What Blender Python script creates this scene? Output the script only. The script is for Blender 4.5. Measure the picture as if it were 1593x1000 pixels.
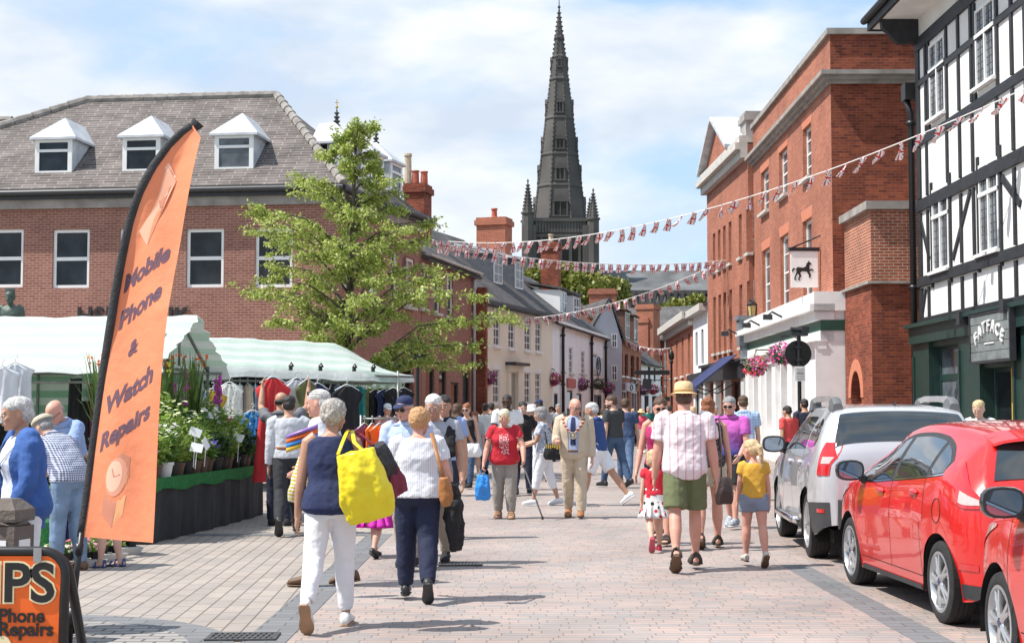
import bpy, bmesh, math, random
from mathutils import Vector, Matrix, Quaternion
random.seed(7)
S = bpy.context.scene
for o in list(bpy.data.objects): bpy.data.objects.remove(o)
C = S.collection
R = math.radians
V = Vector
# ---------------------------------------------------------------- camera
FPX, H, PITCH = 2300.0, 1.55, math.atan(140/2300)
cd = bpy.data.cameras.new('camera'); cam = bpy.data.objects.new('camera', cd); C.objects.link(cam)
cd.sensor_width = 36; cd.lens = 36*FPX/1593; cd.clip_end = 5000; cd.clip_start = .1
cam.location = (0, 0, H); cam.rotation_euler = (R(90)+PITCH, 0, 0)
S.camera = cam
# ---------------------------------------------------------------- light
EL, AZ = R(57), R(14)
SUN = V((-math.cos(EL)*math.cos(AZ), -math.cos(EL)*math.sin(AZ), math.sin(EL)))
ld = bpy.data.lights.new('sun', 'SUN'); ld.energy = 4.6; ld.angle = R(.5); ld.color = (1, .95, .88)
sun = bpy.data.objects.new('sun', ld); C.objects.link(sun); sun.location = (0, 0, 60)
sun.rotation_euler = SUN.to_track_quat('Z', 'Y').to_euler()
W = bpy.data.worlds.new('World'); S.world = W; W.use_nodes = True
def sky():
    t = W.node_tree; n = t.nodes; l = t.links; n.clear()
    out = n.new('ShaderNodeOutputWorld'); bg = n.new('ShaderNodeBackground'); bg.inputs[1].default_value = .13
    st = n.new('ShaderNodeTexSky'); st.sky_type = 'NISHITA'; st.sun_disc = False
    st.sun_elevation = EL; st.sun_rotation = R(255); st.air_density = 1.0; st.dust_density = .4
    tc = n.new('ShaderNodeTexCoord'); mp = n.new('ShaderNodeMapping'); mp.inputs['Scale'].default_value = (1.0, 1.0, 2.6)
    mp.inputs['Location'].default_value = (.35, .1, .12)
    nz = n.new('ShaderNodeTexNoise'); nz.inputs['Scale'].default_value = 4.2; nz.inputs['Detail'].default_value = 9; nz.inputs['Roughness'].default_value = .52
    nz.inputs['Distortion'].default_value = .25
    rp = n.new('ShaderNodeValToRGB'); rp.color_ramp.elements[0].position = .42; rp.color_ramp.elements[1].position = .58
    n2 = n.new('ShaderNodeTexNoise'); n2.inputs['Scale'].default_value = 9; n2.inputs['Detail'].default_value = 6
    r2 = n.new('ShaderNodeValToRGB'); e = r2.color_ramp.elements
    e[0].position = .35; e[0].color = (3.75, 4.3, 5.05, 1); e[1].position = .65; e[1].color = (5.45, 5.65, 5.9, 1)
    mx = n.new('ShaderNodeMixRGB'); ad = n.new('ShaderNodeMixRGB'); ad.blend_type = 'MULTIPLY'; ad.inputs[0].default_value = 1; ad.inputs[2].default_value = (1.25, 1.12, 1.02, 1)
    l.new(tc.outputs['Generated'], mp.inputs[0]); l.new(mp.outputs[0], nz.inputs[0]); l.new(mp.outputs[0], n2.inputs[0])
    l.new(nz.outputs[0], rp.inputs[0]); l.new(n2.outputs[0], r2.inputs[0]); l.new(st.outputs[0], ad.inputs[1])
    mb = n.new('ShaderNodeMixRGB'); mb.inputs[0].default_value = .72; mb.inputs[2].default_value = (2.75, 4.05, 5.75, 1)
    l.new(ad.outputs[0], mb.inputs[1]); l.new(mb.outputs[0], mx.inputs[1]); l.new(r2.outputs[0], mx.inputs[2])
    l.new(rp.outputs[0], mx.inputs[0]); l.new(mx.outputs[0], bg.inputs[0]); l.new(bg.outputs[0], out.inputs[0])
sky()
S.view_settings.view_transform = 'Standard'; S.view_settings.look = 'None'
S.view_settings.exposure = .52; S.view_settings.gamma = 1
S.render.engine = 'CYCLES'
S.cycles.max_bounces = 8; S.cycles.transparent_max_bounces = 12; S.cycles.use_denoising = True
# ---------------------------------------------------------------- pixel maths (photo pixels -> points in the place)
CT, ST_ = math.cos(PITCH), math.sin(PITCH)
def ray(px, py):
    x = (px-796.5)/FPX; y = -(py-500)/FPX
    return V((x, CT-ST_*y, ST_+CT*y))
def at(px, py, Y):
    d = ray(px, py); return V((0, 0, H))+d*(Y/d.y)
def gp(px, py, z=0):
    d = ray(px, py); return V((0, 0, H))+d*((z-H)/d.z)
# ---------------------------------------------------------------- materials
MATS = {}
def newmat(name):
    m = bpy.data.materials.new(name); m.use_nodes = True
    return m, m.node_tree, m.node_tree.nodes['Principled BSDF']
def c4(c, k=1): return (min(c[0]*k, 1), min(c[1]*k, 1), min(c[2]*k, 1), 1)
def pm(name, col, rough=.7, var=.16, scale=6., bump=0., bscale=40., metal=0., coat=0., spec=.5, sub=0., trans=0., coord='Object', var2=None):
    """plain material with noise variation of colour and roughness, and optional fine bump"""
    if name in MATS: return MATS[name]
    m, t, b = newmat(name); n = t.nodes; l = t.links
    tc = n.new('ShaderNodeTexCoord'); nz = n.new('ShaderNodeTexNoise'); nz.inputs['Scale'].default_value = scale; nz.inputs['Detail'].default_value = 6
    l.new(tc.outputs[coord], nz.inputs[0])
    rp = n.new('ShaderNodeValToRGB'); e = rp.color_ramp.elements
    e[0].position = .32; e[1].position = .68; e[0].color = c4(var2) if var2 else c4(col, 1-var); e[1].color = c4(col, 1+var)
    l.new(nz.outputs[0], rp.inputs[0]); l.new(rp.outputs[0], b.inputs['Base Color'])
    b.inputs['Roughness'].default_value = rough; b.inputs['Metallic'].default_value = metal
    b.inputs['Coat Weight'].default_value = coat; b.inputs['Coat Roughness'].default_value = .03
    b.inputs['Specular IOR Level'].default_value = spec
    if sub: b.inputs['Subsurface Weight'].default_value = sub; b.inputs['Subsurface Radius'].default_value = (.012, .005, .003)
    if trans: b.inputs['Transmission Weight'].default_value = trans
    if bump:
        n2 = n.new('ShaderNodeTexNoise'); n2.inputs['Scale'].default_value = bscale; n2.inputs['Detail'].default_value = 4
        l.new(tc.outputs[coord], n2.inputs[0])
        bp = n.new('ShaderNodeBump'); bp.inputs['Strength'].default_value = bump; bp.inputs['Distance'].default_value = .02
        l.new(n2.outputs[0], bp.inputs['Height']); l.new(bp.outputs[0], b.inputs['Normal'])
    MATS[name] = m; return m
def brick(name, c1, c2, mortar, w=.225, h=.075, ms=.010, bump=.4, stain=.35, sscale=.5, rough=.85, off=.5, rot=0, bias=0., spot=.0):
    """bricks, blocks or tiles in UV metres; spot=1 staggers the rows at random"""
    if name in MATS: return MATS[name]
    m, t, b = newmat(name); n = t.nodes; l = t.links
    tc = n.new('ShaderNodeTexCoord'); mp = n.new('ShaderNodeMapping'); mp.inputs['Rotation'].default_value = (0, 0, rot); l.new(tc.outputs['UV'], mp.inputs[0]); vec = mp.outputs[0]
    if spot:
        sx = n.new('ShaderNodeSeparateXYZ'); l.new(vec, sx.inputs[0]); row = math_node(t, 'FLOOR', math_node(t, 'DIVIDE', sx.outputs[1], h))
        wn = n.new('ShaderNodeTexWhiteNoise'); wn.noise_dimensions = '1D'; l.new(row, wn.inputs['W']); cb = n.new('ShaderNodeCombineXYZ')
        l.new(math_node(t, 'ADD', sx.outputs[0], math_node(t, 'MULTIPLY', wn.outputs[0], w)), cb.inputs[0]); l.new(sx.outputs[1], cb.inputs[1]); vec = cb.outputs[0]
    bk = n.new('ShaderNodeTexBrick'); l.new(vec, bk.inputs[0]); bk.offset = 0 if spot else off
    bk.inputs['Scale'].default_value = 1; bk.inputs['Mortar Size'].default_value = ms; bk.inputs['Mortar Smooth'].default_value = .2
    bk.inputs['Brick Width'].default_value = w; bk.inputs['Row Height'].default_value = h; bk.inputs['Bias'].default_value = bias
    bk.inputs['Color1'].default_value = c4(c1); bk.inputs['Color2'].default_value = c4(c2); bk.inputs['Mortar'].default_value = c4(mortar)
    nz = n.new('ShaderNodeTexNoise'); nz.inputs['Scale'].default_value = sscale; nz.inputs['Detail'].default_value = 8; nz.inputs['Roughness'].default_value = .65
    l.new(tc.outputs['UV'], nz.inputs[0])
    rp = n.new('ShaderNodeValToRGB'); e = rp.color_ramp.elements; e[0].position = .3; e[1].position = .7
    e[0].color = (1-stain, 1-stain, 1-stain, 1); e[1].color = (1+stain*.4, 1+stain*.4, 1+stain*.4, 1)
    l.new(nz.outputs[0], rp.inputs[0])
    mu = n.new('ShaderNodeMixRGB'); mu.blend_type = 'MULTIPLY'; mu.inputs[0].default_value = 1
    l.new(bk.outputs[0], mu.inputs[1]); l.new(rp.outputs[0], mu.inputs[2])
    cl = mu.outputs[0]
    if spot:   # chewing gum and drip marks
        vo = n.new('ShaderNodeTexVoronoi'); vo.inputs['Scale'].default_value = 1.7; l.new(tc.outputs['UV'], vo.inputs[0]); m2 = n.new('ShaderNodeMixRGB'); m2.blend_type = 'MULTIPLY'; m2.inputs[2].default_value = (.66, .65, .66, 1)
        l.new(math_node(t, 'LESS_THAN', vo.outputs['Distance'], .045), m2.inputs[0]); l.new(cl, m2.inputs[1]); cl = m2.outputs[0]
    l.new(cl, b.inputs['Base Color'])
    b.inputs['Roughness'].default_value = rough; b.inputs['Specular IOR Level'].default_value = .3
    bp = n.new('ShaderNodeBump'); bp.inputs['Strength'].default_value = bump; bp.inputs['Distance'].default_value = .012; bp.invert = True
    l.new(bk.outputs['Fac'], bp.inputs['Height']); l.new(bp.outputs[0], b.inputs['Normal'])
    MATS[name] = m; return m
def math_node(t, op, a, b=None):
    n = t.nodes.new('ShaderNodeMath'); n.operation = op
    for i, v in enumerate((a, b)):
        if v is None: continue
        if isinstance(v, (int, float)): n.inputs[i].default_value = v
        else: t.links.new(v, n.inputs[i])
    return n.outputs[0]
def stripes(name, ca, cb, axis='x', period=.1, duty=.5, rough=.85, axis2=None, coord='Object', bump=.25, trans=0., wob=0., soft=False):
    """two-colour stripes (or a check when axis2 is given) in a cloth"""
    if name in MATS: return MATS[name]
    m, t, b = newmat(name); n = t.nodes; l = t.links
    tc = n.new('ShaderNodeTexCoord'); sp = n.new('ShaderNodeSeparateXYZ')
    nz = n.new('ShaderNodeTexNoise'); nz.inputs['Scale'].default_value = 5; nz.inputs['Detail'].default_value = 4; l.new(tc.outputs[coord], nz.inputs[0])
    ws = n.new('ShaderNodeVectorMath'); ws.operation = 'MULTIPLY_ADD'; ws.inputs[1].default_value = (wob, wob, wob)
    l.new(nz.outputs[1], ws.inputs[0]); l.new(tc.outputs[coord], ws.inputs[2]); l.new(ws.outputs[0], sp.inputs[0])
    def band(ax):
        f = math_node(t, 'FRACT', math_node(t, 'MULTIPLY', sp.outputs[ax.upper()], 1/period))
        return math_node(t, 'LESS_THAN', f, duty)
    f = band(axis)
    if axis2: f = math_node(t, 'MULTIPLY', math_node(t, 'ADD', f, band(axis2)), .5)
    mx = n.new('ShaderNodeMixRGB'); l.new(f, mx.inputs[0]); mx.inputs[1].default_value = c4(ca); mx.inputs[2].default_value = c4(cb)
    l.new(mx.outputs[0], b.inputs['Base Color']); b.inputs['Roughness'].default_value = rough
    n2 = n.new('ShaderNodeTexNoise'); n2.inputs['Scale'].default_value = 14; n2.inputs['Detail'].default_value = 3; l.new(tc.outputs[coord], n2.inputs[0])
    bp = n.new('ShaderNodeBump'); bp.inputs['Strength'].default_value = bump; bp.inputs['Distance'].default_value = .03
    l.new(n2.outputs[0], bp.inputs['Height']); l.new(bp.outputs[0], b.inputs['Normal'])
    if trans:
        tr = n.new('ShaderNodeBsdfTranslucent'); l.new(mx.outputs[0], tr.inputs[0]); ms = n.new('ShaderNodeMixShader'); ms.inputs[0].default_value = trans
        o = n['Material Output']; l.new(b.outputs[0], ms.inputs[1]); l.new(tr.outputs[0], ms.inputs[2]); l.new(ms.outputs[0], o.inputs[0])
    MATS[name] = m; return m
def spots(name, base, cols, scale=14, thr=.35, rough=.85):
    """cloth with blobs of several colours (floral prints and the like)"""
    if name in MATS: return MATS[name]
    m, t, b = newmat(name); n = t.nodes; l = t.links
    tc = n.new('ShaderNodeTexCoord'); vo = n.new('ShaderNodeTexVoronoi'); vo.inputs['Scale'].default_value = scale; l.new(tc.outputs['Object'], vo.inputs[0])
    rp = n.new('ShaderNodeValToRGB'); rp.color_ramp.interpolation = 'CONSTANT'; e = rp.color_ramp.elements
    while len(e) < len(cols): e.new(.5)
    sp = n.new('ShaderNodeSeparateColor'); l.new(vo.outputs['Color'], sp.inputs[0]); l.new(sp.outputs[0], rp.inputs[0])
    for i, c in enumerate(cols): e[i].position = i/len(cols); e[i].color = c4(c)
    mx = n.new('ShaderNodeMixRGB'); l.new(math_node(t, 'LESS_THAN', vo.outputs['Distance'], thr), mx.inputs[0]); mx.inputs[1].default_value = c4(base); l.new(rp.outputs[0], mx.inputs[2])
    l.new(mx.outputs[0], b.inputs['Base Color']); b.inputs['Roughness'].default_value = rough
    n2 = n.new('ShaderNodeTexNoise'); n2.inputs['Scale'].default_value = 14; l.new(tc.outputs['Object'], n2.inputs[0])
    bp = n.new('ShaderNodeBump'); bp.inputs['Strength'].default_value = .25; bp.inputs['Distance'].default_value = .03
    l.new(n2.outputs[0], bp.inputs['Height']); l.new(bp.outputs[0], b.inputs['Normal'])
    MATS[name] = m; return m
def leafmat(name, c1, c2, c3=None, trans=.3, rough=.5):
    """leaves: colour varies from leaf to leaf (random per island), partly translucent"""
    if name in MATS: return MATS[name]
    m, t, b = newmat(name); n = t.nodes; l = t.links
    g = n.new('ShaderNodeNewGeometry'); rp = n.new('ShaderNodeValToRGB'); e = rp.color_ramp.elements
    e[0].color = c4(c1); e[1].color = c4(c3 or c2); e[0].position = 0.; e[1].position = 1.
    if c3: x = e.new(.6); x.color = c4(c2)
    l.new(g.outputs['Random Per Island'], rp.inputs[0]); l.new(rp.outputs[0], b.inputs['Base Color']); b.inputs['Roughness'].default_value = rough
    tr = n.new('ShaderNodeBsdfTranslucent'); l.new(rp.outputs[0], tr.inputs[0]); ms = n.new('ShaderNodeMixShader'); ms.inputs[0].default_value = trans
    o = n['Material Output']; l.new(b.outputs[0], ms.inputs[1]); l.new(tr.outputs[0], ms.inputs[2]); l.new(ms.outputs[0], o.inputs[0])
    MATS[name] = m; return m
# ---------------------------------------------------------------- mesh building
class MB:
    def __init__(s, M=None): s.v = []; s.f = []; s.mi = []; s.M = M or Matrix(); s.cur = 0
    def add(s, vs, fs, mi=None):
        k = len(s.v); M = s.M
        s.v += [M @ V(v) for v in vs]; s.f += [tuple(i+k for i in f) for f in fs]; s.mi += [s.cur if mi is None else mi]*len(fs); return s
    def box(s, a, b, mi=None):
        x0, y0, z0 = a; x1, y1, z1 = b
        if x0 > x1: x0, x1 = x1, x0
        if y0 > y1: y0, y1 = y1, y0
        if z0 > z1: z0, z1 = z1, z0
        return s.add([(x0,y0,z0),(x1,y0,z0),(x1,y1,z0),(x0,y1,z0),(x0,y0,z1),(x1,y0,z1),(x1,y1,z1),(x0,y1,z1)],
              [(0,3,2,1),(4,5,6,7),(0,1,5,4),(1,2,6,5),(2,3,7,6),(3,0,4,7)], mi)
    def poly(s, pts, mi=None): return s.add(pts, [tuple(range(len(pts)))], mi)
    def prism(s, pts, d, mi=None):
        """polygon pts (3D) extruded by vector d"""
        n = len(pts); d = V(d); q = [V(p) for p in pts]
        return s.add(q+[p+d for p in q], [tuple(range(n))[::-1], tuple(range(n, 2*n))]+[(i, (i+1) % n, n+(i+1) % n, n+i) for i in range(n)], mi)
    def rings(s, rs, cap=True, mi=None, close=True):
        n = len(rs[0]); vs = [p for r in rs for p in r]; fs = []
        for i in range(len(rs)-1):
            for j in range(n if close else n-1):
                a = i*n+j; b = i*n+(j+1) % n; fs.append((a, b, b+n, a+n))
        if cap: fs.append(tuple(range(n))[::-1]); fs.append(tuple(range((len(rs)-1)*n, len(rs)*n)))
        return s.add(vs, fs, mi)
    def tube(s, pts, r, n=8, cap=True, mi=None, flat=1., up=None):
        pts = [V(p) for p in pts]; m = len(pts)
        rr = [r]*m if isinstance(r, (int, float)) else list(r)
        rs = []; u = None
        for i, p in enumerate(pts):
            t = (pts[min(i+1, m-1)]-pts[max(i-1, 0)]).normalized()
            if u is None:
                u = V(up) if up else (V((0, 0, 1)) if abs(t.z) < .9 else V((1, 0, 0)))
            u = (u-t*u.dot(t))
            if u.length < 1e-5: u = t.orthogonal()
            u.normalize(); w = t.cross(u)
            rs.append([p+(u*math.cos(2*math.pi*k/n)*flat+w*math.sin(2*math.pi*k/n))*rr[i] for k in range(n)])
        return s.rings(rs, cap, mi)
    def lathe(s, prof, n=16, c=(0,0,0), cap=True, mi=None, sq=(1,1)):
        return s.rings([[(c[0]+r*sq[0]*math.cos(2*math.pi*k/n), c[1]+r*sq[1]*math.sin(2*math.pi*k/n), c[2]+z) for k in range(n)] for r, z in prof], cap, mi)
    def ell(s, c, r, n=12, m=8, mi=None, Mx=None):
        rs = []
        for i in range(m+1):
            a = math.pi*(i/m-.5); a = max(min(a, 1.5), -1.5)
            ring = [V((r[0]*math.cos(a)*math.cos(2*math.pi*k/n), r[1]*math.cos(a)*math.sin(2*math.pi*k/n), r[2]*math.sin(a))) for k in range(n)]
            rs.append([(Mx @ p if Mx else p)+V(c) for p in ring])
        return s.rings(rs, True, mi)
    def mesh(s, name, mats=None, smooth=False, uv=True):
        me = bpy.data.meshes.new(name); me.from_pydata(s.v, [], s.f)
        mats = mats if isinstance(mats, (list, tuple)) else [mats]
        for m in mats: me.materials.append(m)
        if len(mats) > 1: me.polygons.foreach_set('material_index', s.mi)
        if smooth:
            me.polygons.foreach_set('use_smooth', [True]*len(s.f))
        if uv and len(s.f) < 60000:
            L = me.uv_layers.new(name='UVMap').data
            Z = V((0, 0, 1))
            for p in me.polygons:
                nn = p.normal
                t = Z.cross(nn) if abs(nn.z) < .985 else V((1, 0, 0))
                t.normalize(); b = nn.cross(t)
                for li, vi in zip(p.loop_indices, p.vertices):
                    co = s.v[vi]; L[li].uv = (co.dot(t), co.dot(b))
        me.update(); return me
    def build(s, name, mats, parent=None, smooth=False, uv=True, ang=None):
        o = bpy.data.objects.new(name, s.mesh(name, mats, smooth or ang is not None, uv)); C.objects.link(o)
        if ang is not None: o.data.set_sharp_from_angle(angle=R(ang))
        if parent: o.parent = parent
        return o
def tag(o, label, cat, group=None, kind=None):
    o['label'] = label; o['category'] = cat
    if group: o['group'] = group
    if kind: o['kind'] = kind
    return o
def struct(o): o['kind'] = 'structure'; return o
def empty(name, loc=(0,0,0), rz=0, label=None, cat=None, group=None):
    o = bpy.data.objects.new(name, None); C.objects.link(o); o.location = loc; o.rotation_euler = (0, 0, rz); o.empty_display_size = .2
    if label: tag(o, label, cat, group)
    return o
def copy_tree(o, parent=None):
    c = o.copy(); C.objects.link(c)
    if parent: c.parent = parent
    for ch in list(o.children): copy_tree(ch, c)
    return c
def lerp(a, b, t): return a+(b-a)*t
FONT = None
def text(s, size, depth=.01, name='lettering', material=None, parent=None, bold=0., M=None, align='CENTER', sx=1., shear=0.):
    """letters as a solid mesh, standing in the local x-z plane facing -y"""
    cu = bpy.data.curves.new('t', 'FONT'); cu.body = s; cu.size = size; cu.extrude = depth/2; cu.offset = bold*size; cu.align_x = align; cu.align_y = 'CENTER'; cu.shear = shear
    cu.resolution_u = 4
    ob = bpy.data.objects.new('t', cu); me = bpy.data.meshes.new_from_object(ob)
    bpy.data.objects.remove(ob); bpy.data.curves.remove(cu)
    Mx = (M or Matrix()) @ Matrix.Rotation(R(90), 4, 'X') @ Matrix.Scale(sx, 4, V((1, 0, 0)))
    me.transform(Mx); me.name = name
    me.materials.clear(); me.materials.append(material)
    o = bpy.data.objects.new(name, me); C.objects.link(o)
    if parent: o.parent = parent
    return o
# ================================================================ buildings: a frame whose local x runs along the facade, -y is the street, z up
class Bld:
    def __init__(s, name, P0, P1, label, cat, group=None):
        s.P0 = V((P0[0], P0[1], 0)); s.P1 = V((P1[0], P1[1], 0)); s.d = (s.P1-s.P0); s.L = s.d.length; s.d.normalize()
        s.n = V((s.d.y, -s.d.x, 0))
        s.root = empty(name, s.P0, math.atan2(s.d.y, s.d.x), label, cat, group)
    def uz(s, px, py, off=0):
        r = ray(px, py); o = V((0, 0, H)); k = (s.P0+s.n*off-o).dot(s.n)/r.dot(s.n); p = o+r*k
        return (p-s.P0).dot(s.d), p.z
    def box(s, x0, y0, x1, y1, off=0):
        """photo rectangle -> opening (u0,u1,z0,z1) on the facade"""
        ym = (y0+y1)/2
        ua = s.uz(x0, ym, off)[0]; ub = s.uz(x1, ym, off)[0]; u0, u1 = min(ua, ub), max(ua, ub); xm = (x0+x1)/2
        return (u0, u1, s.uz(xm, y1, off)[1], s.uz(xm, y0, off)[1])
    def side_uz(s, px, py, u):
        """on the end wall at facade coordinate u: returns (depth behind the facade, z)"""
        r = ray(px, py); o = V((0, 0, H)); b = s.P0+s.d*u; k = (b-o).dot(s.d)/r.dot(s.d); p = o+r*k
        return -(p-b).dot(s.n), p.z
def wall_face(mb, L, z0, z1, ops, dep=.14, y=0., u0=0., axis='x', mi=None, back=True):
    """a wall sheet with rectangular openings and their reveals; axis 'x' : lies in y=const facing -y"""
    us = sorted(set([u0, L]+[a for o in ops for a in o[:2] if u0 < a < L])); zs = sorted(set([z0, z1]+[a for o in ops for a in o[2:4] if z0 < a < z1]))
    P = (lambda u, d, z: (u, y+d, z)) if axis == 'x' else ((lambda u, d, z: (y-d, u, z)) if axis == 'r' else (lambda u, d, z: (y+d, L+u0-u, z)))
    for i in range(len(us)-1):
        for j in range(len(zs)-1):
            uc, zc = (us[i]+us[i+1])/2, (zs[j]+zs[j+1])/2
            if any(o[0] < uc < o[1] and o[2] < zc < o[3] for o in ops): continue
            mb.poly([P(us[i], 0, zs[j]), P(us[i+1], 0, zs[j]), P(us[i+1], 0, zs[j+1]), P(us[i], 0, zs[j+1])], mi)
    for o in ops:
        a, b, c, d = o[:4]
        mb.poly([P(a, 0, c), P(a, dep, c), P(b, dep, c), P(b, 0, c)][::-1], mi); mb.poly([P(a, 0, d), P(a, dep, d), P(b, dep, d), P(b, 0, d)], mi)
        mb.poly([P(a, 0, c), P(a, 0, d), P(a, dep, d), P(a, dep, c)][::-1], mi); mb.poly([P(b, 0, c), P(b, 0, d), P(b, dep, d), P(b, dep, c)], mi)
GLASS = None
def glassmat(name, col=(.03, .035, .04), rough=.04):
    if name in MATS: return MATS[name]
    m, t, b = newmat(name); n = t.nodes; l = t.links
    tc = n.new('ShaderNodeTexCoord'); nz = n.new('ShaderNodeTexNoise'); nz.inputs['Scale'].default_value = 1.6; l.new(tc.outputs['Object'], nz.inputs[0])
    rp = n.new('ShaderNodeValToRGB'); e = rp.color_ramp.elements; e[0].color = c4(col, .5); e[1].color = c4(col, 1.8); e[0].position = .35; e[1].position = .65
    l.new(nz.outputs[0], rp.inputs[0]); l.new(rp.outputs[0], b.inputs['Base Color']); b.inputs['Roughness'].default_value = rough
    b.inputs['Specular IOR Level'].default_value = .38
    bp = n.new('ShaderNodeBump'); bp.inputs['Strength'].default_value = .04; bp.inputs['Distance'].default_value = .05
    l.new(nz.outputs[0], bp.inputs['Height']); l.new(bp.outputs[0], b.inputs['Normal'])
    MATS[name] = m; return m
def window(parent, o, wm, gm, nx=1, ny=2, fw=.07, bar=.03, dep=.12, sill=None, sillw=.1, y=0., axis='x', open_top=False, mid=None, name='window', proud=0):
    """a sash/casement: frame with bars, one pane sheet, optional sill"""
    a, b, c, d = o[:4]
    if axis == 'x': T = Matrix.Translation((0, y, 0))
    elif axis == 'r': T = Matrix(((0, -1, 0, y), (1, 0, 0, 0), (0, 0, 1, 0), (0, 0, 0, 1)))
    mb = MB(T); y0, y1 = (dep-.06, dep-.005) if not proud else (-proud, .0)
    mb.box((a, y0, c), (a+fw, y1, d)); mb.box((b-fw, y0, c), (b, y1, d)); mb.box((a+fw, y0, d-fw), (b-fw, y1, d)); mb.box((a+fw, y0, c), (b-fw, y1, c+fw))
    ya, yb = (dep-.05, dep-.02) if not proud else (-proud+.01, -.01)
    for i in range(1, nx):
        u = lerp(a, b, i/nx); mb.box((u-bar/2, ya, c+fw), (u+bar/2, yb, d-fw))
    for j in range(1, ny):
        z = lerp(c, d, j/ny); th = bar*1.5 if (ny % 2 == 0 and j == ny//2) else bar
        mb.box((a+fw, ya-.004, z-th/2), (b-fw, yb-.002, z+th/2))
    if mid: z = lerp(c, d, mid); mb.box((a+fw, ya-.004, z-bar), (b-fw, yb-.002, z+bar))
    w = mb.build(name, wm, parent)
    g = MB(T); yg = dep-.03 if not proud else -.012
    g.box((a+fw*.5, yg, c+fw*.5), (b-fw*.5, yg+.012, d-fw*.5)); g.build('pane', gm, w)
    if sill:
        q = MB(T); q.box((a-.06, -sillw, c-.1), (b+.06, dep-.061, c-.002)); q.build('sill', sill, w)
    return w
def slope(mb, a, b, c, d, th=.08, mi=None):
    """roof slab on four corners (eave a,b ; ridge c,d), counter-clockwise seen from outside"""
    P = [V(p) for p in (a, b, c, d)]; n = (P[1]-P[0]).cross(P[3]-P[0]).normalized(); mb.prism([p-n*th for p in P], n*th, mi)
M_white = pm('white_paint', (.80, .80, .79), .45, .05, 3)
M_sill = pm('stone_sill', (.52, .5, .46), .8, .15, 5, .2)
M_lead = pm('lead_sheet', (.50, .53, .57), .45, .22, 3, .15, 12)
M_black = pm('black_iron', (.012, .012, .013), .4, .2, 20)
M_dark = pm('dark_grey_paint', (.03, .032, .036), .5, .2, 10)
M_glass = glassmat('window_glass', (.012, .015, .018))
M_glass2 = glassmat('window_glass_pale', (.085, .10, .115))
M_conc = pm('concrete_trim', (.30, .275, .25), .85, .25, 2, .3)
B_bank = brick('bank_brick', (.325, .14, .103), (.245, .095, .072), (.42, .29, .24), ms=.009, stain=.22)
B_red = brick('orange_red_brick', (.45, .155, .09), (.33, .098, .058), (.42, .25, .18), ms=.009, stain=.3)
B_old = brick('old_red_brick', (.34, .085, .04), (.17, .038, .025), (.25, .12, .08), ms=.008, stain=.5, sscale=1.2)  # dark bricks, deepened too for the cornice shade on the banking hall's end
B_porch = brick('porch_brick', (.44, .125, .06), (.29, .07, .04), (.50, .38, .29), ms=.012, stain=.4, sscale=.9)
B_chim = brick('chimney_brick', (.52, .16, .08), (.40, .11, .06), (.42, .25, .18), stain=.35, sscale=1)
T_grey = brick('grey_roof_tile', (.165, .14, .13), (.10, .086, .08), (.31, .28, .265), w=.7, h=.15, ms=.016, bump=.9, stain=.5, sscale=1.3, off=.5)
T_slate = brick('slate_roof', (.15, .145, .145), (.095, .09, .09), (.03, .03, .03), w=.3, h=.2, ms=.012, bump=.8, stain=.45, sscale=.8)
T_brown = brick('brown_roof_tile', (.23, .13, .09), (.13, .075, .055), (.04, .03, .03), w=.26, h=.16, ms=.014, bump=.9, stain=.5, sscale=1.)
P_cream = pm('cream_render', (.80, .73, .61), .85, .04, 1.2, .15, 6)
P_white = pm('white_render', (.84, .85, .87), .85, .04, 1., .2, 10)
P_grey = pm('blue_grey_render', (.48, .50, .55), .85, .06, 1., .1)
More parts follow.
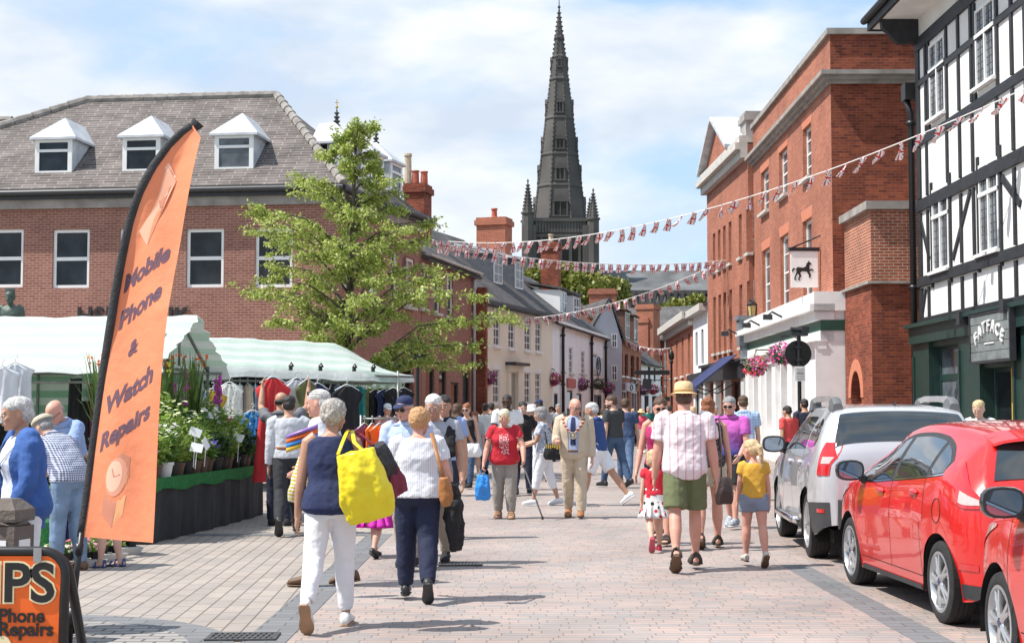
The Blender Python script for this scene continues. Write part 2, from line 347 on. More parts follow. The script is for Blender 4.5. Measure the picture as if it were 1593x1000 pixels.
# ---------------------------------------------------------------- ground
def ground():
    mb = MB(); mb.poly([(-1500, -60, -.012), (1500, -60, -.012), (1500, 2600, -.012), (-1500, 2600, -.012)])
    struct(mb.build('ground', pm('far_ground', (.13, .15, .08), .9, .3, .05)))
    pav = brick('pink_block_paving', (.405, .315, .28), (.30, .28, .27), (.215, .18, .165), w=.215, h=.108, ms=.0055, bump=.35, stain=.28, sscale=.55, rough=.75, spot=1)
    t = pav.node_tree   # extra block-to-block tint
    mb = MB(); mb.poly([(-1.52, -4, .002), (2.99, -4, .002), (3.3, 60, .002), (14, 130, .002), (4, 130, .002), (-1.52, 50, .002)])
    struct(mb.build('street', pav))
    mb = MB(); mb.poly([(2.98, -4, .001), (14, -4, .001), (14, 130, .001), (3.3, 60, .001)])
    struct(mb.build('parking_lane', brick('parking_block_paving', (.40, .30, .26), (.28, .26, .25), (.20, .16, .14), w=.215, h=.108, ms=.006, bump=.35, stain=.22, sscale=.9, rough=.75, spot=1)))
    sett = brick('buff_setts', (.365, .315, .275), (.315, .28, .255), (.15, .13, .115), w=.4, h=.145, ms=.0075, bump=.5, stain=.2, sscale=1.3, rough=.75, rot=R(87.5), spot=1)
    mb = MB(); mb.poly([(-30, -4, 0), (-1.82, -4, 0), (-1.82, 18.6, 0), (-30, 18.6, 0)])
    struct(mb.build('market_square', sett))
    mb = MB(); mb.poly([(-30, 18.9, 0), (-1.5, 18.9, 0), (-1.5, 62, 0), (-30, 62, 0)])
    struct(mb.build('market_paving', brick('market_flags', (.40, .35, .31), (.35, .31, .28), (.15, .13, .11), w=.3, h=.15, ms=.008, bump=.4, stain=.2, rough=.75, rot=R(10))))
    sl = brick('slate_band', (.20, .203, .21), (.165, .168, .175), (.09, .09, .09), w=.3, h=.15, ms=.006, bump=.3, stain=.25, rough=.7)
    mb = MB(); mb.box((-1.82, -4, -.05), (-1.52, 18.6, .006)); mb.box((-5, 18.6, -.05), (-1.52, 18.9, .006))
    mb.poly([(2.72, -4, .004), (2.98, -4, .004), (2.98, 15.1, .004), (2.72, 15.1, .004)])
    struct(mb.build('path_kerb_band', sl))
    # round paving with a grey ring
    c = V((-3.55, 9.7)); mb = MB(); n = 64
    ring = lambda r: [(c.x+r*math.cos(2*math.pi*k/n), c.y+r*math.sin(2*math.pi*k/n), .005) for k in range(n)]
    mb.rings([ring(1.72), ring(1.42)][::-1], cap=False); mb.f = [f[::-1] for f in mb.f]
    struct(mb.build('path_ring', sl))
    mb = MB(); mb.poly(ring(1.42))
    struct(mb.build('path_disc', brick('disc_setts', (.33, .31, .295), (.28, .27, .265), (.12, .11, .1), w=.2, h=.12, ms=.012, bump=.5, stain=.2)))
ground()
def grate(px, py, w, l, name, label):
    p = gp(px, py); o = empty(name, (p.x, p.y, .006), R(2), label, 'drain cover')
    mb = MB(); mb.box((-w, -l, 0), (w, -l+.03, .012)); mb.box((-w, l-.03, 0), (w, l, .012)); mb.box((-w, -l+.03, 0), (-w+.03, l-.03, .012)); mb.box((w-.03, -l+.03, 0), (w, l-.03, .012))
    mb.build('frame', pm('cast_iron', (.06, .06, .06), .6, .3, 20, .2), o)
    mb = MB(); k = 11
    for i in range(k):
        u = lerp(-w+.05, w-.05, i/(k-1)); mb.prism([(u-.015, -l+.03, .003), (u+.01, -l+.03, .003), (u+.03, l-.03, .003), (u+.005, l-.03, .003)], (0, 0, .008))
    for v in (-.33, .33): mb.box((-w+.03, v*l-.01, .004), (w-.03, v*l+.01, .0125))
    mb.build('grille', MATS['cast_iron'], o)
    mb = MB(); mb.box((-w+.03, -l+.03, .0002), (w-.03, l-.03, .002)); mb.build('sump', M_black, o)
grate(378, 992, .24, .16, 'drain_grate', 'iron drain grate at the edge of the round grey paving')
grate(716, 878, .22, .17, 'drain_grate', 'iron drain cover in the pink street paving behind the woman in navy trousers')
# ---------------------------------------------------------------- the bank (brick, tiled hip roof with lead dormers)
def dormer(parent, roofpt, w, hgt, back, lead, face, win=True, name='dormer', bw=None, gm=None):
    """roofpt: local base centre of the dormer face; face 'x' looks along -y. pyramid/hip lead roof"""
    x, y, z = roofpt; mb = MB()
    mb.box((x-w/2, y+.03, z), (x+w/2, y+back, z+hgt))
    d = mb.build(name, face, parent)
    r = MB(); o = .12; a = (x-w/2-o, y-o, z+hgt); b = (x+w/2+o, y-o, z+hgt); c = (x+w/2+o, y+back+.5, z+hgt); e = (x-w/2-o, y+back+.5, z+hgt); ap = (x, y+.62*w, z+hgt+.62*w); bk = (x, y+back+.5, z+hgt+.62*w)
    r.add([a, b, c, e, ap, bk, (a[0], a[1], z+hgt-.07), (b[0], b[1], z+hgt-.07), (c[0], c[1], z+hgt-.07), (e[0], e[1], z+hgt-.07)],
          [(0, 1, 4), (1, 2, 5, 4), (3, 0, 4, 5), (2, 3, 5), (6, 9, 8, 7), (0, 6, 7, 1), (1, 7, 8, 2), (2, 8, 9, 3), (3, 9, 6, 0)])
    r.build('dormer_roof', lead, d)
    if win:
        f = MB(); fw = .13; a0, a1, z0, z1 = x-w/2+.02, x+w/2-.02, z-.05, z+hgt-.02
        f.box((a0, y-.03, z0), (a0+fw, y+.029, z1)); f.box((a1-fw, y-.03, z0), (a1, y+.029, z1)); f.box((a0+fw, y-.03, z1-fw), (a1-fw, y+.029, z1)); f.box((a0+fw, y-.03, z0), (a1-fw, y+.029, z0+fw)); f.box((a0+fw, y-.035, lerp(z0, z1, .66)-.04), (a1-fw, y+.02, lerp(z0, z1, .66)+.04))
        f.build('dormer_window', M_white, d)
        g = MB(); g.box((a0+fw, y+.005, z0+fw), (a1-fw, y+.025, z1-fw)); g.build('dormer_pane', gm or M_glass, d)
    return d
def bank():
    Cn = V((-5.05, 42.0)); left = V((-15.0, 43.25)); dl = (left-Cn).normalized(); P0 = Cn+dl*22
    b = Bld('bank_building', P0, Cn, 'long red brick bank with grey tiled hip roof and white dormer windows', 'building')
    L = b.L; ez = 7.75
    ops = [b.box(*q) for q in ((-55, 357, 0-22, 447), (-20, 357, 36, 447), (82, 357, 139, 448), (186, 356, 243, 448), (290, 356, 348, 447), (397, 355, 455, 447))]
    sops = []
    side_d = V((.29, 1)).normalized(); SL = 7.3
    # low storey windows and shop openings of the front are hidden by the stalls: plain ground-floor openings
    low = [(L-20+i*3.1, L-20+i*3.1+1.7, .9, 2.9) for i in range(6)]
    mb = MB(); wall_face(mb, L, 0, ez, ops+low, .14)
    # side wall along the street, as a second facade
    b2 = Bld('tmp', Cn, Cn+side_d*SL, 'x', 'x'); bpy.data.objects.remove(b2.root)
    M2 = Matrix.Translation((L, 0, 0)) @ Matrix.Rotation(math.atan2(b2.d.y, b2.d.x)-math.atan2(b.d.y, b.d.x), 4, 'Z')
    so = [b2.box(530, 352, 543, 447), b2.box(573, 372, 584, 455), b2.box(608, 388, 618, 460), b2.box(632, 403, 644, 475)] ; so = so[:3]
    m2 = MB(M2); wall_face(m2, SL, 0, ez, so+[(.8, 2., .6, 2.9), (3.2, 4.6, .6, 2.9), (5.4, 6.6, .1, 2.9)], .14)
    mb.v, k = mb.v+m2.v, len(mb.v); mb.f += [tuple(i+k for i in f) for f in m2.f]; mb.mi += m2.mi
    e = M2 @ V((SL, 0, 0)); mb.poly([(e.x, e.y, 0), (e.x-6, e.y+8, 0), (e.x-6, e.y+8, ez), (e.x, e.y, ez)]); mb.poly([(0, 0, 0), (0, 0, ez), (0, 10, ez), (0, 10, 0)]); mb.poly([(0, 10, 0), (0, 10, ez), (e.x-6, e.y+8, ez), (e.x-6, e.y+8, 0)])
    mb.build('wall', B_bank, b.root)
    for o in ops: window(b.root, o, M_white, M_glass, 1, 2, .09, .07, .12)
    for o in low: window(b.root, o, M_white, M_glass, 1, 1, .09, .06, .12)
    w2 = empty('side_front', M2.translation, M2.to_euler().z); w2.parent = b.root
    for o in so: window(w2, o, M_white, M_glass, 1, 2, .09, .06, .12, name='window')
    # eaves: soffit, fascia, gutter on both fronts
    for M, LL, hold in ((Matrix(), L, b.root), (M2, SL, b.root)):
        g = MB(M); g.box((-.2, -.12, ez-.28), (LL+.05, -.002, ez-.02)); g.build('stone_band', M_conc, hold)
        g = MB(M); g.box((-.2, -.24, ez-.02), (LL+.3, -.0, ez+.12)); g.build('soffit', M_dark, hold)
        g = MB(M); g.tube([(-.2, -.32, ez+.16), (LL+.30, -.32, ez+.16)], .085, 10); g.box((-.2, -.29, ez+.12), (LL+.28, -.24, ez+.28)); g.build('gutter', M_dark, hold)
    # hip roof: ridge parallel to the front, hips down to the corner, second wing along the side street
    ez2 = ez+.26; rz = 11.25
    Rd, rr = b.uz(430, 149, off=-4.2), 4.2
    r0 = b.uz(135, 152, off=-4.2)[0]; r1 = Rd[0]; rz = Rd[1]
    le = b.uz(-60, 289)[0]
    mb = MB()
    o = .26; A = (L+.3, -o, ez2); ea = M2 @ V((SL, -o, ez2)); eb = M2 @ V((SL, 6.5, ez2))
    slope(mb, (r0-7.6, -o, ez2), A, (r1, rr, rz), (r0, rr, rz))
    rg = M2 @ V((SL, 4.4, rz-.9)); slope(mb, A, tuple(ea), tuple(rg), (r1, rr, rz), .08)
    mb.poly([(r0-7.6, -o, ez2), (r0, rr, rz), (r0-4, 12, ez2)]); mb.poly([(r0, rr, rz), (r1, rr, rz), (r1+1, 12, ez2), (r0-4, 12, ez2)]); mb.poly([(r1, rr, rz), tuple(rg), (rg.x-3, rg.y+6, ez2), (r1+1, 12, ez2)])
    mb.poly([tuple(ea), (rg.x-3, rg.y+6, ez2), tuple(rg)])
    # lower wing's roof at far left
    zl = b.uz(30, 188, off=-3.6)[1]
    slope(mb, (-2, -o, ez2-.01), (r0-6.2, -o, ez2-.01), (r0-2.2, 3.6, zl), (-2, 3.6, zl)); mb.poly([(-2, 3.6, zl), (r0-1, 3.6, zl), (r0-1, 9, ez2), (-2, 9, ez2)])
    rf = mb.build('roof', T_grey, b.root)
    mb = MB()
    def ridge(p, q, n):
        p, q = V(p), V(q)
        for i in range(n): mb.tube([p.lerp(q, i/n), p.lerp(q, (i+.97)/n)], [.15, .125], 8)
    ridge((r0, rr, rz+.03), (r1, rr, rz+.03), 16); ridge((r0-7.6, -o, ez2+.03), (r0, rr, rz+.03), 16); ridge(A, (r1, rr, rz+.03), 16); ridge((-2, 3.6, zl+.03), (r0-2.2, 3.6, zl+.03), 14)
    mb.build('ridge_tiles', pm('ridge_tile', (.26, .24, .22), .9, .3, 4, .2), rf)
    sl = (rz-ez2)/(rr+o)
    pale = pm('lead_pale', (.52, .54, .57), .5, .16, 2.5, .15, 10)
    for px0, px1, gm in ((62, 121, M_glass), (197, 257, M_glass), (339, 401, M_glass2)):
        u0 = b.uz(px0, 250, -.9)[0]; u1 = b.uz(px1, 250, -.9)[0]; yy = .55; zz = ez2+sl*(yy+.26)-.05
        dormer(b.root, ((u0+u1)/2, yy, zz), u1-u0, 1.08, 2.4, pale, M_lead, gm=gm)
    for t in (2.7, 4.5, 6.2):
        p = M2 @ V((t, .5, ez2+.7)); dm = dormer(b.root, (0, 0, 0), 1.1, 1.0, .7, pale, M_lead, gm=M_glass2)
        dm.location = p; dm.rotation_euler.z = M2.to_euler().z
    # letters
    M_letter = pm('sign_letters', (.02, .02, .022), .4, .1, 5)
    s = empty('bank_sign', b.root.location, b.root.rotation_euler.z, 'raised black HSBC UK letters on the bank\'s brick wall above the market stalls', 'sign')
    for ch, px in (('H', 133), ('S', 155), ('B', 175), ('C', 198), ('U', 258), ('K', 283)):
        u, z = b.uz(px, 492); text(ch, .72, .06, 'letter', M_letter, s, .02, Matrix.Translation((u, -.05, z-.02)), sx=.95)
    return b
BANK = bank()
# ================================================================ left side of the street, going away
def gable(mb, L, D, ez, rz, ov=.25, u0=0., th=.12):
    """two roof slopes, ridge along x, over a plan u0..L by 0..D"""
    s = (rz-ez)/(D/2)
    slope(mb, (u0-.05, -ov, ez-ov*s), (L+.05, -ov, ez-ov*s), (L+.05, D/2, rz), (u0-.05, D/2, rz), th)
    slope(mb, (L+.05, D+ov, ez-ov*s), (u0-.05, D+ov, ez-ov*s), (u0-.05, D/2, rz), (L+.05, D/2, rz), th)
def body(mb, L, D, ez, rz, ops, dep=.14, u0=0., mi=None):
    wall_face(mb, L, 0, ez, ops, dep, u0=u0, mi=mi)
    for u in (u0, L):
        f = [(u, 0, 0), (u, 0, ez), (u, D/2, rz), (u, D, ez), (u, D, 0)]; mb.poly(f if u == u0 else f[::-1], mi)
    mb.poly([(L, D, 0), (u0, D, 0), (u0, D, ez), (L, D, ez)], mi)
def chimney(parent, c, w, d, z0, z1, pots=2, m=None, potm=None, name='chimney', poth=.7):
    mb = MB(); x, y = c
    mb.box((x-w/2, y-d/2, z0), (x+w/2, y+d/2, z1-.35)); mb.box((x-w/2-.08, y-d/2-.08, z1-.35), (x+w/2+.08, y+d/2+.08, z1-.12)); mb.box((x-w/2-.02, y-d/2-.02, z1-.12), (x+w/2+.02, y+d/2+.02, z1))
    o = mb.build(name, m or B_chim, parent)
    for i in range(pots):
        xx = x+(i-(pots-1)/2)*w/max(pots, 1)*.9
        q = MB(); q.lathe([(.16, z1), (.13, z1+.1), (.12, z1+poth*.85), (.16, z1+poth*.88), (.15, z1+poth), (.09, z1+poth), (.09, z1+.3)], 12, (xx, y, 0)); q.build('chimney_pot', potm or pm('terracotta_pot', (.45, .12, .07), .8, .2, 6), o, smooth=False)
    return o
def drainpipe(parent, u, z0, z1, m=None, y=-.1, r=.05, name='drainpipe'):
    mb = MB(); mb.tube([(u, y, z0), (u, y, z1-.3), (u, y-.1, z1)], r, 8)
    for k in range(3): z = lerp(z0+.5, z1-.6, k/2); mb.lathe([(r*1.5, z), (r*1.5, z+.1)], 8, (u, y, 0))
    return mb.build(name, m or M_black, parent, smooth=True)
def front_dormer(parent, u, yy, z, w, hgt, D, roofm, facem, nx=2, ny=3):
    """gabled/flat dormer standing on the front slope"""
    mb = MB(); mb.box((u-w/2, yy, z), (u+w/2, yy+D, z+hgt)); d = mb.build('dormer', facem, parent)
    mb = MB(); mb.prism([(u-w/2-.12, yy-.15, z+hgt), (u+w/2+.12, yy-.15, z+hgt), (u+w/2+.12, yy+D, z+hgt+.35), (u-w/2-.12, yy+D, z+hgt+.35)], (0, 0, .1)); mb.build('dormer_roof', roofm, d)
    window(d, (u-w/2+.06, u+w/2-.06, z+.08, z+hgt-.06), M_white, M_glass2, nx, ny, .06, .03, 0, y=yy, proud=.04, name='dormer_window')
def red_brick_wing():
    b = Bld('brick_shop_house', (-3.0, 49.05), (-1.42, 56.2), 'dark red brick house with low slate roof between the bank and the cream house', 'building')
    L = b.L; ez = 6.75; D = 7; rz = 9.3
    up = [b.box(*q) for q in ((632, 402, 645, 477), (654, 408, 664, 480), (675, 416, 685, 487), (695, 425, 705, 495))]
    lo = [(.5, 1.6, .6, 3.0), (2.2, 3.2, .6, 3.0), (3.8, 4.9, .1, 2.6), (5.5, 6.6, .6, 3.0)]
    mb = MB(); body(mb, L, D, ez, rz, up+lo); mb.build('wall', B_bank, b.root)
    for o in up: window(b.root, o, M_white, M_glass, 1, 2, .09, .05, sill=M_sill)
    for o in lo: window(b.root, o, M_dark, M_glass, 1, 1, .08, .05)
    mb = MB(); gable(mb, L, D, ez+.1, rz, .3); mb.build('roof', T_slate, b.root)
    mb = MB(); mb.box((-.0, -.34, ez-.02), (L, -.003, ez+.06)); mb.build('gutter', M_sill, b.root)
    drainpipe(b.root, L-.45, 0, ez, pm('grey_pipe', (.5, .52, .55), .5, .1), r=.06)
    mb = MB(); mb.box((L-.3, -.5, 0), (L+.02, -.004, ez-.5)); mb.build('party_wall', B_old, b.root)
    # lone chimney with three pots, standing over the joint with the bank
    inv = b.root.matrix_basis.inverted(); p = at(650, 288, 56); q = inv @ p; c = chimney(b.root, (q.x, q.y), 1.05, .8, 7.4, p.z, 0, B_old)
    for px, h, m in ((633, 1.2, pm('buff_pot', (.52, .42, .3), .8, .2, 6)), (646, .55, None), (661, .52, None)):
        r = inv @ at(px, 280, 56); z = p.z; mb = MB(); mb.lathe([(.15, z-.05), (.13, z+h*.9), (.16, z+h*.92), (.15, z+h), (.08, z+h)], 12, (q.x+(r.x-q.x)*.9, q.y+(r.y-q.y)*.9, 0)); mb.build('chimney_pot', m or pm('terracotta_pot', (.45, .12, .07), .8, .2, 6), c)
def cream_house():
    b = Bld('cream_house', (-1.33, 56.5), (1.81, 66.1), 'cream rendered house with arched sash windows, slate roof and two white dormers', 'building')
    L = b.L; ez = 5.85; D = 8.5; rz = 9.4
    up = [b.box(*q) for q in ((749, 482, 759, 535), (768, 484, 778, 538), (791, 489, 801, 542), (816, 498, 826, 545), (833, 500, 842, 547))]
    lo = [b.box(*q) for q in ((749, 572, 760, 624), (767, 574, 777, 627), (816, 579, 825, 627), (833, 580, 841, 624))]
    dr = b.box(792, 580, 803, 640); dr = (dr[0], dr[1], .1, dr[3])
    mb = MB(); body(mb, L, D, ez, rz, up+lo+[dr], .12)
    mb.build('wall', P_cream, b.root)
    for o in up+lo:
        w = window(b.root, o, M_white, M_glass2, 2, 4, .06, .035, .1, sill=M_white)
        a0, b0, z = o[0], o[1], o[3]; mb = MB(); n = 8; c = (a0+b0)/2; r = (b0-a0)/2
        pts = [(c+(r+.1)*math.cos(math.pi*k/n), -.03, z+.45*(r+.1)*math.sin(math.pi*k/n)-.02) for k in range(n+1)]; mb.prism(pts, (0, .027, 0)); mb.build('arch', M_white, w)
    mb = MB(); mb.box((dr[0]-.02, .06, dr[2]), (dr[1]+.02, .119, dr[3])); d = mb.build('door', pm('stone_door', (.36, .33, .29), .7, .1), b.root)
    mb = MB(); mb.box((dr[0]-.28, -.1, .0), (dr[0]-.002, -.002, dr[3]+.05)); mb.box((dr[1]+.002, -.1, 0), (dr[1]+.28, -.002, dr[3]+.05)); mb.box((dr[0]-.35, -.2, dr[3]+.05), (dr[1]+.35, -.002, dr[3]+.3)); mb.build('door_surround', P_cream, b.root)
    mb = MB(); mb.box((dr[0]-.5, -.45, dr[3]+.3), (dr[1]+.5, -.002, dr[3]+.42)); mb.build('door_hood', M_dark, b.root)
    mb = MB(); gable(mb, L, D, ez+.12, rz, .35); mb.build('roof', T_slate, b.root)
    mb = MB(); mb.box((0, -.3, ez-.1), (L, -.003, ez+.02)); mb.build('eaves', M_dark, b.root)
    s = (rz-ez)/(D/2)
    for px0, px1, pt in ((771, 780, 404), (803, 813, 416)):
        u = (b.uz(px0, 420, -1.2)[0]+b.uz(px1, 420, -1.2)[0])/2; y = 1.25
        front_dormer(b.root, u, y, ez+s*y, 1.25, 1.35, 1.7, M_lead, pm('slate_cheek', (.07, .08, .1), .7, .2))
    for px, ph in ((769, 340),):
        t = at(px, ph, 66); r = b.root.matrix_basis.inverted() @ t
        chimney(b.root, (r.x, r.y), 1.0, 1.35, 7.5, t.z, 1, B_chim, poth=.45)
    drainpipe(b.root, .12, 0, ez, M_white, r=.05)
def white_house():
    b = Bld('white_house', (1.81, 66.15), (5.15, 81.5), 'long white rendered terrace with black drainpipes and slate roof with dormers', 'building')
    L = b.L; ez = 5.65; D = 8; rz = 8.9
    up = [b.box(*q) for q in ((873, 535, 877, 578), (885, 540, 891, 581), (904, 546, 910, 582), (923, 550, 929, 575))]
    lo = [b.box(*q) for q in ((862, 612, 868, 660), (882, 607, 891, 655), (897, 612, 905, 660), (924, 614, 936, 650))]
    lo = [(a, c, .1, min(z, 2.9)) for a, c, _, z in lo]
    mb = MB(); body(mb, L, D, ez, rz, up+lo, .12); mb.build('wall', P_white, b.root)
    for o in up: window(b.root, o, M_white, M_glass, 2, 4, .06, .035, .1, sill=M_sill)
    for o in lo: window(b.root, o, M_dark, M_glass, 1, 2, .08, .04, .1)
    mb = MB(); gable(mb, L, D, ez+.1, rz, .3); mb.build('roof', T_slate, b.root)
    mb = MB(); mb.box((0, -.28, ez-.15), (L, -.003, ez)); mb.build('eaves', M_white, b.root)
    for px in (872, 917, 939): drainpipe(b.root, b.uz(px, 560)[0], 0, ez-.05, y=-.12, r=.075)
    t = at(857, 378, 76); r = b.root.matrix_basis.inverted() @ t
    chimney(b.root, (r.x, r.y), .9, .9, 6.5, t.z, 1, B_old, pm('buff_pot', (.52, .42, .3), .8, .2, 6), poth=.45)
    s = (rz-ez)/(D/2)
    for px in (873, 893): 
        y = .9; front_dormer(b.root, b.uz(px, 470, -1)[0], y, ez+s*y, 1.7, 1.2, 1.8, T_slate, M_white, 2, 2)
    p = at(915, 480, 78); r = b.root.matrix_basis.inverted() @ p; front_dormer(b.root, r.x, .9, ez+s*.9, 1.3, 1.3, 1.6, T_slate, M_dark, 2, 2)
    # painted 9 panel
    o = b.box(920, 556, 937, 583); s = empty('hanging_number_sign', b.root.location, b.root.rotation_euler.z, 'pale blue wall panel with a black 9 on the white terrace', 'sign')
    mb = MB(); mb.box((o[0], -.06, o[2]), (o[1], -.002, o[3])); mb.build('panel', pm('pale_blue_panel', (.5, .58, .68), .6, .05), s)
    mb = MB(); c = ((o[0]+o[1])/2, (o[2]+o[3])/2); q = (o[3]-o[2])*.5
    mb.tube([(c[0]+q*1.05*math.cos(a*math.pi/16)*1.3, -.09, c[1]+q*1.05*math.sin(a*math.pi/16)) for a in range(33)], .03, 6); mb.build('scroll', M_dark, s)
    text('9', .85, .03, 'numeral', M_black, s, .03, Matrix.Translation((c[0], -.08, c[1])), sx=1.5)
    o = b.box(881, 589, 893, 603); mb = MB(); mb.box((o[0], -.1, o[2]), (o[1], -.002, o[3])); q = mb.build('shop_sign', pm('dusky_red_board', (.45, .13, .12), .6, .08)); q.location = b.root.location; q.rotation_euler = b.root.rotation_euler
    tag(q, 'dusky red square board on the white terrace wall beside a drainpipe', 'sign')
def end_houses():
    # blue-grey gable end facing the camera
    A = Bld('gable_house', (5.15, 81.6), (6.0, 81.75), 'narrow blue grey gable house with casement windows beyond the white terrace', 'building')
    w = 1.9; pk = at(950, 466, 81.6).z; mb = MB(); f = [(-.6, 0, 0), (w-.95, 0, 0), (w-.95, 0, 5.4), (.25, 0, pk), (-.6, 0, 6.3)]
    mb.prism(f, (0, 7, 0)); mb.build('wall', P_grey, A.root)
    for y0, y1 in ((519, 541), (568, 592)):
        o = A.box(951, y0, 960, y1); window(A.root, o, M_white, M_glass2, 2, 2, .05, .03, 0, proud=.06, sill=None)
    mb = MB(); slope(mb, (.25, -.1, pk+.05), (.25, 7, pk+.05), (1.1, 7, 5.4), (1.1, -.1, 5.4), .08); slope(mb, (-.7, 7, 6.2), (.25, 7, pk+.05), (.25, -.1, pk+.05), (-.7, -.1, 6.2), .08); mb.build('roof', T_slate, A.root)
    # brick chapel-like front with tall arched windows
    b = Bld('arched_brick_house', (5.95, 82), (8.27, 94.6), 'orange brick house with tall dark arched windows and brown tiled dormers', 'building')
    L = b.L; ez = 5.6; D = 8; rz = 8.6
    up = [b.box(*q) for q in ((964, 549, 969, 584), (972, 551, 977, 585), (981, 553, 987, 587), (990, 555, 994, 588))]
    lo = [(b.uz(965, 620)[0], b.uz(978, 620)[0], .2, 2.8), (b.uz(982, 620)[0], b.uz(994, 620)[0], .2, 2.8)]
    mb = MB(); body(mb, L, D, ez, rz, up+lo, .2); mb.build('wall', B_red, b.root)
    for o in up: window(b.root, o, M_dark, M_glass, 1, 2, .05, .03, .18, sill=M_white)
    for o in lo: window(b.root, o, M_white, M_glass2, 3, 1, .12, .07, .18)
    mb = MB(); gable(mb, L, D, ez+.1, rz, .3); mb.build('roof', T_brown, b.root)
    s = (rz-ez)/(D/2)
    for px in (963, 977): front_dormer(b.root, b.uz(px, 500, -1)[0], .5, ez+s*.5, 2.4, 1.7, 1.8, T_brown, pm('brown_cheek', (.14, .07, .05), .8, .2), 2, 2)
    p = at(938, 450, 92); r = b.root.matrix_basis.inverted() @ p; chimney(b.root, (r.x, r.y), 1.15, 1.6, 4, p.z, 0, B_red)
    o = b.box(961, 596, 975, 609); q = MB(); q.box((o[0], -.5, o[2]), (o[1], -.42, o[3])); q.tube([(lerp(o[0], o[1], .5), -.42, o[3]), (lerp(o[0], o[1], .5), -.004, o[3])], .03); sg = q.build('shop_sign', pm('pale_blue_panel', (.5, .58, .68), .6, .05)); sg.location = b.root.location; sg.rotation_euler = b.root.rotation_euler
    tag(sg, 'pale blue bracket board with a ring emblem on the arched brick house', 'sign')
    mb = MB(); c = ((o[0]+o[1])/2, (o[2]+o[3])/2); mb.tube([(c[0]+.6*math.cos(a*math.pi/10), -.52, c[1]+.16*math.sin(a*math.pi/10)) for a in range(21)], .03, 6); mb.build('ring_emblem', M_dark, sg)
    # white end house
    b = Bld('small_white_house', (8.27, 94.6), (10.3, 102.6), 'small white house with slate roof at the far bend of the street', 'building')
    L = b.L; ez = 4.75; D = 7; rz = 7.6
    up = [b.box(*q) for q in ((1002, 577, 1005, 600), (1008, 570, 1012, 592), (1017, 572, 1020, 594))]
    mb = MB(); body(mb, L, D, ez, rz, up+[(1.2, 3, .2, 2.6), (4.4, 7.2, .2, 2.6)], .12); mb.build('wall', P_white, b.root)
    for o in up+[(1.2, 3, .2, 2.6), (4.4, 7.2, .2, 2.6)]: window(b.root, o, M_dark, M_glass, 2, 2, .06, .03, .1)
    mb = MB(); gable(mb, L, D, ez+.1, rz, .3); mb.build('roof', T_slate, b.root)
    # tall dark red brick house closing the street
    b = Bld('far_brick_house', (7.0, 108), (14.5, 104), 'tall red brick house with steep slate gable closing the far end of the street', 'building')
    L = b.L; z1 = 1.55+(640-545)*106/2300
    mb = MB(); ez = at(1042, 527, 106).z; rz = at(985, 470, 106).z
    ops = [b.box(*q) for q in ((1010, 560, 1016, 585), (1024, 560, 1030, 585), (1036, 560, 1041, 585), (1024, 600, 1030, 622))]
    wall_face(mb, L, 0, ez, ops, .15); mb.poly([(0, 0, 0), (0, 9, 0), (0, 9, ez), (0, 4.5, rz), (0, 0, ez)][::-1]); mb.poly([(L, 0, 0), (L, 9, 0), (L, 9, ez), (L, 4.5, rz), (L, 0, ez)]); mb.poly([(0, 9, 0), (L, 9, 0), (L, 9, ez), (0, 9, ez)])
    mb.build('wall', B_old, b.root)
    for o in ops: window(b.root, o, M_white, M_glass, 1, 2, .08, .05, .13)
    mb = MB(); slope(mb, (-1, -.3, ez-.1), (L+.3, -.3, ez-.1), (L-3.5, 4.5, rz), (-1, 4.5, rz), .1); slope(mb, (L+.3, 9.3, ez-.1), (-1, 9.3, ez-.1), (-1, 4.5, rz), (L-3.5, 4.5, rz), .1); mb.poly([(L+.3, -.3, ez-.1), (L+.3, 9.3, ez-.1), (L-3.5, 4.5, rz)]); mb.build('roof', T_slate, b.root)
    for px, py, w in ((1003, 495, 1.0), (1008, 474, 1.3)):
        p = at(px, py, 104.5); r = b.root.matrix_basis.inverted() @ p; chimney(b.root, (r.x, r.y), w, 1.2, 3, p.z, 0, B_red)
    for px in (1026, 1037):
        p = at(px, 560, 106); r = b.root.matrix_basis.inverted() @ p; drainpipe(b.root, r.x, 2.8, ez+.6, M_white, r=.06)
red_brick_wing(); cream_house(); white_house(); end_houses()
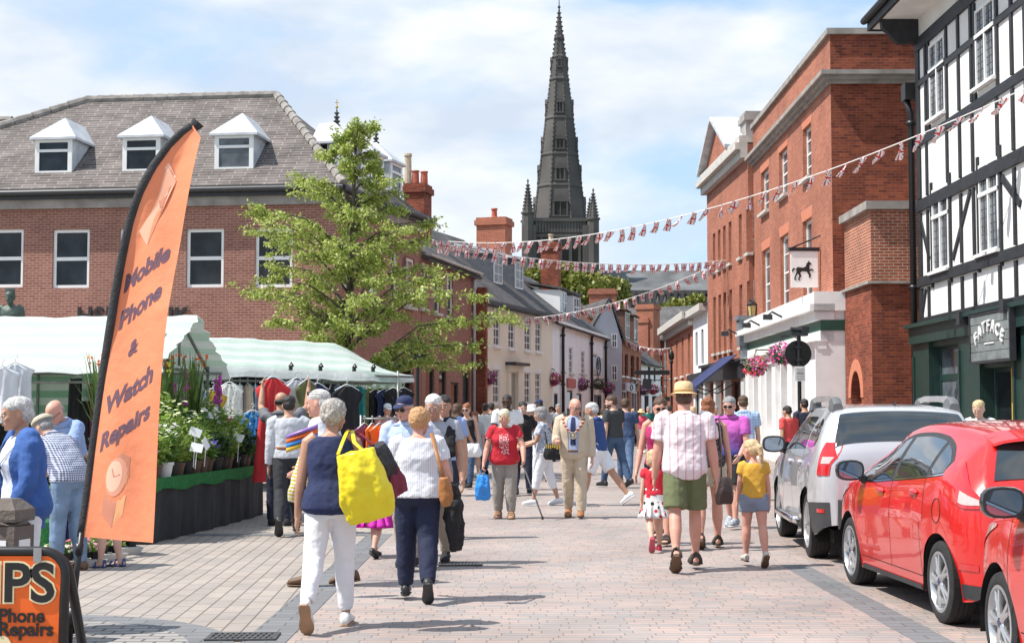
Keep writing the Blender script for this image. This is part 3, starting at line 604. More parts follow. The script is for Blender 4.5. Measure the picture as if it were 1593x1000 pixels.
# ================================================================ right side of the street
def bank_hall():
    """three-storey orange brick building with white banking front; facade along x=8.5"""
    b = Bld('brick_banking_hall', (8.62, 52.4), (8.5, 39.0), 'three storey orange brick building with a white columned bank front at street level', 'building')
    L = b.L; zt = 11.6; D = 12
    up2 = [b.box(*q) for q in ((1184, 264, 1196, 330), (1212, 232, 1225, 305), (1249, 196, 1262, 278))]
    up1 = [b.box(*q) for q in ((1186, 387, 1198, 494), (1214, 365, 1227, 480), (1249, 341, 1263, 463))]
    gz = b.uz(1297, 476)[1]
    lo = [(.9, 2.6, .9, 3.0), (3.6, 5.3, .9, 3.0), (6.4, 8.1, .9, 3.0), (9.3, 10.9, .1, 3.1)]
    mb = MB(); wall_face(mb, L, 0, zt, up2+up1+lo, .2)
    mb.poly([(L, 0, 0), (L, D, 0), (L, D, zt), (L, 0, zt)], 1); mb.poly([(0, 0, 0), (0, 0, zt), (0, D, zt), (0, D, 0)]); mb.poly([(0, D, 0), (0, D, zt), (L, D, zt), (L, D, 0)]); mb.poly([(0, 0, zt-.6), (L, 0, zt-.6), (L, D, zt-.6), (0, D, zt-.6)])
    mb.build('wall', [B_red, B_old], b.root)  # end wall: darker bricks with cornice shade worked into their colour
    for o in up2+up1: window(b.root, o, M_white, M_glass2, 1, 4, .09, .035, .18, sill=M_sill, sillw=.14)
    for o in up2+up1:      # flat gauged arches
        a = MB(); a.prism([(o[0]-.05, -.004, o[3]+.002), (o[1]+.05, -.004, o[3]+.002), (o[1]+.22, -.004, o[3]+.32), (o[0]-.22, -.004, o[3]+.32)], (0, .003, 0)); a.build('arch', pm('rubbed_brick', (.54, .19, .11), .85, .12, 8), b.root)
    mb = MB(); z = b.uz(1297, 108)[1]
    for d_, z0, z1 in ((.09, z-.30, z-.2), (.19, z-.2, z-.09), (.30, z-.09, z+.03)):
        mb.box((-.05, -d_, z0), (L, -.003, z1)); mb.box((L, -d_, z0), (L+d_, D, z1))
    mb.build('cornice', M_conc, b.root)
    mb = MB(); mb.box((-.05, -.1, zt), (L+.1, .4, zt+.16)); mb.box((L-.3, .4, zt), (L+.1, D, zt+.16)); mb.build('coping', M_conc, b.root)
    # white bank front
    f = MB(); z1 = b.uz(1297, 457)[1]; zf = z1-1.25
    f.box((-.1, -.28, .0), (L, -.205, .5)); W_ = [(-.1, .7), (2.8, 3.4), (5.5, 6.2), (8.3, 9.1), (11.1, L)]
    for a, c in W_: f.box((a, -.34, .5), (c, -.205, 3.2)); f.box((a-.08, -.42, 3.2), (c+.08, -.2045, 3.4)); f.box((a-.05, -.40, .0), (c+.05, -.281, .42))
    f.box((-.1, -.2, .02), (L, -.002, .9)); f.box((-.1, -.2, 3.1), (L, -.002, zf))
    for a, c in ((-.1, .9), (2.6, 3.6), (5.3, 6.4), (8.1, 9.3), (10.9, L)): f.box((a, -.2, .9), (c, -.002, 3.1))
    f.box((-.15, -.36, zf), (L+.06, -.002, zf+.28)); f.box((-.2, -.5, zf+.56), (L+.12, -.002, zf+.8)); f.box((-.25, -.66, zf+.8), (L+.2, -.002, zf+.98)); f.box((-.25, -.5, zf+.98), (L+.1, -.002, z1+.06))
    for a, c in W_:
        f.prism([(a-.1, -.205, 3.4), (a-.1, -.48, 3.42), (a-.1, -.62, zf-.002), (a-.1, -.205, zf-.002)], (c-a+.2, 0, 0))
    f.box((L, -.5, 0), (L+.05, .55, 3.4)); f.box((L, -.55, zf+.8), (L+.2, .6, z1+.05)); f.box((L, -.36, 3.4), (L+.06, .5, zf+.8))
    f.build('shop_front', M_white, b.root)
    g = MB(); g.box((-.1, -.36, zf+.28), (L+.09, -.002, zf+.56)); g.box((L+.09, -.3, zf+.28), (L+.1, .5, zf+.56)); g.build('green_fascia', pm('bottle_green_paint', (.025, .10, .07), .4, .1), b.root)
    for o in lo: window(b.root, o, M_white, M_glass2, 2, 2, .16, .08, .16)
    for px in (1130+45, 1214, 1252): mb = MB(); u = b.uz(px, 520)[0]; mb.tube([(u, -.66, zf+.9), (u, -.95, zf+1.05), (u, -1.05, zf+.95)], .03); mb.box((u-.1, -1.2, zf+.82), (u+.1, -.95, zf+.97)); mb.build('fascia_light', M_dark, b.root)
    # black horse sign on its bracket
    p = at(1251, 419, 40.6); s = empty('hanging_sign', (p.x, p.y, p.z), 0, 'white hanging bank sign with a rearing black horse', 'sign')
    mb = MB(); mb.box((-.37, -.04, -.5), (.37, .04, .5)); mb.build('board', M_white, s)
    mb = MB(); mb.box((-.42, -.07, .5), (.42, .07, .6)); mb.tube([(-.42, 0, .56), (.5, 0, .95), (.5, 0, .5), (.5, 0, -.55)], .022); mb.tube([(.5, 0, .95), (.56, .0, .95)], .03); mb.tube([(.5, 0, -.4), (.56, 0, -.4)], .03); mb.build('bracket', M_black, s)
    hz = [(-.40,.02),(-.33,.13),(-.22,.12),(-.05,.10),(.06,.16),(.1,.30),(.17,.36),(.2,.44),(.23,.37),(.31,.30),(.33,.25),(.25,.25),(.22,.14),(.24,.02),(.36,.06),(.42,-.03),(.38,-.08),(.36,.0),(.22,-.08),(.30,-.22),(.26,-.36),(.2,-.36),(.2,-.24),(.1,-.08),(-.12,-.06),(-.2,-.14),(-.14,-.28),(-.24,-.42),(-.18,-.48),(-.28,-.48),(-.3,-.42),(-.24,-.28),(-.3,-.16),(-.36,-.24),(-.42,-.40),(-.34,-.46),(-.46,-.46),(-.48,-.4),(-.42,-.22),(-.36,-.08),(-.38,.04),(-.5,.0),(-.54,-.12),(-.58,-.02),(-.5,.1)]
    mb = MB(); mb.prism([(x*.6, -.05, y*.6-.02) for x, y in hz], (0, .009, 0)); mb.build('horse_emblem', M_black, s)
bank_hall()
def pediment_house():
    b = Bld('pedimented_brick_house', (8.2, 61.8), (8.45, 52.55), 'tall orange brick house with stone cornice and small pediment beyond the banking hall', 'building')
    L = b.L; zt = b.uz(1172, 215)[1]; D = 11
    us = [b.uz(px, 400)[0] for px in (1111, 1119, 1127, 1136, 1152, 1164)]
    ops = []
    for u in us:
        for z0, z1 in ((3.9, 6.2), (7.2, 8.8)): ops.append((u-.32, u+.32, z0, z1))
    sh = [(.5, 2.6, .4, 2.7), (3.2, 5.0, .1, 2.7), (5.6, 8.6, .4, 2.7)]
    mb = MB(); wall_face(mb, L, 0, zt, ops+sh, .2)
    mb.poly([(L, 0, 0), (L, D, 0), (L, D, zt), (L, 0, zt)]); mb.poly([(0, 0, 0), (0, 0, zt), (0, D, zt), (0, D, 0)]); mb.poly([(0, D, 0), (0, D, zt), (L, D, zt), (L, D, 0)]); mb.poly([(0, 0, zt-.02), (L, 0, zt-.02), (L, D, zt-.02), (0, D, zt-.02)])
    mb.build('wall', B_red, b.root)
    for o in ops: window(b.root, o, M_white, M_glass, 1, 4, .07, .03, .18, sill=M_sill, sillw=.1)
    for o in sh: window(b.root, o, M_dark, M_glass, 2, 1, .1, .06, .16)
    mb = MB(); mb.box((-.1, -.25, zt-.5), (L, -.003, zt-.2)); mb.box((-.2, -.45, zt-.2), (L, -.003, zt+.05)); mb.box((-.1, -.3, zt+.05), (L, .4, zt+.3)); mb.build('cornice', M_sill, b.root)
    u0, u1 = -.1, b.uz(1143, 250)[0]; zp = b.uz(1118, 195)[1]+.0; mb = MB(); m = (u0+u1)/2
    mb.prism([(u0, -.1, zt+.3), (u1, -.1, zt+.3), (m, -.1, zp)], (0, .5, 0)); mb.build('pediment', B_red, b.root)
    mb = MB(); slope(mb, (u0-.1, -.4, zt+.3), (u0-.1, 5, zt+.3), (m, 5, zp+.15), (m, -.4, zp+.15), .15); slope(mb, (u1+.1, 5, zt+.3), (u1+.1, -.4, zt+.3), (m, -.4, zp+.15), (m, 5, zp+.15), .15); mb.f = mb.f; mb.build('pediment_roof', M_lead, b.root)
    p = at(1180, 178, 56); r = b.root.matrix_basis.inverted() @ p; chimney(b.root, (r.x, r.y), 1.2, 1.2, zt-.5, p.z, 0, M_conc)
    # shop fascia, dark shop front and the blue awning
    f = MB(); f.box((0, -.3, 2.75), (L, -.002, 3.35)); f.box((0, -.42, 3.35), (L, -.002, 3.45)); f.build('fascia', M_dark, b.root)
    for a, c in ((0, .45), (2.65, 3.15), (5.05, 5.55), (8.65, L)): f = MB(); f.box((a, -.22, 0), (c, -.002, 2.75)); f.build('pilaster', pm('grey_white_paint', (.6, .6, .6), .5, .06), b.root)
    aw = MB(); u0, u1 = b.uz(1100, 560, 1)[0]-.6, b.uz(1165, 510)[0]-.6
    aw.prism([(u0, -.35, 3.6), (u0, -.30, 3.6), (u0, -1.75, 2.45), (u0, -1.8, 2.47)], (u1-u0, 0, 0)); aw.box((u0, -1.8, 2.27), (u1, -1.775, 2.47)); a = aw.build('awning', pm('navy_awning', (.02, .03, .11), .8, .12), None); a.location = b.root.location; a.rotation_euler = b.root.rotation_euler
    tag(a, 'sloping navy blue shop awning under the pedimented brick house', 'awning')
    ar = MB()
    for u in (u0+.2, u1-.2): ar.tube([(u, -.32, 2.6), (u, -1.0, 2.2), (u, -1.76, 2.42)], .022)
    ar.build('awning_arm', M_black, a)
    # lead hopper and wall lantern by the party wall
    mb = MB(); u, z = b.uz(1157, 516, .3); mb.prism([(u-.3, -.5, z+.4), (u+.3, -.5, z+.4), (u+.22, -.5, z-.5), (u-.22, -.5, z-.5)], (0, .49, 0)); mb.box((u-.36, -.56, z+.4), (u+.36, -.01, z+.55)); mb.box((u-.2, -.4, z-1.1), (u+.2, -.01, z-.5)); mb.build('hopper', pm('blue_grey_lead', (.16, .19, .22), .6, .15), b.root)
    lamp = empty('wall_lantern', at(1171, 487, 52.0), 0, 'black wall lantern with yellowish glass above the lead hopper', 'lamp')
    mb = MB(); mb.tube([(0, .7, .5), (0, .1, .5), (0, 0, .4)], .03); mb.tube([(0, .7, -.1), (0, .3, .45)], .02); mb.lathe([(.05, .42), (.22, .3), (.2, .26)], 6); mb.lathe([(.05, -.3), (.13, -.24), (.13, -.2)], 6); [mb.tube([(.13*math.cos(k*math.pi/3), .13*math.sin(k*math.pi/3), -.22), (.19*math.cos(k*math.pi/3), .19*math.sin(k*math.pi/3), .28)], .012, 5) for k in range(6)]; mb.build('lantern_frame', M_black, lamp)
    mb = MB(); mb.lathe([(.12, -.21), (.18, .27)], 6); mb.build('lantern_glass', pm('yellow_glass', (.55, .47, .2), .2, .1), lamp)
pediment_house()
def low_right():
    b = Bld('low_white_house', (8.28, 67.5), (8.2, 61.9), 'narrow white rendered house with black shop brackets beside the pedimented house', 'building')
    zt = 6.1; mb = MB(); body(mb, b.L, 9, zt, 7.4, [(.9, 1.8, 3.6, 5.1), (3.2, 4.1, 3.6, 5.1), (.6, 2.4, .2, 2.5), (3.2, 5, .2, 2.5)], .15); mb.build('wall', P_white, b.root)
    for o in ((.9, 1.8, 3.6, 5.1), (3.2, 4.1, 3.6, 5.1), (.6, 2.4, .2, 2.5), (3.2, 5, .2, 2.5)): window(b.root, o, M_dark, M_glass, 1, 2, .07, .04, .13)
    mb = MB(); mb.box((0, -.35, zt-.3), (b.L, -.003, zt)); mb.build('cornice', M_sill, b.root)
    mb = MB(); mb.box((0, -.3, 2.6), (b.L, -.003, 3.2)); mb.build('fascia', M_dark, b.root)
    mb = MB(); gable(mb, b.L, 9, zt+.05, 7.4, .2); mb.build('roof', T_slate, b.root)
    b = Bld('low_brick_house', (8.62, 82.4), (8.28, 67.6), 'low orange brick house with pale eaves at the right of the far street', 'building')
    us = [b.uz(px, 560)[0] for px in (1044, 1053, 1062, 1072)]; ops = [(u-.5, u+.5, 3.3, 5.2) for u in us]+[(u-.6, u+.6, .4, 2.5) for u in us]
    mb = MB(); body(mb, b.L, 9, zt, 8, ops, .18); mb.build('wall', B_red, b.root)
    for o in ops: window(b.root, o, M_white, M_glass, 2, 3, .08, .04, .16, sill=M_white)
    mb = MB(); mb.box((-.1, -.2, zt-.6), (b.L, -.003, zt-.3)); mb.box((-.2, -.5, zt-.3), (b.L, -.003, zt+.05)); mb.build('cornice', M_sill, b.root)
    mb = MB(); gable(mb, b.L, 9, zt+.1, 8, .4); mb.build('roof', T_slate, b.root)
    p = at(1090, 430, 68); r = b.root.matrix_basis.inverted() @ p; chimney(b.root, (r.x+.4, 2.), 1.0, 1.0, 6, p.z, 0, pm('lead_grey', (.3, .32, .34), .7, .15))
    for px in (1044-125, ): pass
    p = at(907, 505, 110)
low_right()
def porch():
    """brick block with an arched opening, standing against the banking hall's end wall"""
    x0 = 8.77; yn, yf = 36.0, 38.9; X1 = 12.5
    o = empty('brick_porch', (x0, yf, 0), 0, 'dark red brick corner porch with stone bands and an arched opening', 'porch')
    zt = at(1357, 326, yn).z; zb = at(1357, 440, yn).z; zb2 = at(1357, 455, yn).z
    dep = yf-yn; n = 12
    # arched opening in the street-facing (-x) face; local: x to the right, y from -dep (near) to 0 (far)
    ya, yb = -(yf-37.15), -(yf-38.25); zs = 1.9; r = (yb-ya)/2; c = (ya+yb)/2
    arc = [(c-r*math.cos(math.pi*k/n), zs+1.25*r*math.sin(math.pi*k/n)) for k in range(n+1)]
    mb = MB()
    mb.poly([(0, -dep, 0), (0, ya, 0), (0, ya, zs), (0, -dep, zs)][::-1]); mb.poly([(0, yb, 0), (0, 0, 0), (0, 0, zs), (0, yb, zs)][::-1])
    top = zb-.02
    for k in range(n):
        mb.poly([(0, arc[k][0], arc[k][1]), (0, arc[k+1][0], arc[k+1][1]), (0, arc[k+1][0], top), (0, arc[k][0], top)][::-1])
        mb.poly([(0, arc[k][0], arc[k][1]), (0, arc[k+1][0], arc[k+1][1]), (.55, arc[k+1][0], arc[k+1][1]), (.55, arc[k][0], arc[k][1])])
    mb.poly([(0, -dep, zs), (0, ya, zs), (0, ya, top), (0, -dep, top)][::-1]); mb.poly([(0, yb, zs), (0, 0, zs), (0, 0, top), (0, yb, top)][::-1])
    for y in (ya, yb): mb.poly([(0, y, 0), (.55, y, 0), (.55, y, zs), (0, y, zs)])
    mb.poly([(0, -dep, 0), (X1-x0, -dep, 0), (X1-x0, -dep, top), (0, -dep, top)]); mb.poly([(X1-x0, -dep, 0), (X1-x0, 0, 0), (X1-x0, 0, top), (X1-x0, -dep, top)]); mb.poly([(.9, -dep+.1, 0), (.9, 0, 0), (.9, 0, top), (.9, -dep+.1, top)])
    mb.build('wall', B_old, o)
    mb = MB(); mb.box((.02, -dep+.02, zb2-.05), (X1-x0, 0, zt)); mb.build('upper_wall', B_porch, o)
    mb = MB(); mb.box((-.1, -dep-.1, top), (X1-x0, .0, zb2+.28)); mb.box((-.12, -dep-.12, zt), (X1-x0, .0, zt+.2)); mb.build('stone_band', M_conc, o)
    mb = MB(); pts = [(c-(r+.0)*math.cos(math.pi*k/n), zs+1.25*r*math.sin(math.pi*k/n)) for k in range(n+1)]; p2 = [(c-(r+.26)*math.cos(math.pi*k/n), zs+1.25*(r+.24)*math.sin(math.pi*k/n)) for k in range(n+1)]
    for k in range(n): mb.prism([(-.02, *pts[k]), (-.02, *pts[k+1]), (-.02, *p2[k+1]), (-.02, *p2[k])], (.018, 0, 0))
    mb.build('arch', pm('rubbed_brick', (.54, .19, .11), .85, .12, 8), o)
    mb = MB(); mb.box((.86, c-.1, 1.5), (.895, yb+.3, 2.1)); mb.build('notice', M_white, o)
porch()
def timber_house():
    X = 9.7; b = Bld('timber_framed_house', (X, 35.0), (X, 24.0), 'black and white timber framed building with a dark green shop front', 'building')
    L = b.L; D = 8; zt = b.uz(1432, 78)[1]+.9
    bw = pm('black_timber', (.018, .02, .024), .6, .35, 4, .3, 30); wp = pm('limewashed_plaster', (.76, .75, .73), .9, .09, 1.1, .6, 14)
    zs = b.uz(1433, 509)[1]            # top of the shop fascia at the far end
    zj = b.uz(1433, 440)[1]            # jetty beam
    wins = [b.box(*q) for q in ((1448, 62, 1472, 182), (1520, 5, 1550, 130), (1453, 290, 1478, 420), (1526, 250, 1556, 392))]
    sh = [(b.uz(1459, 560)[0], b.uz(1505, 560)[0], .5, b.uz(1480, 536)[1]), (b.uz(1540, 600)[0], b.uz(1592, 600)[0], .1, b.uz(1560, 570)[1]), (8.0, 10.6, .5, 3.0)]
    mb = MB(); wall_face(mb, L, 0, zt, wins+sh, .16); mb.poly([(0, 0, 0), (0, 0, zt), (0, D, zt), (0, D, 0)]); mb.poly([(L, 0, 0), (L, D, 0), (L, D, zt), (L, 0, zt)]); mb.poly([(0, D, 0), (0, D, zt), (L, D, zt), (L, D, 0)])
    mb.build('wall', wp, b.root)
    t = MB(); P = .05; rnd = random.Random(3)
    def hor(z, h, p=P): t.box((0, -p, z-h/2), (L, -.003, z+h/2))
    def ver(u, z0, z1, w=.12, p=P-.004):
        if z1 > z0: t.box((u-w/2, -p, z0), (u+w/2, -.002, z1))
    def dia(u0, z0, u1, z1, w=.12):
        d = V((u1-u0, z1-z0)).normalized(); q = V((-d.y, d.x))*w/2
        t.prism([(u0+q.x, -P+.012, z0+q.y), (u0-q.x, -P+.012, z0-q.y), (u1-q.x, -P+.012, z1-q.y), (u1+q.x, -P+.012, z1+q.y)], (0, P-.013, 0))
    H2 = b.uz(1432, 318)[1]; H3 = b.uz(1432, 222)[1]; H1 = zj
    # horizontal members
    hor(zj, .22, .09); hor(H2-.05, .27, .07); hor(H3, .2); hor(b.uz(1432, 130)[1], .14); hor(zt-.75, .3, .06); hor(zs+.12, .16, .07)
    us = []
    px = [1432, 1444, 1476, 1496, 1516, 1555, 1580]
    for p in px: us.append(b.uz(p, 300)[0])
    us += [us[-1]+.75, us[-1]+1.5, us[-1]+2.4, L-.1]
    inw = lambda u, z0, z1: any(w[0]-.06 < u < w[1]+.06 and w[2] < (z0+z1)/2 < w[3] for w in wins)
    for u in us:
        for z0, z1 in ((zs+.2, zj-.15), (zj+.15, H2-.22), (H2+.12, H3-.13), (H3+.13, zt-.9)):
            if not inw(u, z0, z1): ver(u, z0, z1, .125 if u > .2 else .26)
    for w in wins: ver(w[0]-.1, w[2]-.35, w[3]+.2, .11); ver(w[1]+.1, w[2]-.35, w[3]+.2, .11)
    u = lambda p: b.uz(p, 360)[0]
    dia(u(1483), zj+.3, u(1512), H2-.25); dia(u(1434), H2-.4, u(1446), zj+.5); dia(u(1562), H2-.3, u(1590), zj+.9, .15); dia(u(1434), zs+.3, u(1440), zj-.2, .1)
    dia(us[-3], zj+.3, us[-2], H2-.3)
    t.build('timber_frame', bw, b.root)
    for w in wins:
        fr = window(b.root, w, M_white, M_glass2, 1, 1, .06, .010, .06, name='window', proud=.05, sill=None); q = MB()
        for i in range(1, 6): u_ = lerp(w[0]+.06, w[1]-.06, i/6); q.box((u_-.006, -.024, w[2]+.06), (u_+.006, -.0125, w[3]-.06))
        for i in range(1, 10): z_ = lerp(w[2]+.06, w[3]-.06, i/10); q.box((w[0]+.06, -.022, z_-.006), (w[1]-.06, -.0126, z_+.006))
        q.build('leading', pm('window_leading', (.12, .12, .125), .6, .1), fr)
        q = MB(); q.box((lerp(w[0], w[1], .5)-.035, -.06, w[2]), (lerp(w[0], w[1], .5)+.035, -.012, w[3])); q.box((w[0], -.07, lerp(w[2], w[3], .66)-.04), (w[1], -.012, lerp(w[2], w[3], .66)+.04)); q.build('mullion', M_white, fr)
        q = MB(); q.box((w[0]-.1, -.15, w[2]-.07), (w[1]+.1, -.052, w[2]-.002)); q.build('sill', M_white, fr)
    # eaves with brackets
    e = MB(); ez = zt; pr = .9
    e.box((-.75, -pr, ez-.12), (L, .0, ez-.06)); e.build('soffit', wp, b.root)
    e = MB(); e.box((-.8, -pr-.08, ez-.16), (L, -pr, ez+.12)); e.box((-.8, -pr, ez-.16), (-.751, D, ez+.12)); e.tube([(-.85, -pr-.15, ez+.1), (L, -pr-.15, ez+.1)], .09, 8); e.build('bargeboard', bw, b.root)
    for uu in (.12, b.uz(1508, 20, .5)[0], b.uz(1508, 20, .5)[0]+2.6, b.uz(1508, 20, .5)[0]+5.2):
        k = MB(); pts = [(0, 0)]+[(-pr*.98*math.sin(a*math.pi/16), -.62+.62*(1-math.cos(a*math.pi/16))+.05*math.sin(a*math.pi/2)) for a in range(9)]+[(-pr*.98, 0)]
        k.prism([(uu-.1, y-.004, ez-.13+z) for y, z in pts], (.2, 0, 0)); k.build('eaves_bracket', bw, b.root)
    rf = MB(); slope(rf, (-.85, -pr-.1, ez+.12), (L+.3, -pr-.1, ez+.12), (L+.3, D/2, ez+4), (-.85, D/2, ez+4), .12); slope(rf, (L+.3, D+.3, ez+.12), (-.85, D+.3, ez+.12), (-.85, D/2, ez+4), (L+.3, D/2, ez+4), .12); rf.build('roof', T_slate, b.root)
    g = MB(); g.poly([(-.02, 0, zt), (-.02, D/2, zt+3.9), (-.02, D, zt)]); g.build('gable', wp, b.root)
    drainpipe(b.root, -.22, 0, zt-2, M_black, -.1, .08); mb = MB(); mb.box((-.4, -.28, zt-2.0), (-.02, .05, zt-1.6)); mb.build('hopper', M_black, b.root)
    # dark green shop front
    gr = pm('dark_green_paint', (.016, .042, .036), .35, .12, 4); f = MB()
    f.box((0, -.3, zs-.42), (L, -.004, zs-.05)); f.box((-.02, -.42, zs-.05), (L, -.004, zs+.04))
    for a, c in ((0, sh[0][0]-.02), (sh[0][1]+.02, sh[1][0]-.02), (sh[1][1]+.02, sh[2][0]-.02), (sh[2][1]+.02, L)): f.box((a, -.2, 0), (c, -.004, zs-.422)); f.box((a+.06, -.24, .3), (a+.16, -.201, zs-.7))
    for s_ in sh: f.box((s_[0]-.02, -.12, s_[3]), (s_[1]+.02, -.004, zs-.423))
    for s_ in (sh[0], sh[2]): f.box((s_[0]-.02, -.16, 0), (s_[1]+.02, -.004, s_[2]))
    for s_ in sh: f.box((s_[0]+.001, -.1, s_[2]), (s_[0]+.014, .09, s_[3]-.001)); f.box((s_[1]-.014, -.1, s_[2]), (s_[1]-.001, .09, s_[3]-.001)); f.box((s_[0]+.014, -.1, s_[3]-.015), (s_[1]-.014, .09, s_[3]-.001))
    f.build('shop_front', gr, b.root)
    window(b.root, sh[0], gr, M_glass2, 1, 1, .09, .07, .1, mid=.72, name='shop_window'); window(b.root, sh[2], gr, M_glass2, 2, 1, .09, .07, .1, mid=.72, name='shop_window')
    d = window(b.root, sh[1], gr, M_glass, 2, 1, .1, .07, .16, name='door'); q = MB(); q.box((lerp(sh[1][0], sh[1][1], .55), .07, .3), (lerp(sh[1][0], sh[1][1], .85), .1, 2.4)); q.build('yellow_panel', pm('yellow_panel', (.65, .42, .02), .5, .1), d)
    for uu, z in ((b.uz(1503, 490, .3)[0], b.uz(1503, 490, .3)[1]), (b.uz(1572, 470, .3)[0], b.uz(1572, 470, .3)[1])):
        k = MB(); k.tube([(uu+.05, -.004, z-.25), (uu, -.3, z-.2)], .03); k.box((uu-.11, -.48, z-.2), (uu+.11, -.28, z+.06)); k.build('floodlight', M_dark, b.root)
    # carved shop sign
    a = b.box(1510, 487, 1571, 560, .4); s = empty('shop_sign', b.root.location, b.root.rotation_euler.z, 'grey planked shop sign reading FATFACE in white arched letters', 'sign')
    u0, u1, z0, z1 = a; mb = MB(); pl = pm('grey_planks', (.16, .18, .18), .8, .3, 3, .3, 20)
    for k in range(5): mb.box((u0, -.40+.004*(k % 2), lerp(z0, z1, k/5)+.006), (u1, -.305, lerp(z0, z1, (k+1)/5)-.006))
    mb.box((u0, -.37, z0), (u1, -.304, z1)); mb.build('board', pl, s)
    mb = MB(); mb.box((u0-.05, -.42, z0-.05), (u0, -.303, z1+.05)); mb.box((u1, -.42, z0-.05), (u1+.05, -.303, z1+.05)); mb.box((u0, -.42, z1), (u1, -.303, z1+.05)); mb.box((u0, -.42, z0-.05), (u1, -.303, z0)); mb.build('frame', M_dark, s)
    cx = (u0+u1)/2; Rr = 1.9
    for i, ch in enumerate('FATFACE'):
        an = (i-3)*.155; text(ch, .33, .03, 'letter', M_white, s, .012, Matrix.Translation((cx+Rr*math.sin(an)*.92, -.42, z0+.66-Rr*(1-math.cos(an))*1.1)) @ Matrix.Rotation(an, 4, 'Y'))
    mb = MB(); mb.box((cx-.28, -.415, z0+.32), (cx+.28, -.402, z0+.345)); mb.build('rule', M_white, s)
    return b
TIMBER = timber_house()
# ================================================================ cathedral, far beyond the roofs
def cathedral():
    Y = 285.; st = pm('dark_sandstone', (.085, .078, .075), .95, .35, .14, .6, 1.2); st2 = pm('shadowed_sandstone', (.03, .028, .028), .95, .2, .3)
    bx = at(871, 640, Y).x; z = lambda py: at(871, py, Y).z; k = Y/2300
    o = empty('cathedral', (bx, Y, 0), 0, 'dark sandstone cathedral with a tall crocketed spire above the roofs', 'cathedral')
    zt = z(345); hw = 58*k; T = MB(); w = 46*k
    T.box((-w, -w, 0), (w, w, zt))
    for sx in (-1, 1):
        for sy in (-1, 1):
            T.box((sx*w-1.5, sy*w-1.1, 0), (sx*w+1.1, sy*w+1.1, zt-1.5)); T.box((sx*w-1.5, sy*w-1.5, 0), (sx*w+1.5, sy*w+1.5, zt-14))
    for zz in (zt-.2, zt-3.2, zt-14): T.box((-w-.5, -w-.5, zz-.5), (w+.5, w+.5, zz))
    n = 17
    for i in range(n): u = lerp(-w+1.2, w-1.2, i/(n-1)); T.box((u-.22, -w-.28, zt-2.8), (u+.22, -w+.01, zt-.6))
    for u in (-3.6, -1.9, 0, 1.9, 3.6): T.box((u-.25, -w-.45, zt-13.8), (u+.25, -w+.01, zt-3.4))
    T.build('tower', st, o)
    B = MB()
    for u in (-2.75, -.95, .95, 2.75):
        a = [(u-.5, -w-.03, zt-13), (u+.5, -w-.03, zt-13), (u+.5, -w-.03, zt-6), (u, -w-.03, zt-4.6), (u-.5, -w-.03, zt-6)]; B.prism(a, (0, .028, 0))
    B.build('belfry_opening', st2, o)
    # octagonal spire with string courses, ribs, crockets and lucarnes
    zb, za = zt, z(13); rb = 38.5*k; Sp = MB()
    rad = lambda zz: rb*(1-(zz-zb)/(za-zb))+.12
    ring = lambda zz, e=0: [((rad(zz)+e)*math.cos(R(22.5+45*i))/math.cos(R(22.5)), (rad(zz)+e)*math.sin(R(22.5+45*i))/math.cos(R(22.5)), zz) for i in range(8)]
    Sp.rings([ring(zb), ring(za)])
    for py in (292, 243, 186, 125, 90, 60): Sp.rings([ring(z(py)-.35, .05), ring(z(py)-.1, .2), ring(z(py)+.15, .2), ring(z(py)+.35, .02)])
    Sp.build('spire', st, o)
    Cr = MB()
    for i in range(8):
        a = R(22.5+45*i); q = 46
        for j in range(q):
            zz = lerp(zb+1, za-1, j/(q-1)); r = rad(zz)/math.cos(R(22.5))+.1; s_ = .25*(1-.45*j/q)
            Cr.ell((r*math.cos(a), r*math.sin(a), zz), (s_, s_, s_*.8), 5, 4)
        p0 = V((rad(zb)*math.cos(a)/math.cos(R(22.5)), rad(zb)*math.sin(a)/math.cos(R(22.5)), zb)); Cr.tube([p0, (0, 0, za)], [.25, .08], 5)
    Cr.build('crocket', st, o)
    def lucarne(zz, wd, h, ang):
        r = rad(zz); M = Matrix.Rotation(ang, 4, 'Z'); g = MB(M); y = -r-.25; yb = -rad(zz+h*1.5)+.4
        for s in (-1, 1): g.box((s*wd/2-.17, y, zz), (s*wd/2+.17, yb, zz+h))
        g.box((-.1, y+.1, zz), (.1, yb, zz+h)); g.prism([(-wd/2-.35, y-.05, zz+h), (wd/2+.35, y-.05, zz+h), (0, y-.05, zz+h*1.62)], (0, yb-y, 0)); g.box((-wd/2-.3, y-.1, zz-.3), (wd/2+.3, yb, zz)); g.build('lucarne', st, o)
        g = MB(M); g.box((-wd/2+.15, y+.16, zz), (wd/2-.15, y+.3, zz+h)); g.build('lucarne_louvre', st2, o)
    for ai in range(4):
        a = R(90*ai); lucarne(z(340), 2.6, 2.6, a); lucarne(z(284), 1.7, 2.1, a+R(0)); lucarne(z(235), 1.5, 1.7, a); lucarne(z(178), 1.2, 1.8, a); lucarne(z(106), .7, 1.3, a)
    for sx in (-1, 1):
        for sy in (-1, 1):
            f = MB(Matrix.Translation((sx*(w+.5), sy*(w+.5), 0))); zc = zt-4; zq = z(337) if sx < 0 else z(346); zp = z(291) if sx < 0 else z(305)
            f.lathe([(1.1, zc-20), (1.1, zq-.4), (1.35, zq-.3), (1.35, zq), (1.0, zq+.05), (.08, zp), (.25, zp+.1), (.05, zp+.6)], 8)
            for i in range(8):
                for j in range(9): t = j/9; r = lerp(1.0, .1, t)+.08; f.ell((r*math.cos(R(45*i)), r*math.sin(R(45*i)), lerp(zq, zp, t)), (.17, .17, .16), 5, 4)
            f.build('pinnacle', st, o)
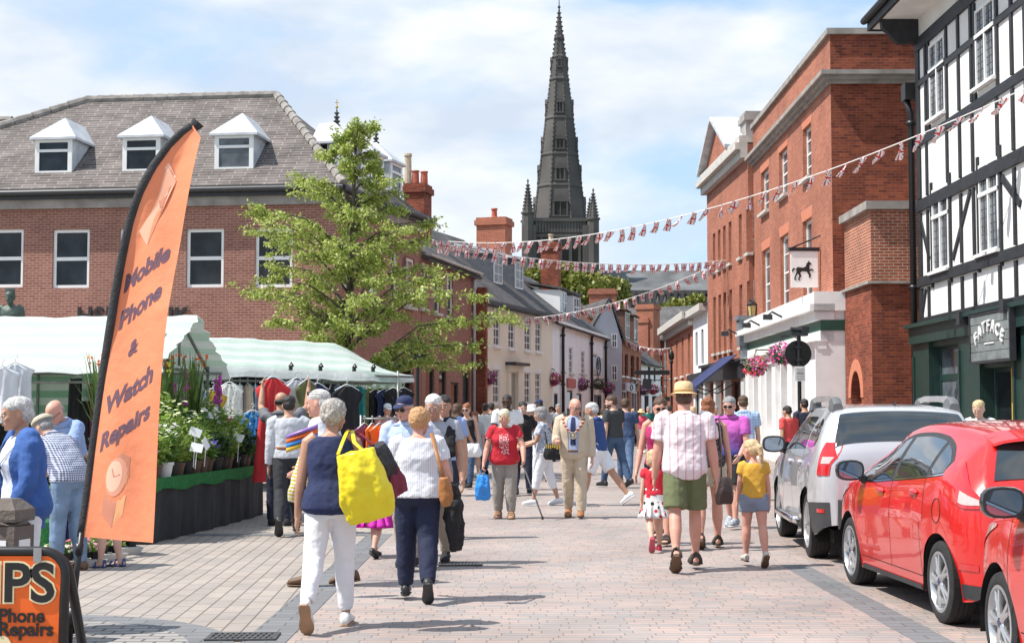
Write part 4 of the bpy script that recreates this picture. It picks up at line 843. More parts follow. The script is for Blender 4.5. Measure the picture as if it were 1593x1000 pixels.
    v = MB(); v.tube([(0, 0, za-.3), (0, 0, za+2.6)], [.12, .05], 6); v.ell((0, 0, za+.2), (.3, .3, .3), 8, 6); v.build('finial', M_dark, o)
    # nave with its lead roof, running to the right
    nv = MB(); zr = z(421); ze = z(459); x0, x1 = w-1, 34
    nv.box((x0, -9, 0), (x1, 9, ze)); nv.build('nave_wall', st, o)
    nr = MB(); slope(nr, (x0, -9.5, ze), (x1, -9.5, ze), (x1, 0, zr), (x0, 0, zr), .3); slope(nr, (x1, 9.5, ze), (x0, 9.5, ze), (x0, 0, zr), (x1, 0, zr), .3); nr.build('nave_roof', pm('old_lead_roof', (.13, .135, .14), .95, .35, .25, .4, 2, spec=.2), o)
    ps = MB()
    for i in range(22): u = lerp(x0+1, x1-1, i/21); ps.box((u-.35, -9.9, ze-6), (u+.35, -9.01, ze+.1))
    ps.box((x0, -9.8, ze-.6), (x1, -9.52, ze+.15)); ps.build('parapet', st, o)
    ai = MB(); za2 = z(482); ai.box((x0, -16, 0), (x1, -9.91, za2)); 
    for i in range(22): u = lerp(x0+1, x1-1, i/21); ai.box((u-.3, -16.5, 0), (u+.3, -16.01, za2+.3)); ai.lathe([(.35, za2+.3), (.02, za2+1.6)], 4, (u, -16.2, 0))
    ai.build('aisle', st, o)
    aw = MB()
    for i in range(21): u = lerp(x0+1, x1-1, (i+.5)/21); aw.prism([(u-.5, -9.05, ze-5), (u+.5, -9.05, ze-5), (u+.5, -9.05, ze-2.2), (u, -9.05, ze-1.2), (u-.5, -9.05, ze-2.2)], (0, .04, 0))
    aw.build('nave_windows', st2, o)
    # two west spires seen past the bank's roof
    for i, (px, py, lb) in enumerate(((524, 170, 'slim dark cathedral west spire rising behind the bank roof hip'), (585, 203, 'slim dark cathedral west spire with gilt vane right of the tree top'))):
        Y2 = 330; p = at(px, py, Y2); q = MB(); q.lathe([(5, 0), (5, p.z-30), (5.4, p.z-29.5), (3.2, p.z-28), (.12, p.z)], 8)
        for e in range(8):
            for j in range(30): t = j/30; r = lerp(3.2, .15, t)+.1; q.ell((r*math.cos(R(45*e)), r*math.sin(R(45*e)), lerp(p.z-28, p.z, t)), (.25, .25, .22), 5, 4)
        w_ = q.build('west_spire', st); w_.location = (p.x, Y2, 0); tag(w_, lb, 'spire')
        g = MB(); g.tube([(0, 0, p.z-.4), (0, 0, p.z+2.2)], .09, 6); g.ell((0, 0, p.z+.5), (.35, .35, .35), 8, 6); g.box((-.5, -.04, p.z+1.4), (.5, .04, p.z+1.55)); g.build('weather_vane', pm('gilt', (.6, .42, .1), .35, .1, metal=.8), w_)
cathedral()
# ================================================================ trees
def leaf(mb, p, d, n, ln, w):
    """one folded leaf from p along d, blade normal n"""
    s = d.cross(n)
    if s.length < 1e-4: s = d.orthogonal()
    s.normalize(); m = p+d*ln*.45-n*w*.12
    mb.add([p, m+s*w*.5+n*w*.15, p+d*ln, m-s*w*.5+n*w*.15], [(0, 1, 2), (0, 2, 3)])
def rv(rnd): 
    while 1:
        v = V((rnd.uniform(-1, 1), rnd.uniform(-1, 1), rnd.uniform(-1, 1)))
        if .05 < v.length < 1: return v.normalized()
M_bark = pm('bark', (.10, .085, .065), .95, .35, 9, .6, 30)
def market_tree():
    rnd = random.Random(11); Y = 35.0; b = at(540, 640, Y); k = Y/2300
    o = empty('tree', (b.x, Y, 0), 0, 'slender young tree with loose yellow green leaves in front of the brick bank', 'tree')
    tr = MB(); top = at(553, 185, Y).z
    pts = [(0, 0, 0), (.03, 0, 1.5), (-.02, 0, 3), (.05, .02, 4.4), (.1, 0, 5.6), (.12, 0, 6.8), (.16, 0, 7.8), (.2, 0, top)]
    tr.tube(pts, [.13, .11, .10, .085, .065, .045, .025, .008], 10)
    def axis(z):
        for a, c in zip(pts, pts[1:]):
            if a[2] <= z <= c[2]: return V(a).lerp(V(c), (z-a[2])/(c[2]-a[2]))
        return V(pts[-1])
    # crown outline in metres right and left of the trunk by height, as on the real tree
    env = [(2.5, 0, 2.6), (2.84, .1, 2.9), (3.4, .7, 3.3), (3.88, 1.3, 3.4), (4.4, 2.2, 2.4), (4.9, 2.45, 1.7), (5.4, 2.0, 1.7), (5.93, 2.2, 2.0), (6.4, 2.1, 1.15), (6.8, 1.4, .95), (7.17, 1.2, .55), (7.87, .5, .35), (8.4, .35, .3), (8.7, .1, .1)]
    def lim(z, sgn):
        for a, c in zip(env, env[1:]):
            if a[0] <= z <= c[0]: t = (z-a[0])/(c[0]-a[0]); return lerp(a[1 if sgn < 0 else 2], c[1 if sgn < 0 else 2], t)
        return .1
    lv = MB(); tips = []
    for i in range(72):
        z = lerp(2.6, 8.45, (i+.5)/72)+rnd.uniform(-.15, .15); an = i*2.4+rnd.uniform(-.4, .4); cx, cy = math.cos(an), math.sin(an)
        r = lim(z, cx)*abs(cx)+(lim(z, 1)+lim(z, -1))*.42*abs(cy); r *= rnd.uniform(.68, 1.02)
        if r < .12: continue
        base = axis(max(1.9, z-r*.38-.15)); tip = V((axis(z).x+cx*r, cy*r, z+rnd.uniform(-.1, .12)))
        mid = base.lerp(tip, .5)+V((0, 0, .16*r)); br = [base, base.lerp(mid, .5)+V((0, 0, .05)), mid, mid.lerp(tip, .5)+V((0, 0, .04)), tip]
        tr.tube(br, [.03+.006*r, .024, .018, .011, .004], 6)
        for s in range(int(5+r*5.2)):
            t = rnd.uniform(.12, 1) if s else 1.; f = t*4; j = min(int(f), 3); q = br[j].lerp(br[j+1], f-j)
            d = V((cx*rnd.uniform(.2, 1)-cy*rnd.uniform(-1, 1), cy*rnd.uniform(.2, 1)+cx*rnd.uniform(-1, 1), rnd.uniform(-.2, .35))).normalized()
            l2 = rnd.uniform(.25, .62)*min(1, .35+lim(z, cx)*.4); e = q+d*l2+V((0, 0, -.05)); tr.tube([q, q.lerp(e, .5)+V((0, 0, .03)), e], [.009, .006, .003], 4)
            for c in range(rnd.randint(34, 52)):
                p = q.lerp(e, rnd.uniform(.1, 1.1))+rv(rnd)*rnd.uniform(.02, .13); dd = (d*.5+rv(rnd)*.8+V((0, 0, -.55))).normalized()
                leaf(lv, p, dd, (V((0, 0, 1))*.7+rv(rnd)*.8).normalized(), rnd.uniform(.065, .115), rnd.uniform(.038, .066))
    tr.build('trunk', M_bark, o, smooth=True)
    lv.build('crown', leafmat('lime_leaves', (.17, .25, .04), (.40, .48, .10), (.66, .68, .28), .48), o, uv=False)
market_tree()
def crown_tree(name, px, py_top, py_base, wpx, Y, label, seed, c1, c2, c3, n=2600, ls=.7):
    rnd = random.Random(seed); k = Y/2300; zt = at(px, py_top, Y).z; z0 = max(at(px, py_base, Y).z, 1.5); r = wpx*k/2; x = at(px, py_top, Y).x
    o = empty(name, (x, Y, 0), 0, label, 'tree', 'trees below the cathedral')
    t = MB(); t.tube([(0, 0, 0), (.1, 0, z0), (.2, 0, lerp(z0, zt, .6))], [.5, .4, .15], 8)
    for i in range(6): a = i*1.1; t.tube([(0.1, 0, z0), (r*.4*math.cos(a), r*.4*math.sin(a), lerp(z0, zt, .4)), (r*.75*math.cos(a), r*.75*math.sin(a), lerp(z0, zt, .6))], [.25, .14, .05], 5)
    t.build('trunk', M_bark, o)
    m = MB(); lob = [(V((rnd.uniform(-.7, .7)*r, rnd.uniform(-.6, .6)*r, lerp(z0, zt, rnd.uniform(.2, .78)))), rnd.uniform(.3, .55)*r) for _ in range(13)]
    lob.append((V((0, 0, zt-.4*r)), .4*r))
    for i in range(n):
        c, lr = rnd.choice(lob); d = rv(rnd); p = c+d*lr*rnd.uniform(.72, 1.04); p.z = min(max(p.z, z0*.8), zt)
        leaf(m, p, rv(rnd), (d+rv(rnd)*.5).normalized(), ls*rnd.uniform(.6, 1.3), ls*rnd.uniform(.5, .9))
    m.build('crown', leafmat(name+'_leaves', c1, c2, c3, .25), o, uv=False)
G1 = ((.035, .075, .014), (.07, .125, .022), (.12, .18, .035)); G2 = ((.09, .12, .015), (.19, .2, .03), (.3, .29, .06))
crown_tree('broad_tree', 884, 409, 470, 46, 205, 'yellow green tree crown right of the old brick chimney below the tower', 3, *G2)
crown_tree('broad_tree', 915, 424, 478, 62, 200, 'mid green tree crown at the foot of the cathedral tower', 4, *G1)
crown_tree('broad_tree', 950, 432, 482, 66, 210, 'green tree crown in front of the cathedral nave roof', 5, *G1)
crown_tree('broad_tree', 835, 412, 470, 50, 205, 'tree crown glimpsed between the two brick chimneys', 6, *G2)
crown_tree('broad_tree', 1047, 466, 520, 58, 180, 'green tree below the nave beside the pale eaved brick house', 7, *G1)
crown_tree('broad_tree', 1086, 458, 515, 44, 190, 'green tree tucked against the far right houses', 8, *G1)
crown_tree('broad_tree', 1002, 490, 530, 60, 170, 'low dark green tree above the far brick house roof', 9, *G1, n=1600)
# ================================================================ bunting of small union flags
def union(u, v):
    """0 blue, 1 white, 2 red ; u,v in -1..1, v along the long side"""
    au, av = abs(u), abs(v)*1.5
    if au < .17 or av < .17: return 2
    if au < .46 or av < .46: return 1
    d = abs(abs(u)*1.5-av)/1.8
    return 2 if d < .06 else (1 if d < .36 else 0)
FLM = [pm('flag_blue', (.02, .03, .15), .8, .1), pm('flag_white', (.80, .78, .78), .8, .05), pm('flag_red', (.55, .035, .05), .8, .1)]
def flag_mesh(i, w=.21, h=.30):
    mb = MB(); nx, ny = 12, 16; rnd = random.Random(i); ph = rnd.uniform(0, 6); bend = rnd.uniform(.05, .22); sk = rnd.uniform(-.10, .10)
    P = lambda a, b: (a*w/2*(1-.2*(b+1)/2*rnd_c)+sk*(b+1)/2, bend*((b+1)/2)**1.5+.03*math.sin(ph+a*2.2+b*2), -(b+1)/2*h)
    rnd_c = rnd.uniform(.1, .9)
    for a in range(nx):
        for b in range(ny):
            u0, u1, v0, v1 = 2*a/nx-1, 2*(a+1)/nx-1, 2*b/ny-1, 2*(b+1)/ny-1
            mb.add([P(u0, v0), P(u1, v0), P(u1, v1), P(u0, v1)], [(0, 3, 2, 1)], union((u0+u1)/2, (v0+v1)/2))
    return mb.mesh('flag', FLM, smooth=True, uv=False)
FLAGS = [flag_mesh(i) for i in range(7)]
def bunting(A, B, sag, spacing, label, sc=1., side=1):
    A, B = V(A), V(B); o = empty('bunting', A, 0, label, 'bunting', 'strings of flags across the street'); rnd = random.Random(int(A.x*10)+5)
    L = (B-A).length; n = 40; f = lambda t: (B-A)*t-V((0, 0, 4*sag*t*(1-t)))
    mb = MB(); mb.tube([f(i/n) for i in range(n+1)], .012, 6); mb.build('cord', pm('white_cord', (.75, .75, .73), .8, .05), o)
    k = min(int(L/spacing), 100); yaw = math.atan2(B.y-A.y, B.x-A.x)
    for i in range(k):
        t = (i+.5)/k; p = f(t); q = bpy.data.objects.new('flag', FLAGS[rnd.randrange(7)]); C.objects.link(q); q.parent = o
        q.location = p-V((0, 0, .01)); q.rotation_euler = (rnd.uniform(-.3, .3), math.atan2(-(f(min(t+.01, 1)).z-f(t-.01).z), .02*L)*.3+rnd.uniform(-.15, .15), yaw*.45+rnd.uniform(-.35, .35)); q.scale = (sc, sc, sc)
pa = at(1632, 118, 26.5); pa.x = 9.6
bunting((9.62, 26.6, 1.55+518*26.6/2300), (-2.72, 49.6, 1.55+268*49.6/2300), 1.05, .55, 'long string of union flag bunting from the timber house across the street to the bank')
bunting((-2.66, 50.2, 1.55+264*50.2/2300), (8.3, 57, 1.55+236*57/2300), .42, .37, 'level string of union flag bunting in front of the cathedral tower')
cr = at(818, 496, 62.3); bunting((cr.x, cr.y-.3, cr.z), (8.28, 57.3, 1.55+236*57.3/2300), .42, .37, 'union flag bunting sloping up from the cream house to the pedimented brick house')
bunting((6.1, 83.2, 5.75), (8.6, 80, 5.0), .3, .36, 'short far string of union flag bunting by the arched brick house')
# ================================================================ hanging baskets and posts
def basket(p, r, label, cols, seed, wall=None, grp='hanging flower baskets along the street'):
    rnd = random.Random(seed); o = empty('hanging_basket', p, 0, label, 'flower basket', grp)
    mb = MB(); mb.lathe([(.02, -r*.75), (r*.35, -r*.62), (r*.5, -r*.3), (r*.55, -.02), (r*.48, -.02), (r*.3, -r*.4)], 14); mb.build('bowl', pm('basket_green', (.03, .07, .035), .8, .2), o)
    lf = MB(); fl = [MB() for _ in cols]
    for i in range(260): d = rv(rnd); d.z = d.z*.75+.05; q = d*r*rnd.uniform(.5, .92); leaf(lf, q, (d+V((0, 0, -.4))+rv(rnd)*.5).normalized(), rv(rnd), r*.24, r*.14)
    for i in range(210):
        d = rv(rnd); d.z = d.z*.85; q = d*r*rnd.uniform(.8, 1.05); q.x += .12*r*math.sin(q.z*9); c = fl[rnd.randrange(len(cols))]; n = (d+rv(rnd)*.4).normalized(); s = n.orthogonal().normalized(); t = n.cross(s); k = r*rnd.uniform(.07, .11)
        c.add([q+n*k*.15]+[q+(s*math.cos(a*1.2566)+t*math.sin(a*1.2566))*k for a in range(5)], [(0, 1+a, 1+(a+1) % 5) for a in range(5)])
    lf.build('foliage', leafmat('basket_leaves', (.03, .07, .015), (.07, .13, .03), (.14, .2, .05), .25), o, uv=False)
    for m, c in zip(fl, cols): m.build('blossoms', leafmat('petal_%d_%d_%d' % tuple(int(x*99) for x in c), c, tuple(min(1, x*1.4) for x in c), None, .3), o, uv=False)
    b = MB(); w = V(wall) if wall else V((r*1.6, 0, 0))
    for a in range(3): b.tube([(r*.5*math.cos(a*2.1), r*.5*math.sin(a*2.1), 0), (0, 0, r*1.25)], .008, 5)
    b.tube([(0, 0, r*1.25), (w.x, w.y, r*1.3)], .018, 6); b.tube([(w.x*.4, w.y*.4, r*1.28), (w.x, w.y, r*.6)], .014, 6); b.tube([(w.x, w.y, r*.4), (w.x, w.y, r*1.5)], .02, 6); b.build('bracket', M_black, o)
PK, MG, RD, WH, PU = (.75, .12, .38), (.5, .03, .28), (.75, .08, .04), (.7, .6, .65), (.3, .03, .3)
basket(at(1176, 570, 44.5), .40, 'pink and red flower basket nearest the round black road sign', (PK, PK, RD), 1, (1.05, .4, 0))
basket(at(1216, 550, 42.), .40, 'bright pink flower basket half hidden by the round black road sign', (PK, PK, MG), 2, (.85, .3, 0))
for i, (px, py, Y, r, l, c, w) in enumerate(((759, 588, 57.8, .36, 'magenta flower basket on the near corner of the cream house', (MG, PU, MG), (-.45, .25, 0)), (862, 590, 65.9, .37, 'red and pink trailing flower basket between cream house and white terrace', (RD, MG), (-.45, .3, 0)),
        (906, 598, 73, .4, 'magenta flower basket beside the dusky red board', (MG, PU), (-.6, .4, 0)), (930, 597, 77.5, .38, 'sparse dark green hanging basket under the number sign', ((.1, .03, .08), (.05, .08, .03)), (-.6, .4, 0)), (946, 604, 79.5, .4, 'pink and dark flower basket at the end of the white terrace', (MG, (.1, .05, .05)), (-.6, .4, 0)),
        (983, 599, 88, .42, 'pale white flower basket on the arched brick house', (WH, (.1, .1, .08)), (-.6, .4, 0)), (1000, 607, 94, .42, 'magenta flower basket by the small white house', (MG, PU), (-.6, .4, 0)), (1016, 606, 97, .42, 'dark red flower basket by the far bend', (MG, RD), (-.6, .4, 0)))):
    p = at(px, py, Y); basket(p, r, l, c, 20+i, w)
def road_sign(px, py, Y, r, label, notice=True, lamp=True):
    p = at(px, py, Y); o = empty('road_sign', (p.x, Y, 0), R(4), label, 'road sign'); z = p.z
    mb = MB(); mb.tube([(0, 0, 0), (0, 0, z+r+.12)], .05, 12); mb.lathe([(.09, 0), (.09, .9), (.06, 1.0)], 12); mb.build('post', M_black, o, ang=40)
    mb = MB(); n = 32; mb.prism([(r*math.cos(2*math.pi*k/n), .07, z+r*math.sin(2*math.pi*k/n)) for k in range(n)], (0, .02, 0)); mb.box((-r*.8, .05, z+r*.45), (r*.8, .0695, z+r*.5)); mb.box((-r*.8, .05, z-r*.5), (r*.8, .0695, z-r*.45)); mb.build('disc', pm('black_sign_back', (.014, .014, .015), .35, .15, 8), o)
    mb = MB(); [mb.box((-.065, -.055, z+d-.02), (.065, .05, z+d+.02)) for d in (r*.48, -r*.47)]; mb.build('clamp', M_dark, o)
    if notice:
        mb = MB(); mb.box((-.13, -.075, z-r-.34), (.13, -.056, z-r+.02)); q = mb.build('notice', M_white, o)
        mb = MB()
        for i, (w, h) in enumerate(((.1, .012), (.08, .012), (.09, .03), (.1, .01), (.09, .01))): mb.box((-w, -.08, z-r-.05-i*.06), (w, -.0755, z-r-.05-i*.06+h))
        mb.build('notice_print', pm('grey_print', (.25, .22, .2), .8, .2), q)
    if lamp:
        mb = MB(); mb.box((-.2, -.12, z+r+.1), (.2, .16, z+r+.18)); mb.tube([(-.2, 0, z+r+.26), (.25, 0, z+r+.24)], .06, 10); mb.box((.05, -.1, z+r+.18), (.24, .1, z+r+.33)); mb.build('sign_lamp', M_dark, o)
road_sign(1243, 550, 36, .33, 'round road sign seen from behind, black disc with a white notice on its post')
road_sign(650, 546, 41, .32, 'black backed round road sign under the tree by the bank', False, False)
def fingerpost():
    p = at(1058, 600, 56); o = empty('signpost', (p.x, 59, 0), 0, 'black ornate fingerpost with arms pointing left at the far street corner', 'signpost')
    mb = MB(); mb.lathe([(.12, 0), (.12, .5), (.05, .6), (.045, 3.45), (.08, 3.5), (.08, 3.55), (.04, 3.6)], 12); mb.lathe([(.06, 3.6), (.11, 3.68), (.12, 3.8), (.07, 3.95), (.02, 4.02), (.04, 4.07), (.01, 4.14)], 12); mb.build('post', M_black, o, ang=40)
    for z, x0 in ((3.1, -1.4), (2.05, -.6)):
        mb = MB(); mb.prism([(-.07, -.02, z-.09), (-.07, -.02, z+.09), (x0, -.02, z+.09), (x0-.12, -.02, z), (x0, -.02, z-.09)], (0, .04, 0)); mb.build('finger', M_black, o)
    mb = MB(); mb.box((-1.15, -.03, 2.45), (-.8, .03, 2.85)); mb.tube([(-.8, 0, 2.8), (-.04, 0, 2.8)], .02); a = mb.build('hanging_board', pm('black_board', (.02, .022, .025), .5, .1), o)
fingerpost()
# ================================================================ market stalls
CAN = stripes('canopy_stripe', (.72, .76, .74), (.60, .71, .645), 'y', .34, .5, .7, bump=.35, trans=.42)
CAN2 = stripes('canopy_green_stripe', (.66, .74, .67), (.36, .58, .43), 'z', .22, .5, .7, bump=.3, trans=.45)
M_galv = pm('galvanised_pole', (.24, .26, .25), .45, .2, 10, metal=.5)
def canopy(name, M, L, prof, seed, mat, parent, droop=.0, hip=0., nu=44, frill=True):
    """cloth over a frame: x along 0..L, prof = [(y,z),...] across; cloth sags and wrinkles"""
    rnd = random.Random(seed); ph = [rnd.uniform(0, 6) for _ in range(8)]
    cum = [0]
    for a, c in zip(prof, prof[1:]): cum.append(cum[-1]+math.hypot(c[0]-a[0], c[1]-a[1]))
    nv = 30; zt = max(p[1] for p in prof); y_r = [p[0] for p in prof if p[1] == zt][0]
    def P(i, j):
        u = i/nu; s = cum[-1]*j/nv; k = 0
        while k < len(cum)-2 and s > cum[k+1]: k += 1
        t = (s-cum[k])/(cum[k+1]-cum[k]); y = lerp(prof[k][0], prof[k+1][0], t); z = lerp(prof[k][1], prof[k+1][1], t); x = u*L
        z += -.05*math.sin(math.pi*t)*(.6+.4*math.sin(u*L*1.9+ph[0]))+.010*math.sin(x*5.1+s*3+ph[1])+.008*math.sin(x*11+ph[2]-s*5)
        y += .012*math.sin(x*8+ph[3])*(1 if k in (0, len(cum)-2) else .3)
        if hip and x > L-hip:
            f = (x-(L-hip))/hip; z = lerp(z, min(z, prof[1][1]-.02+.05*(1-f)), f); y = lerp(y, lerp(y, y_r, .25), f)
        if frill and u > .94: z -= .02*math.sin(s*26+ph[4])*(u-.94)/.06; x += .03*math.sin(s*21)*(u-.94)/.06
        return V((x, y, z-droop*u))
    mb = MB(M); g = [[P(i, j) for j in range(nv+1)] for i in range(nu+1)]; vs = [p for r in g for p in r]; fs = []
    for i in range(nu):
        for j in range(nv): a = i*(nv+1)+j; fs.append((a, a+nv+1, a+nv+2, a+1))
    k = len(vs); vs2 = vs+[p-V((0, 0, .006)) for p in vs]; f2 = [tuple(x+k for x in f[::-1]) for f in fs]
    mb.add(vs2, fs+f2); o = mb.build(name, mat, parent, smooth=True); return o
def pole(parent, a, b, r=.024, m=None): mb = MB(); mb.tube([a, b], r, 8); return mb.build('pole', m or M_galv, parent, smooth=True)
def cloth_panel(name, parent, a, b, z0, z1, mat, seed, amp=.03, freq=7):
    rnd = random.Random(seed); a, b = V((*a, 0)), V((*b, 0)); n = (b-a).cross(V((0, 0, 1))).normalized(); mb = MB(); nx, nz = 40, 10; vs = []; ph = rnd.uniform(0, 6); L = (b-a).length
    for i in range(nx+1):
        for j in range(nz+1):
            t = i/nx; p = a.lerp(b, t)+n*amp*(math.sin(t*L*freq+ph)+.5*math.sin(t*L*freq*2.3+j*.4))*(1-.6*j/nz); p.z = lerp(z0, z1, j/nz); vs.append(p)
    fs = [(i*(nz+1)+j, (i+1)*(nz+1)+j, (i+1)*(nz+1)+j+1, i*(nz+1)+j+1) for i in range(nx) for j in range(nz)]; k = len(vs)
    mb.add(vs+[p+n*.006 for p in vs], fs+[tuple(x+k for x in f[::-1]) for f in fs]); return mb.build(name, mat, parent, smooth=True)
def stall_flowers():
    # ridge runs from the far left to the gable end at right
    g0 = V((-4.64, 19.7)); g1 = V((-4.28, 22.3)); across = (g1-g0); W_ = across.length; across.normalize(); al = V((across.y, -across.x))  # towards the gable end
    L = 8.6; org = g0-al*L; ang = math.atan2(al.y, al.x)
    o = empty('market_stall', (org.x, org.y, 0), ang, 'long market stall with gabled green striped canopy at the left of the square', 'market stall')
    canopy('canopy', Matrix(), L, [(-.12, 2.12), (-.03, 2.3), (W_*.52, 2.98), (W_+.03, 2.25), (W_+.10, 2.08)], 5, CAN, o, droop=.06)
    for x in (.3, 2.9, 5.6, 8.3):
        for y in (.05, W_-.05): pole(o, (x, y, 0), (x, y, 2.24))
        if x != 5.6: pole(o, (x, W_*.52, 2.2), (x, W_*.52, 2.9), .02)
    for y, z in ((.05, 2.22), (W_-.05, 2.16), (W_*.52, 2.88)): pole(o, (.1, y, z), (L-.08, y, z-.04))
    for a, c in (((8.3, .05, 2.2), (8.3, W_*.52, 2.88)), ((8.3, W_-.05, 2.15), (8.3, W_*.52, 2.88)), ((8.3, .05, 2.18), (8.3, W_-.05, 2.12))): pole(o, a, c)
    pole(o, (5.6, .3, 1.95), (8.35, .3, 1.95), .018); pole(o, (.1, .0, 1.92), (5.2, .0, 1.92), .018)
    cloth_panel('back_cloth', o, (8.2, W_+.02), (.2, W_+.02), 1.35, 2.15, CAN2, 3, .03, 4); cloth_panel('lower_shade_panel', o, (8.2, W_+.05), (.2, W_+.05), .05, 1.4, pm('interior_shade_cloth', (.02, .022, .022), .9, .3), 7, .03, 4)  # lower panel: dark sheet added so the stall interior looks shadowed
    cloth_panel('inner_curtain', o, (3.05, .2), (3.75, .2), .7, 2.1, pm('interior_shade_cloth', (.02, .022, .022), .9, .3), 4, .03, 9)
    cloth_panel('gable_cloth', o, (6.9, 1.2), (6.9, W_), 1.7, 2.6, CAN2, 8, .02, 4)
    mb = MB(); mb.box((.3, .25, .70), (5.0, 1.3, .76)); mb.build('counter', pm('stall_board', (.2, .17, .13), .8, .3, 4), o)
    cloth_panel('counter_cloth', o, (.3, .24), (5.0, .24), .02, .72, pm('black_skirt_cloth', (.022, .024, .028), .85, .3, 3, .3, 12), 9, .02, 8)
    return o
def stall_clothes():
    a = V((-7.6, 27.6)); b = V((-1.95, 31.3)); d = (b-a); L = d.length; d.normalize()
    o = empty('market_stall', (a.x, a.y, 0), math.atan2(d.y, d.x), 'wide white canopied clothes stall with long garment rails in front of the bank', 'market stall'); W_ = 2.6
    canopy('canopy', Matrix(), L, [(-.1, 2.28), (-.03, 2.46), (1.25, 3.12), (2.6, 2.45), (2.68, 2.3)], 6, CAN, o, droop=.12, hip=1.35, frill=False)
    for x in (.3, 2.4, 4.5, L-.5):
        for y in (.05, W_-.05): pole(o, (x, y, 0), (x, y, 2.4))
    for y, z in ((.05, 2.36), (W_-.05, 2.36), (1.25, 3.0)): pole(o, (.1, y, z), (L-(.1 if y != 1.25 else 1.3), y, z-.08))
    for x in (.3, 2.4, 4.5): pole(o, (x, .05, 2.3), (x, W_-.05, 2.3), .02)
    for y in (.12, 1.2): pole(o, (.1, y, 2.18), (L-.5, y, 2.14), .018)
    for x in (3.6, 4.2, 4.9, 5.3): 
        mb = MB(); x2 = L*(x/6.2)-.2; mb.box((x2-.03, -.15, 2.37), (x2+.03, -.09, 2.47)); mb.tube([(x2-.05, -.14, 2.45), (x2, -.14, 2.53), (x2+.05, -.14, 2.45)], .02, 5); mb.build('clip', M_black, o)
    cloth_panel('back_cloth', o, (L-.5, W_), (.2, W_), .05, 2.3, pm('interior_shade_cloth', (.02, .022, .022), .9, .3), 13, .03, 4)  # dark sheet, the shade inside the stall put into its colour
    # second, smaller pale awning behind at right
    s2 = empty('market_stall', (-4.75, 34.2, 0), R(5), 'small stall with a pale green awning behind the right end of the clothes stall', 'market stall')
    canopy('canopy', Matrix(), 2.2, [(-.1, 2.1), (0, 2.2), (1.1, 2.75), (2.2, 2.2)], 9, stripes('pale_green_canopy', (.60, .68, .55), (.5, .6, .47), 'x', .2, .5, .7, trans=.4), s2, frill=False)
    for x in (.1, 2.1):
        for y in (.05, 2.1): pole(s2, (x, y, 0), (x, y, 2.2))
    cloth_panel('back_cloth', s2, (2.1, 2.2), (.1, 2.2), .05, 2.3, pm('interior_shade_cloth', (.02, .022, .022), .9, .3), 15, .03, 4)  # near-black sheet standing for the shade under the small awning
    return o, a, d, L
STALL1 = stall_flowers(); STALL2, SA, SD, SL_ = stall_clothes()
# ---------------------------------------------------------------- garments on hangers
def garment_mesh(kind, seed):
    rnd = random.Random(seed); h = {'dress': 1.15, 'top': .68, 'long_dress': 1.45, 'trousers': .95}[kind]; ph = rnd.uniform(0, 6)
    def hw(t):
        if kind == 'trousers': return .13+.03*t
        s = .20+.05*min(t*4, 1)
        if t < .22: s = lerp(.07, .25, min(1, t/.10)) if t < .1 else .25-.05*(t-.1)/.12
        elif kind == 'top': s = .20+.01*t
        else: s = .17+.14*(t-.22)
        return s
    mb = MB(); nx, nz = 14, 20; front = []; back = []
    for j in range(nz+1):
        t = j/nz
        for i in range(nx+1):
            u = 2*i/nx-1; x = u*hw(t); fold = .022*t*math.sin(u*7+ph)+.012*math.sin(u*13+ph*2+t*3); th = .035*(1-u*u)+.004
            front.append((x, -th+fold, -t*h)); back.append((x, th+fold, -t*h))
    k = len(front); fs = []
    for j in range(nz):
        for i in range(nx): a = j*(nx+1)+i; fs += [(a, a+nx+1, a+nx+2, a+1), (k+a, k+a+1, k+a+nx+2, k+a+nx+1)]
        a = j*(nx+1); fs += [(a, k+a, k+a+nx+1, a+nx+1), (a+nx, a+2*nx+1, k+a+2*nx+1, k+a+nx)]
    mb.add(front+back, fs); return mb
def hanger_mb():
    mb = MB(); mb.tube([(-.19, 0, -.07), (-.02, 0, .02), (.02, 0, .02), (.19, 0, -.07)], .009, 6)
    mb.tube([(0, 0, .02), (0, 0, .07)]+[(.025*math.sin(a*.6)*1, 0, .095-.025*math.cos(a*.6)) for a in range(1, 8)], .005, 5); return mb
HANG = hanger_mb().mesh('hanger', pm('white_plastic', (.72, .73, .74), .4, .05), True)
CLOTHS = dict(teal=pm('teal_cloth', (.02, .18, .17), .85, .2, 6, .3, 15), black=pm('black_cloth', (.015, .015, .018), .85, .3, 6, .3, 15), red=pm('red_cloth', (.62, .035, .04), .8, .12, 6, .35, 12), navy=pm('navy_cloth', (.02, .03, .09), .85, .2, 6, .3, 15),
  white=pm('white_cloth', (.70, .71, .74), .85, .06, 6, .4, 14), mustard=pm('mustard_cloth', (.55, .36, .04), .85, .15, 6, .3, 15), olive=pm('olive_cloth', (.13, .14, .05), .85, .2, 6, .3, 15), grey=pm('grey_cloth', (.25, .26, .28), .85, .2, 6, .3, 15),
  orange=pm('orange_cloth', (.80, .16, .02), .8, .1, 6, .3, 15), denim=pm('pale_denim', (.22, .33, .48), .85, .2, 8, .3, 20), print=spots('bird_print', (.72, .74, .70), [(.08, .16, .12), (.2, .3, .2), (.05, .08, .06)], 22, .25), blueprint=spots('blue_floral', (.04, .25, .62), [(.55, .75, .85), (.02, .12, .35), (.3, .6, .8)], 18, .34), pinkprint=spots('pink_floral', (.6, .05, .2), [(.8, .5, .1), (.8, .7, .7), (.2, .02, .1)], 16, .34), beige=pm('beige_cloth', (.5, .42, .32), .85, .1, 6, .3, 15), plum=pm('plum_cloth', (.2, .05, .1), .85, .2, 6, .3, 15))
GM = {}
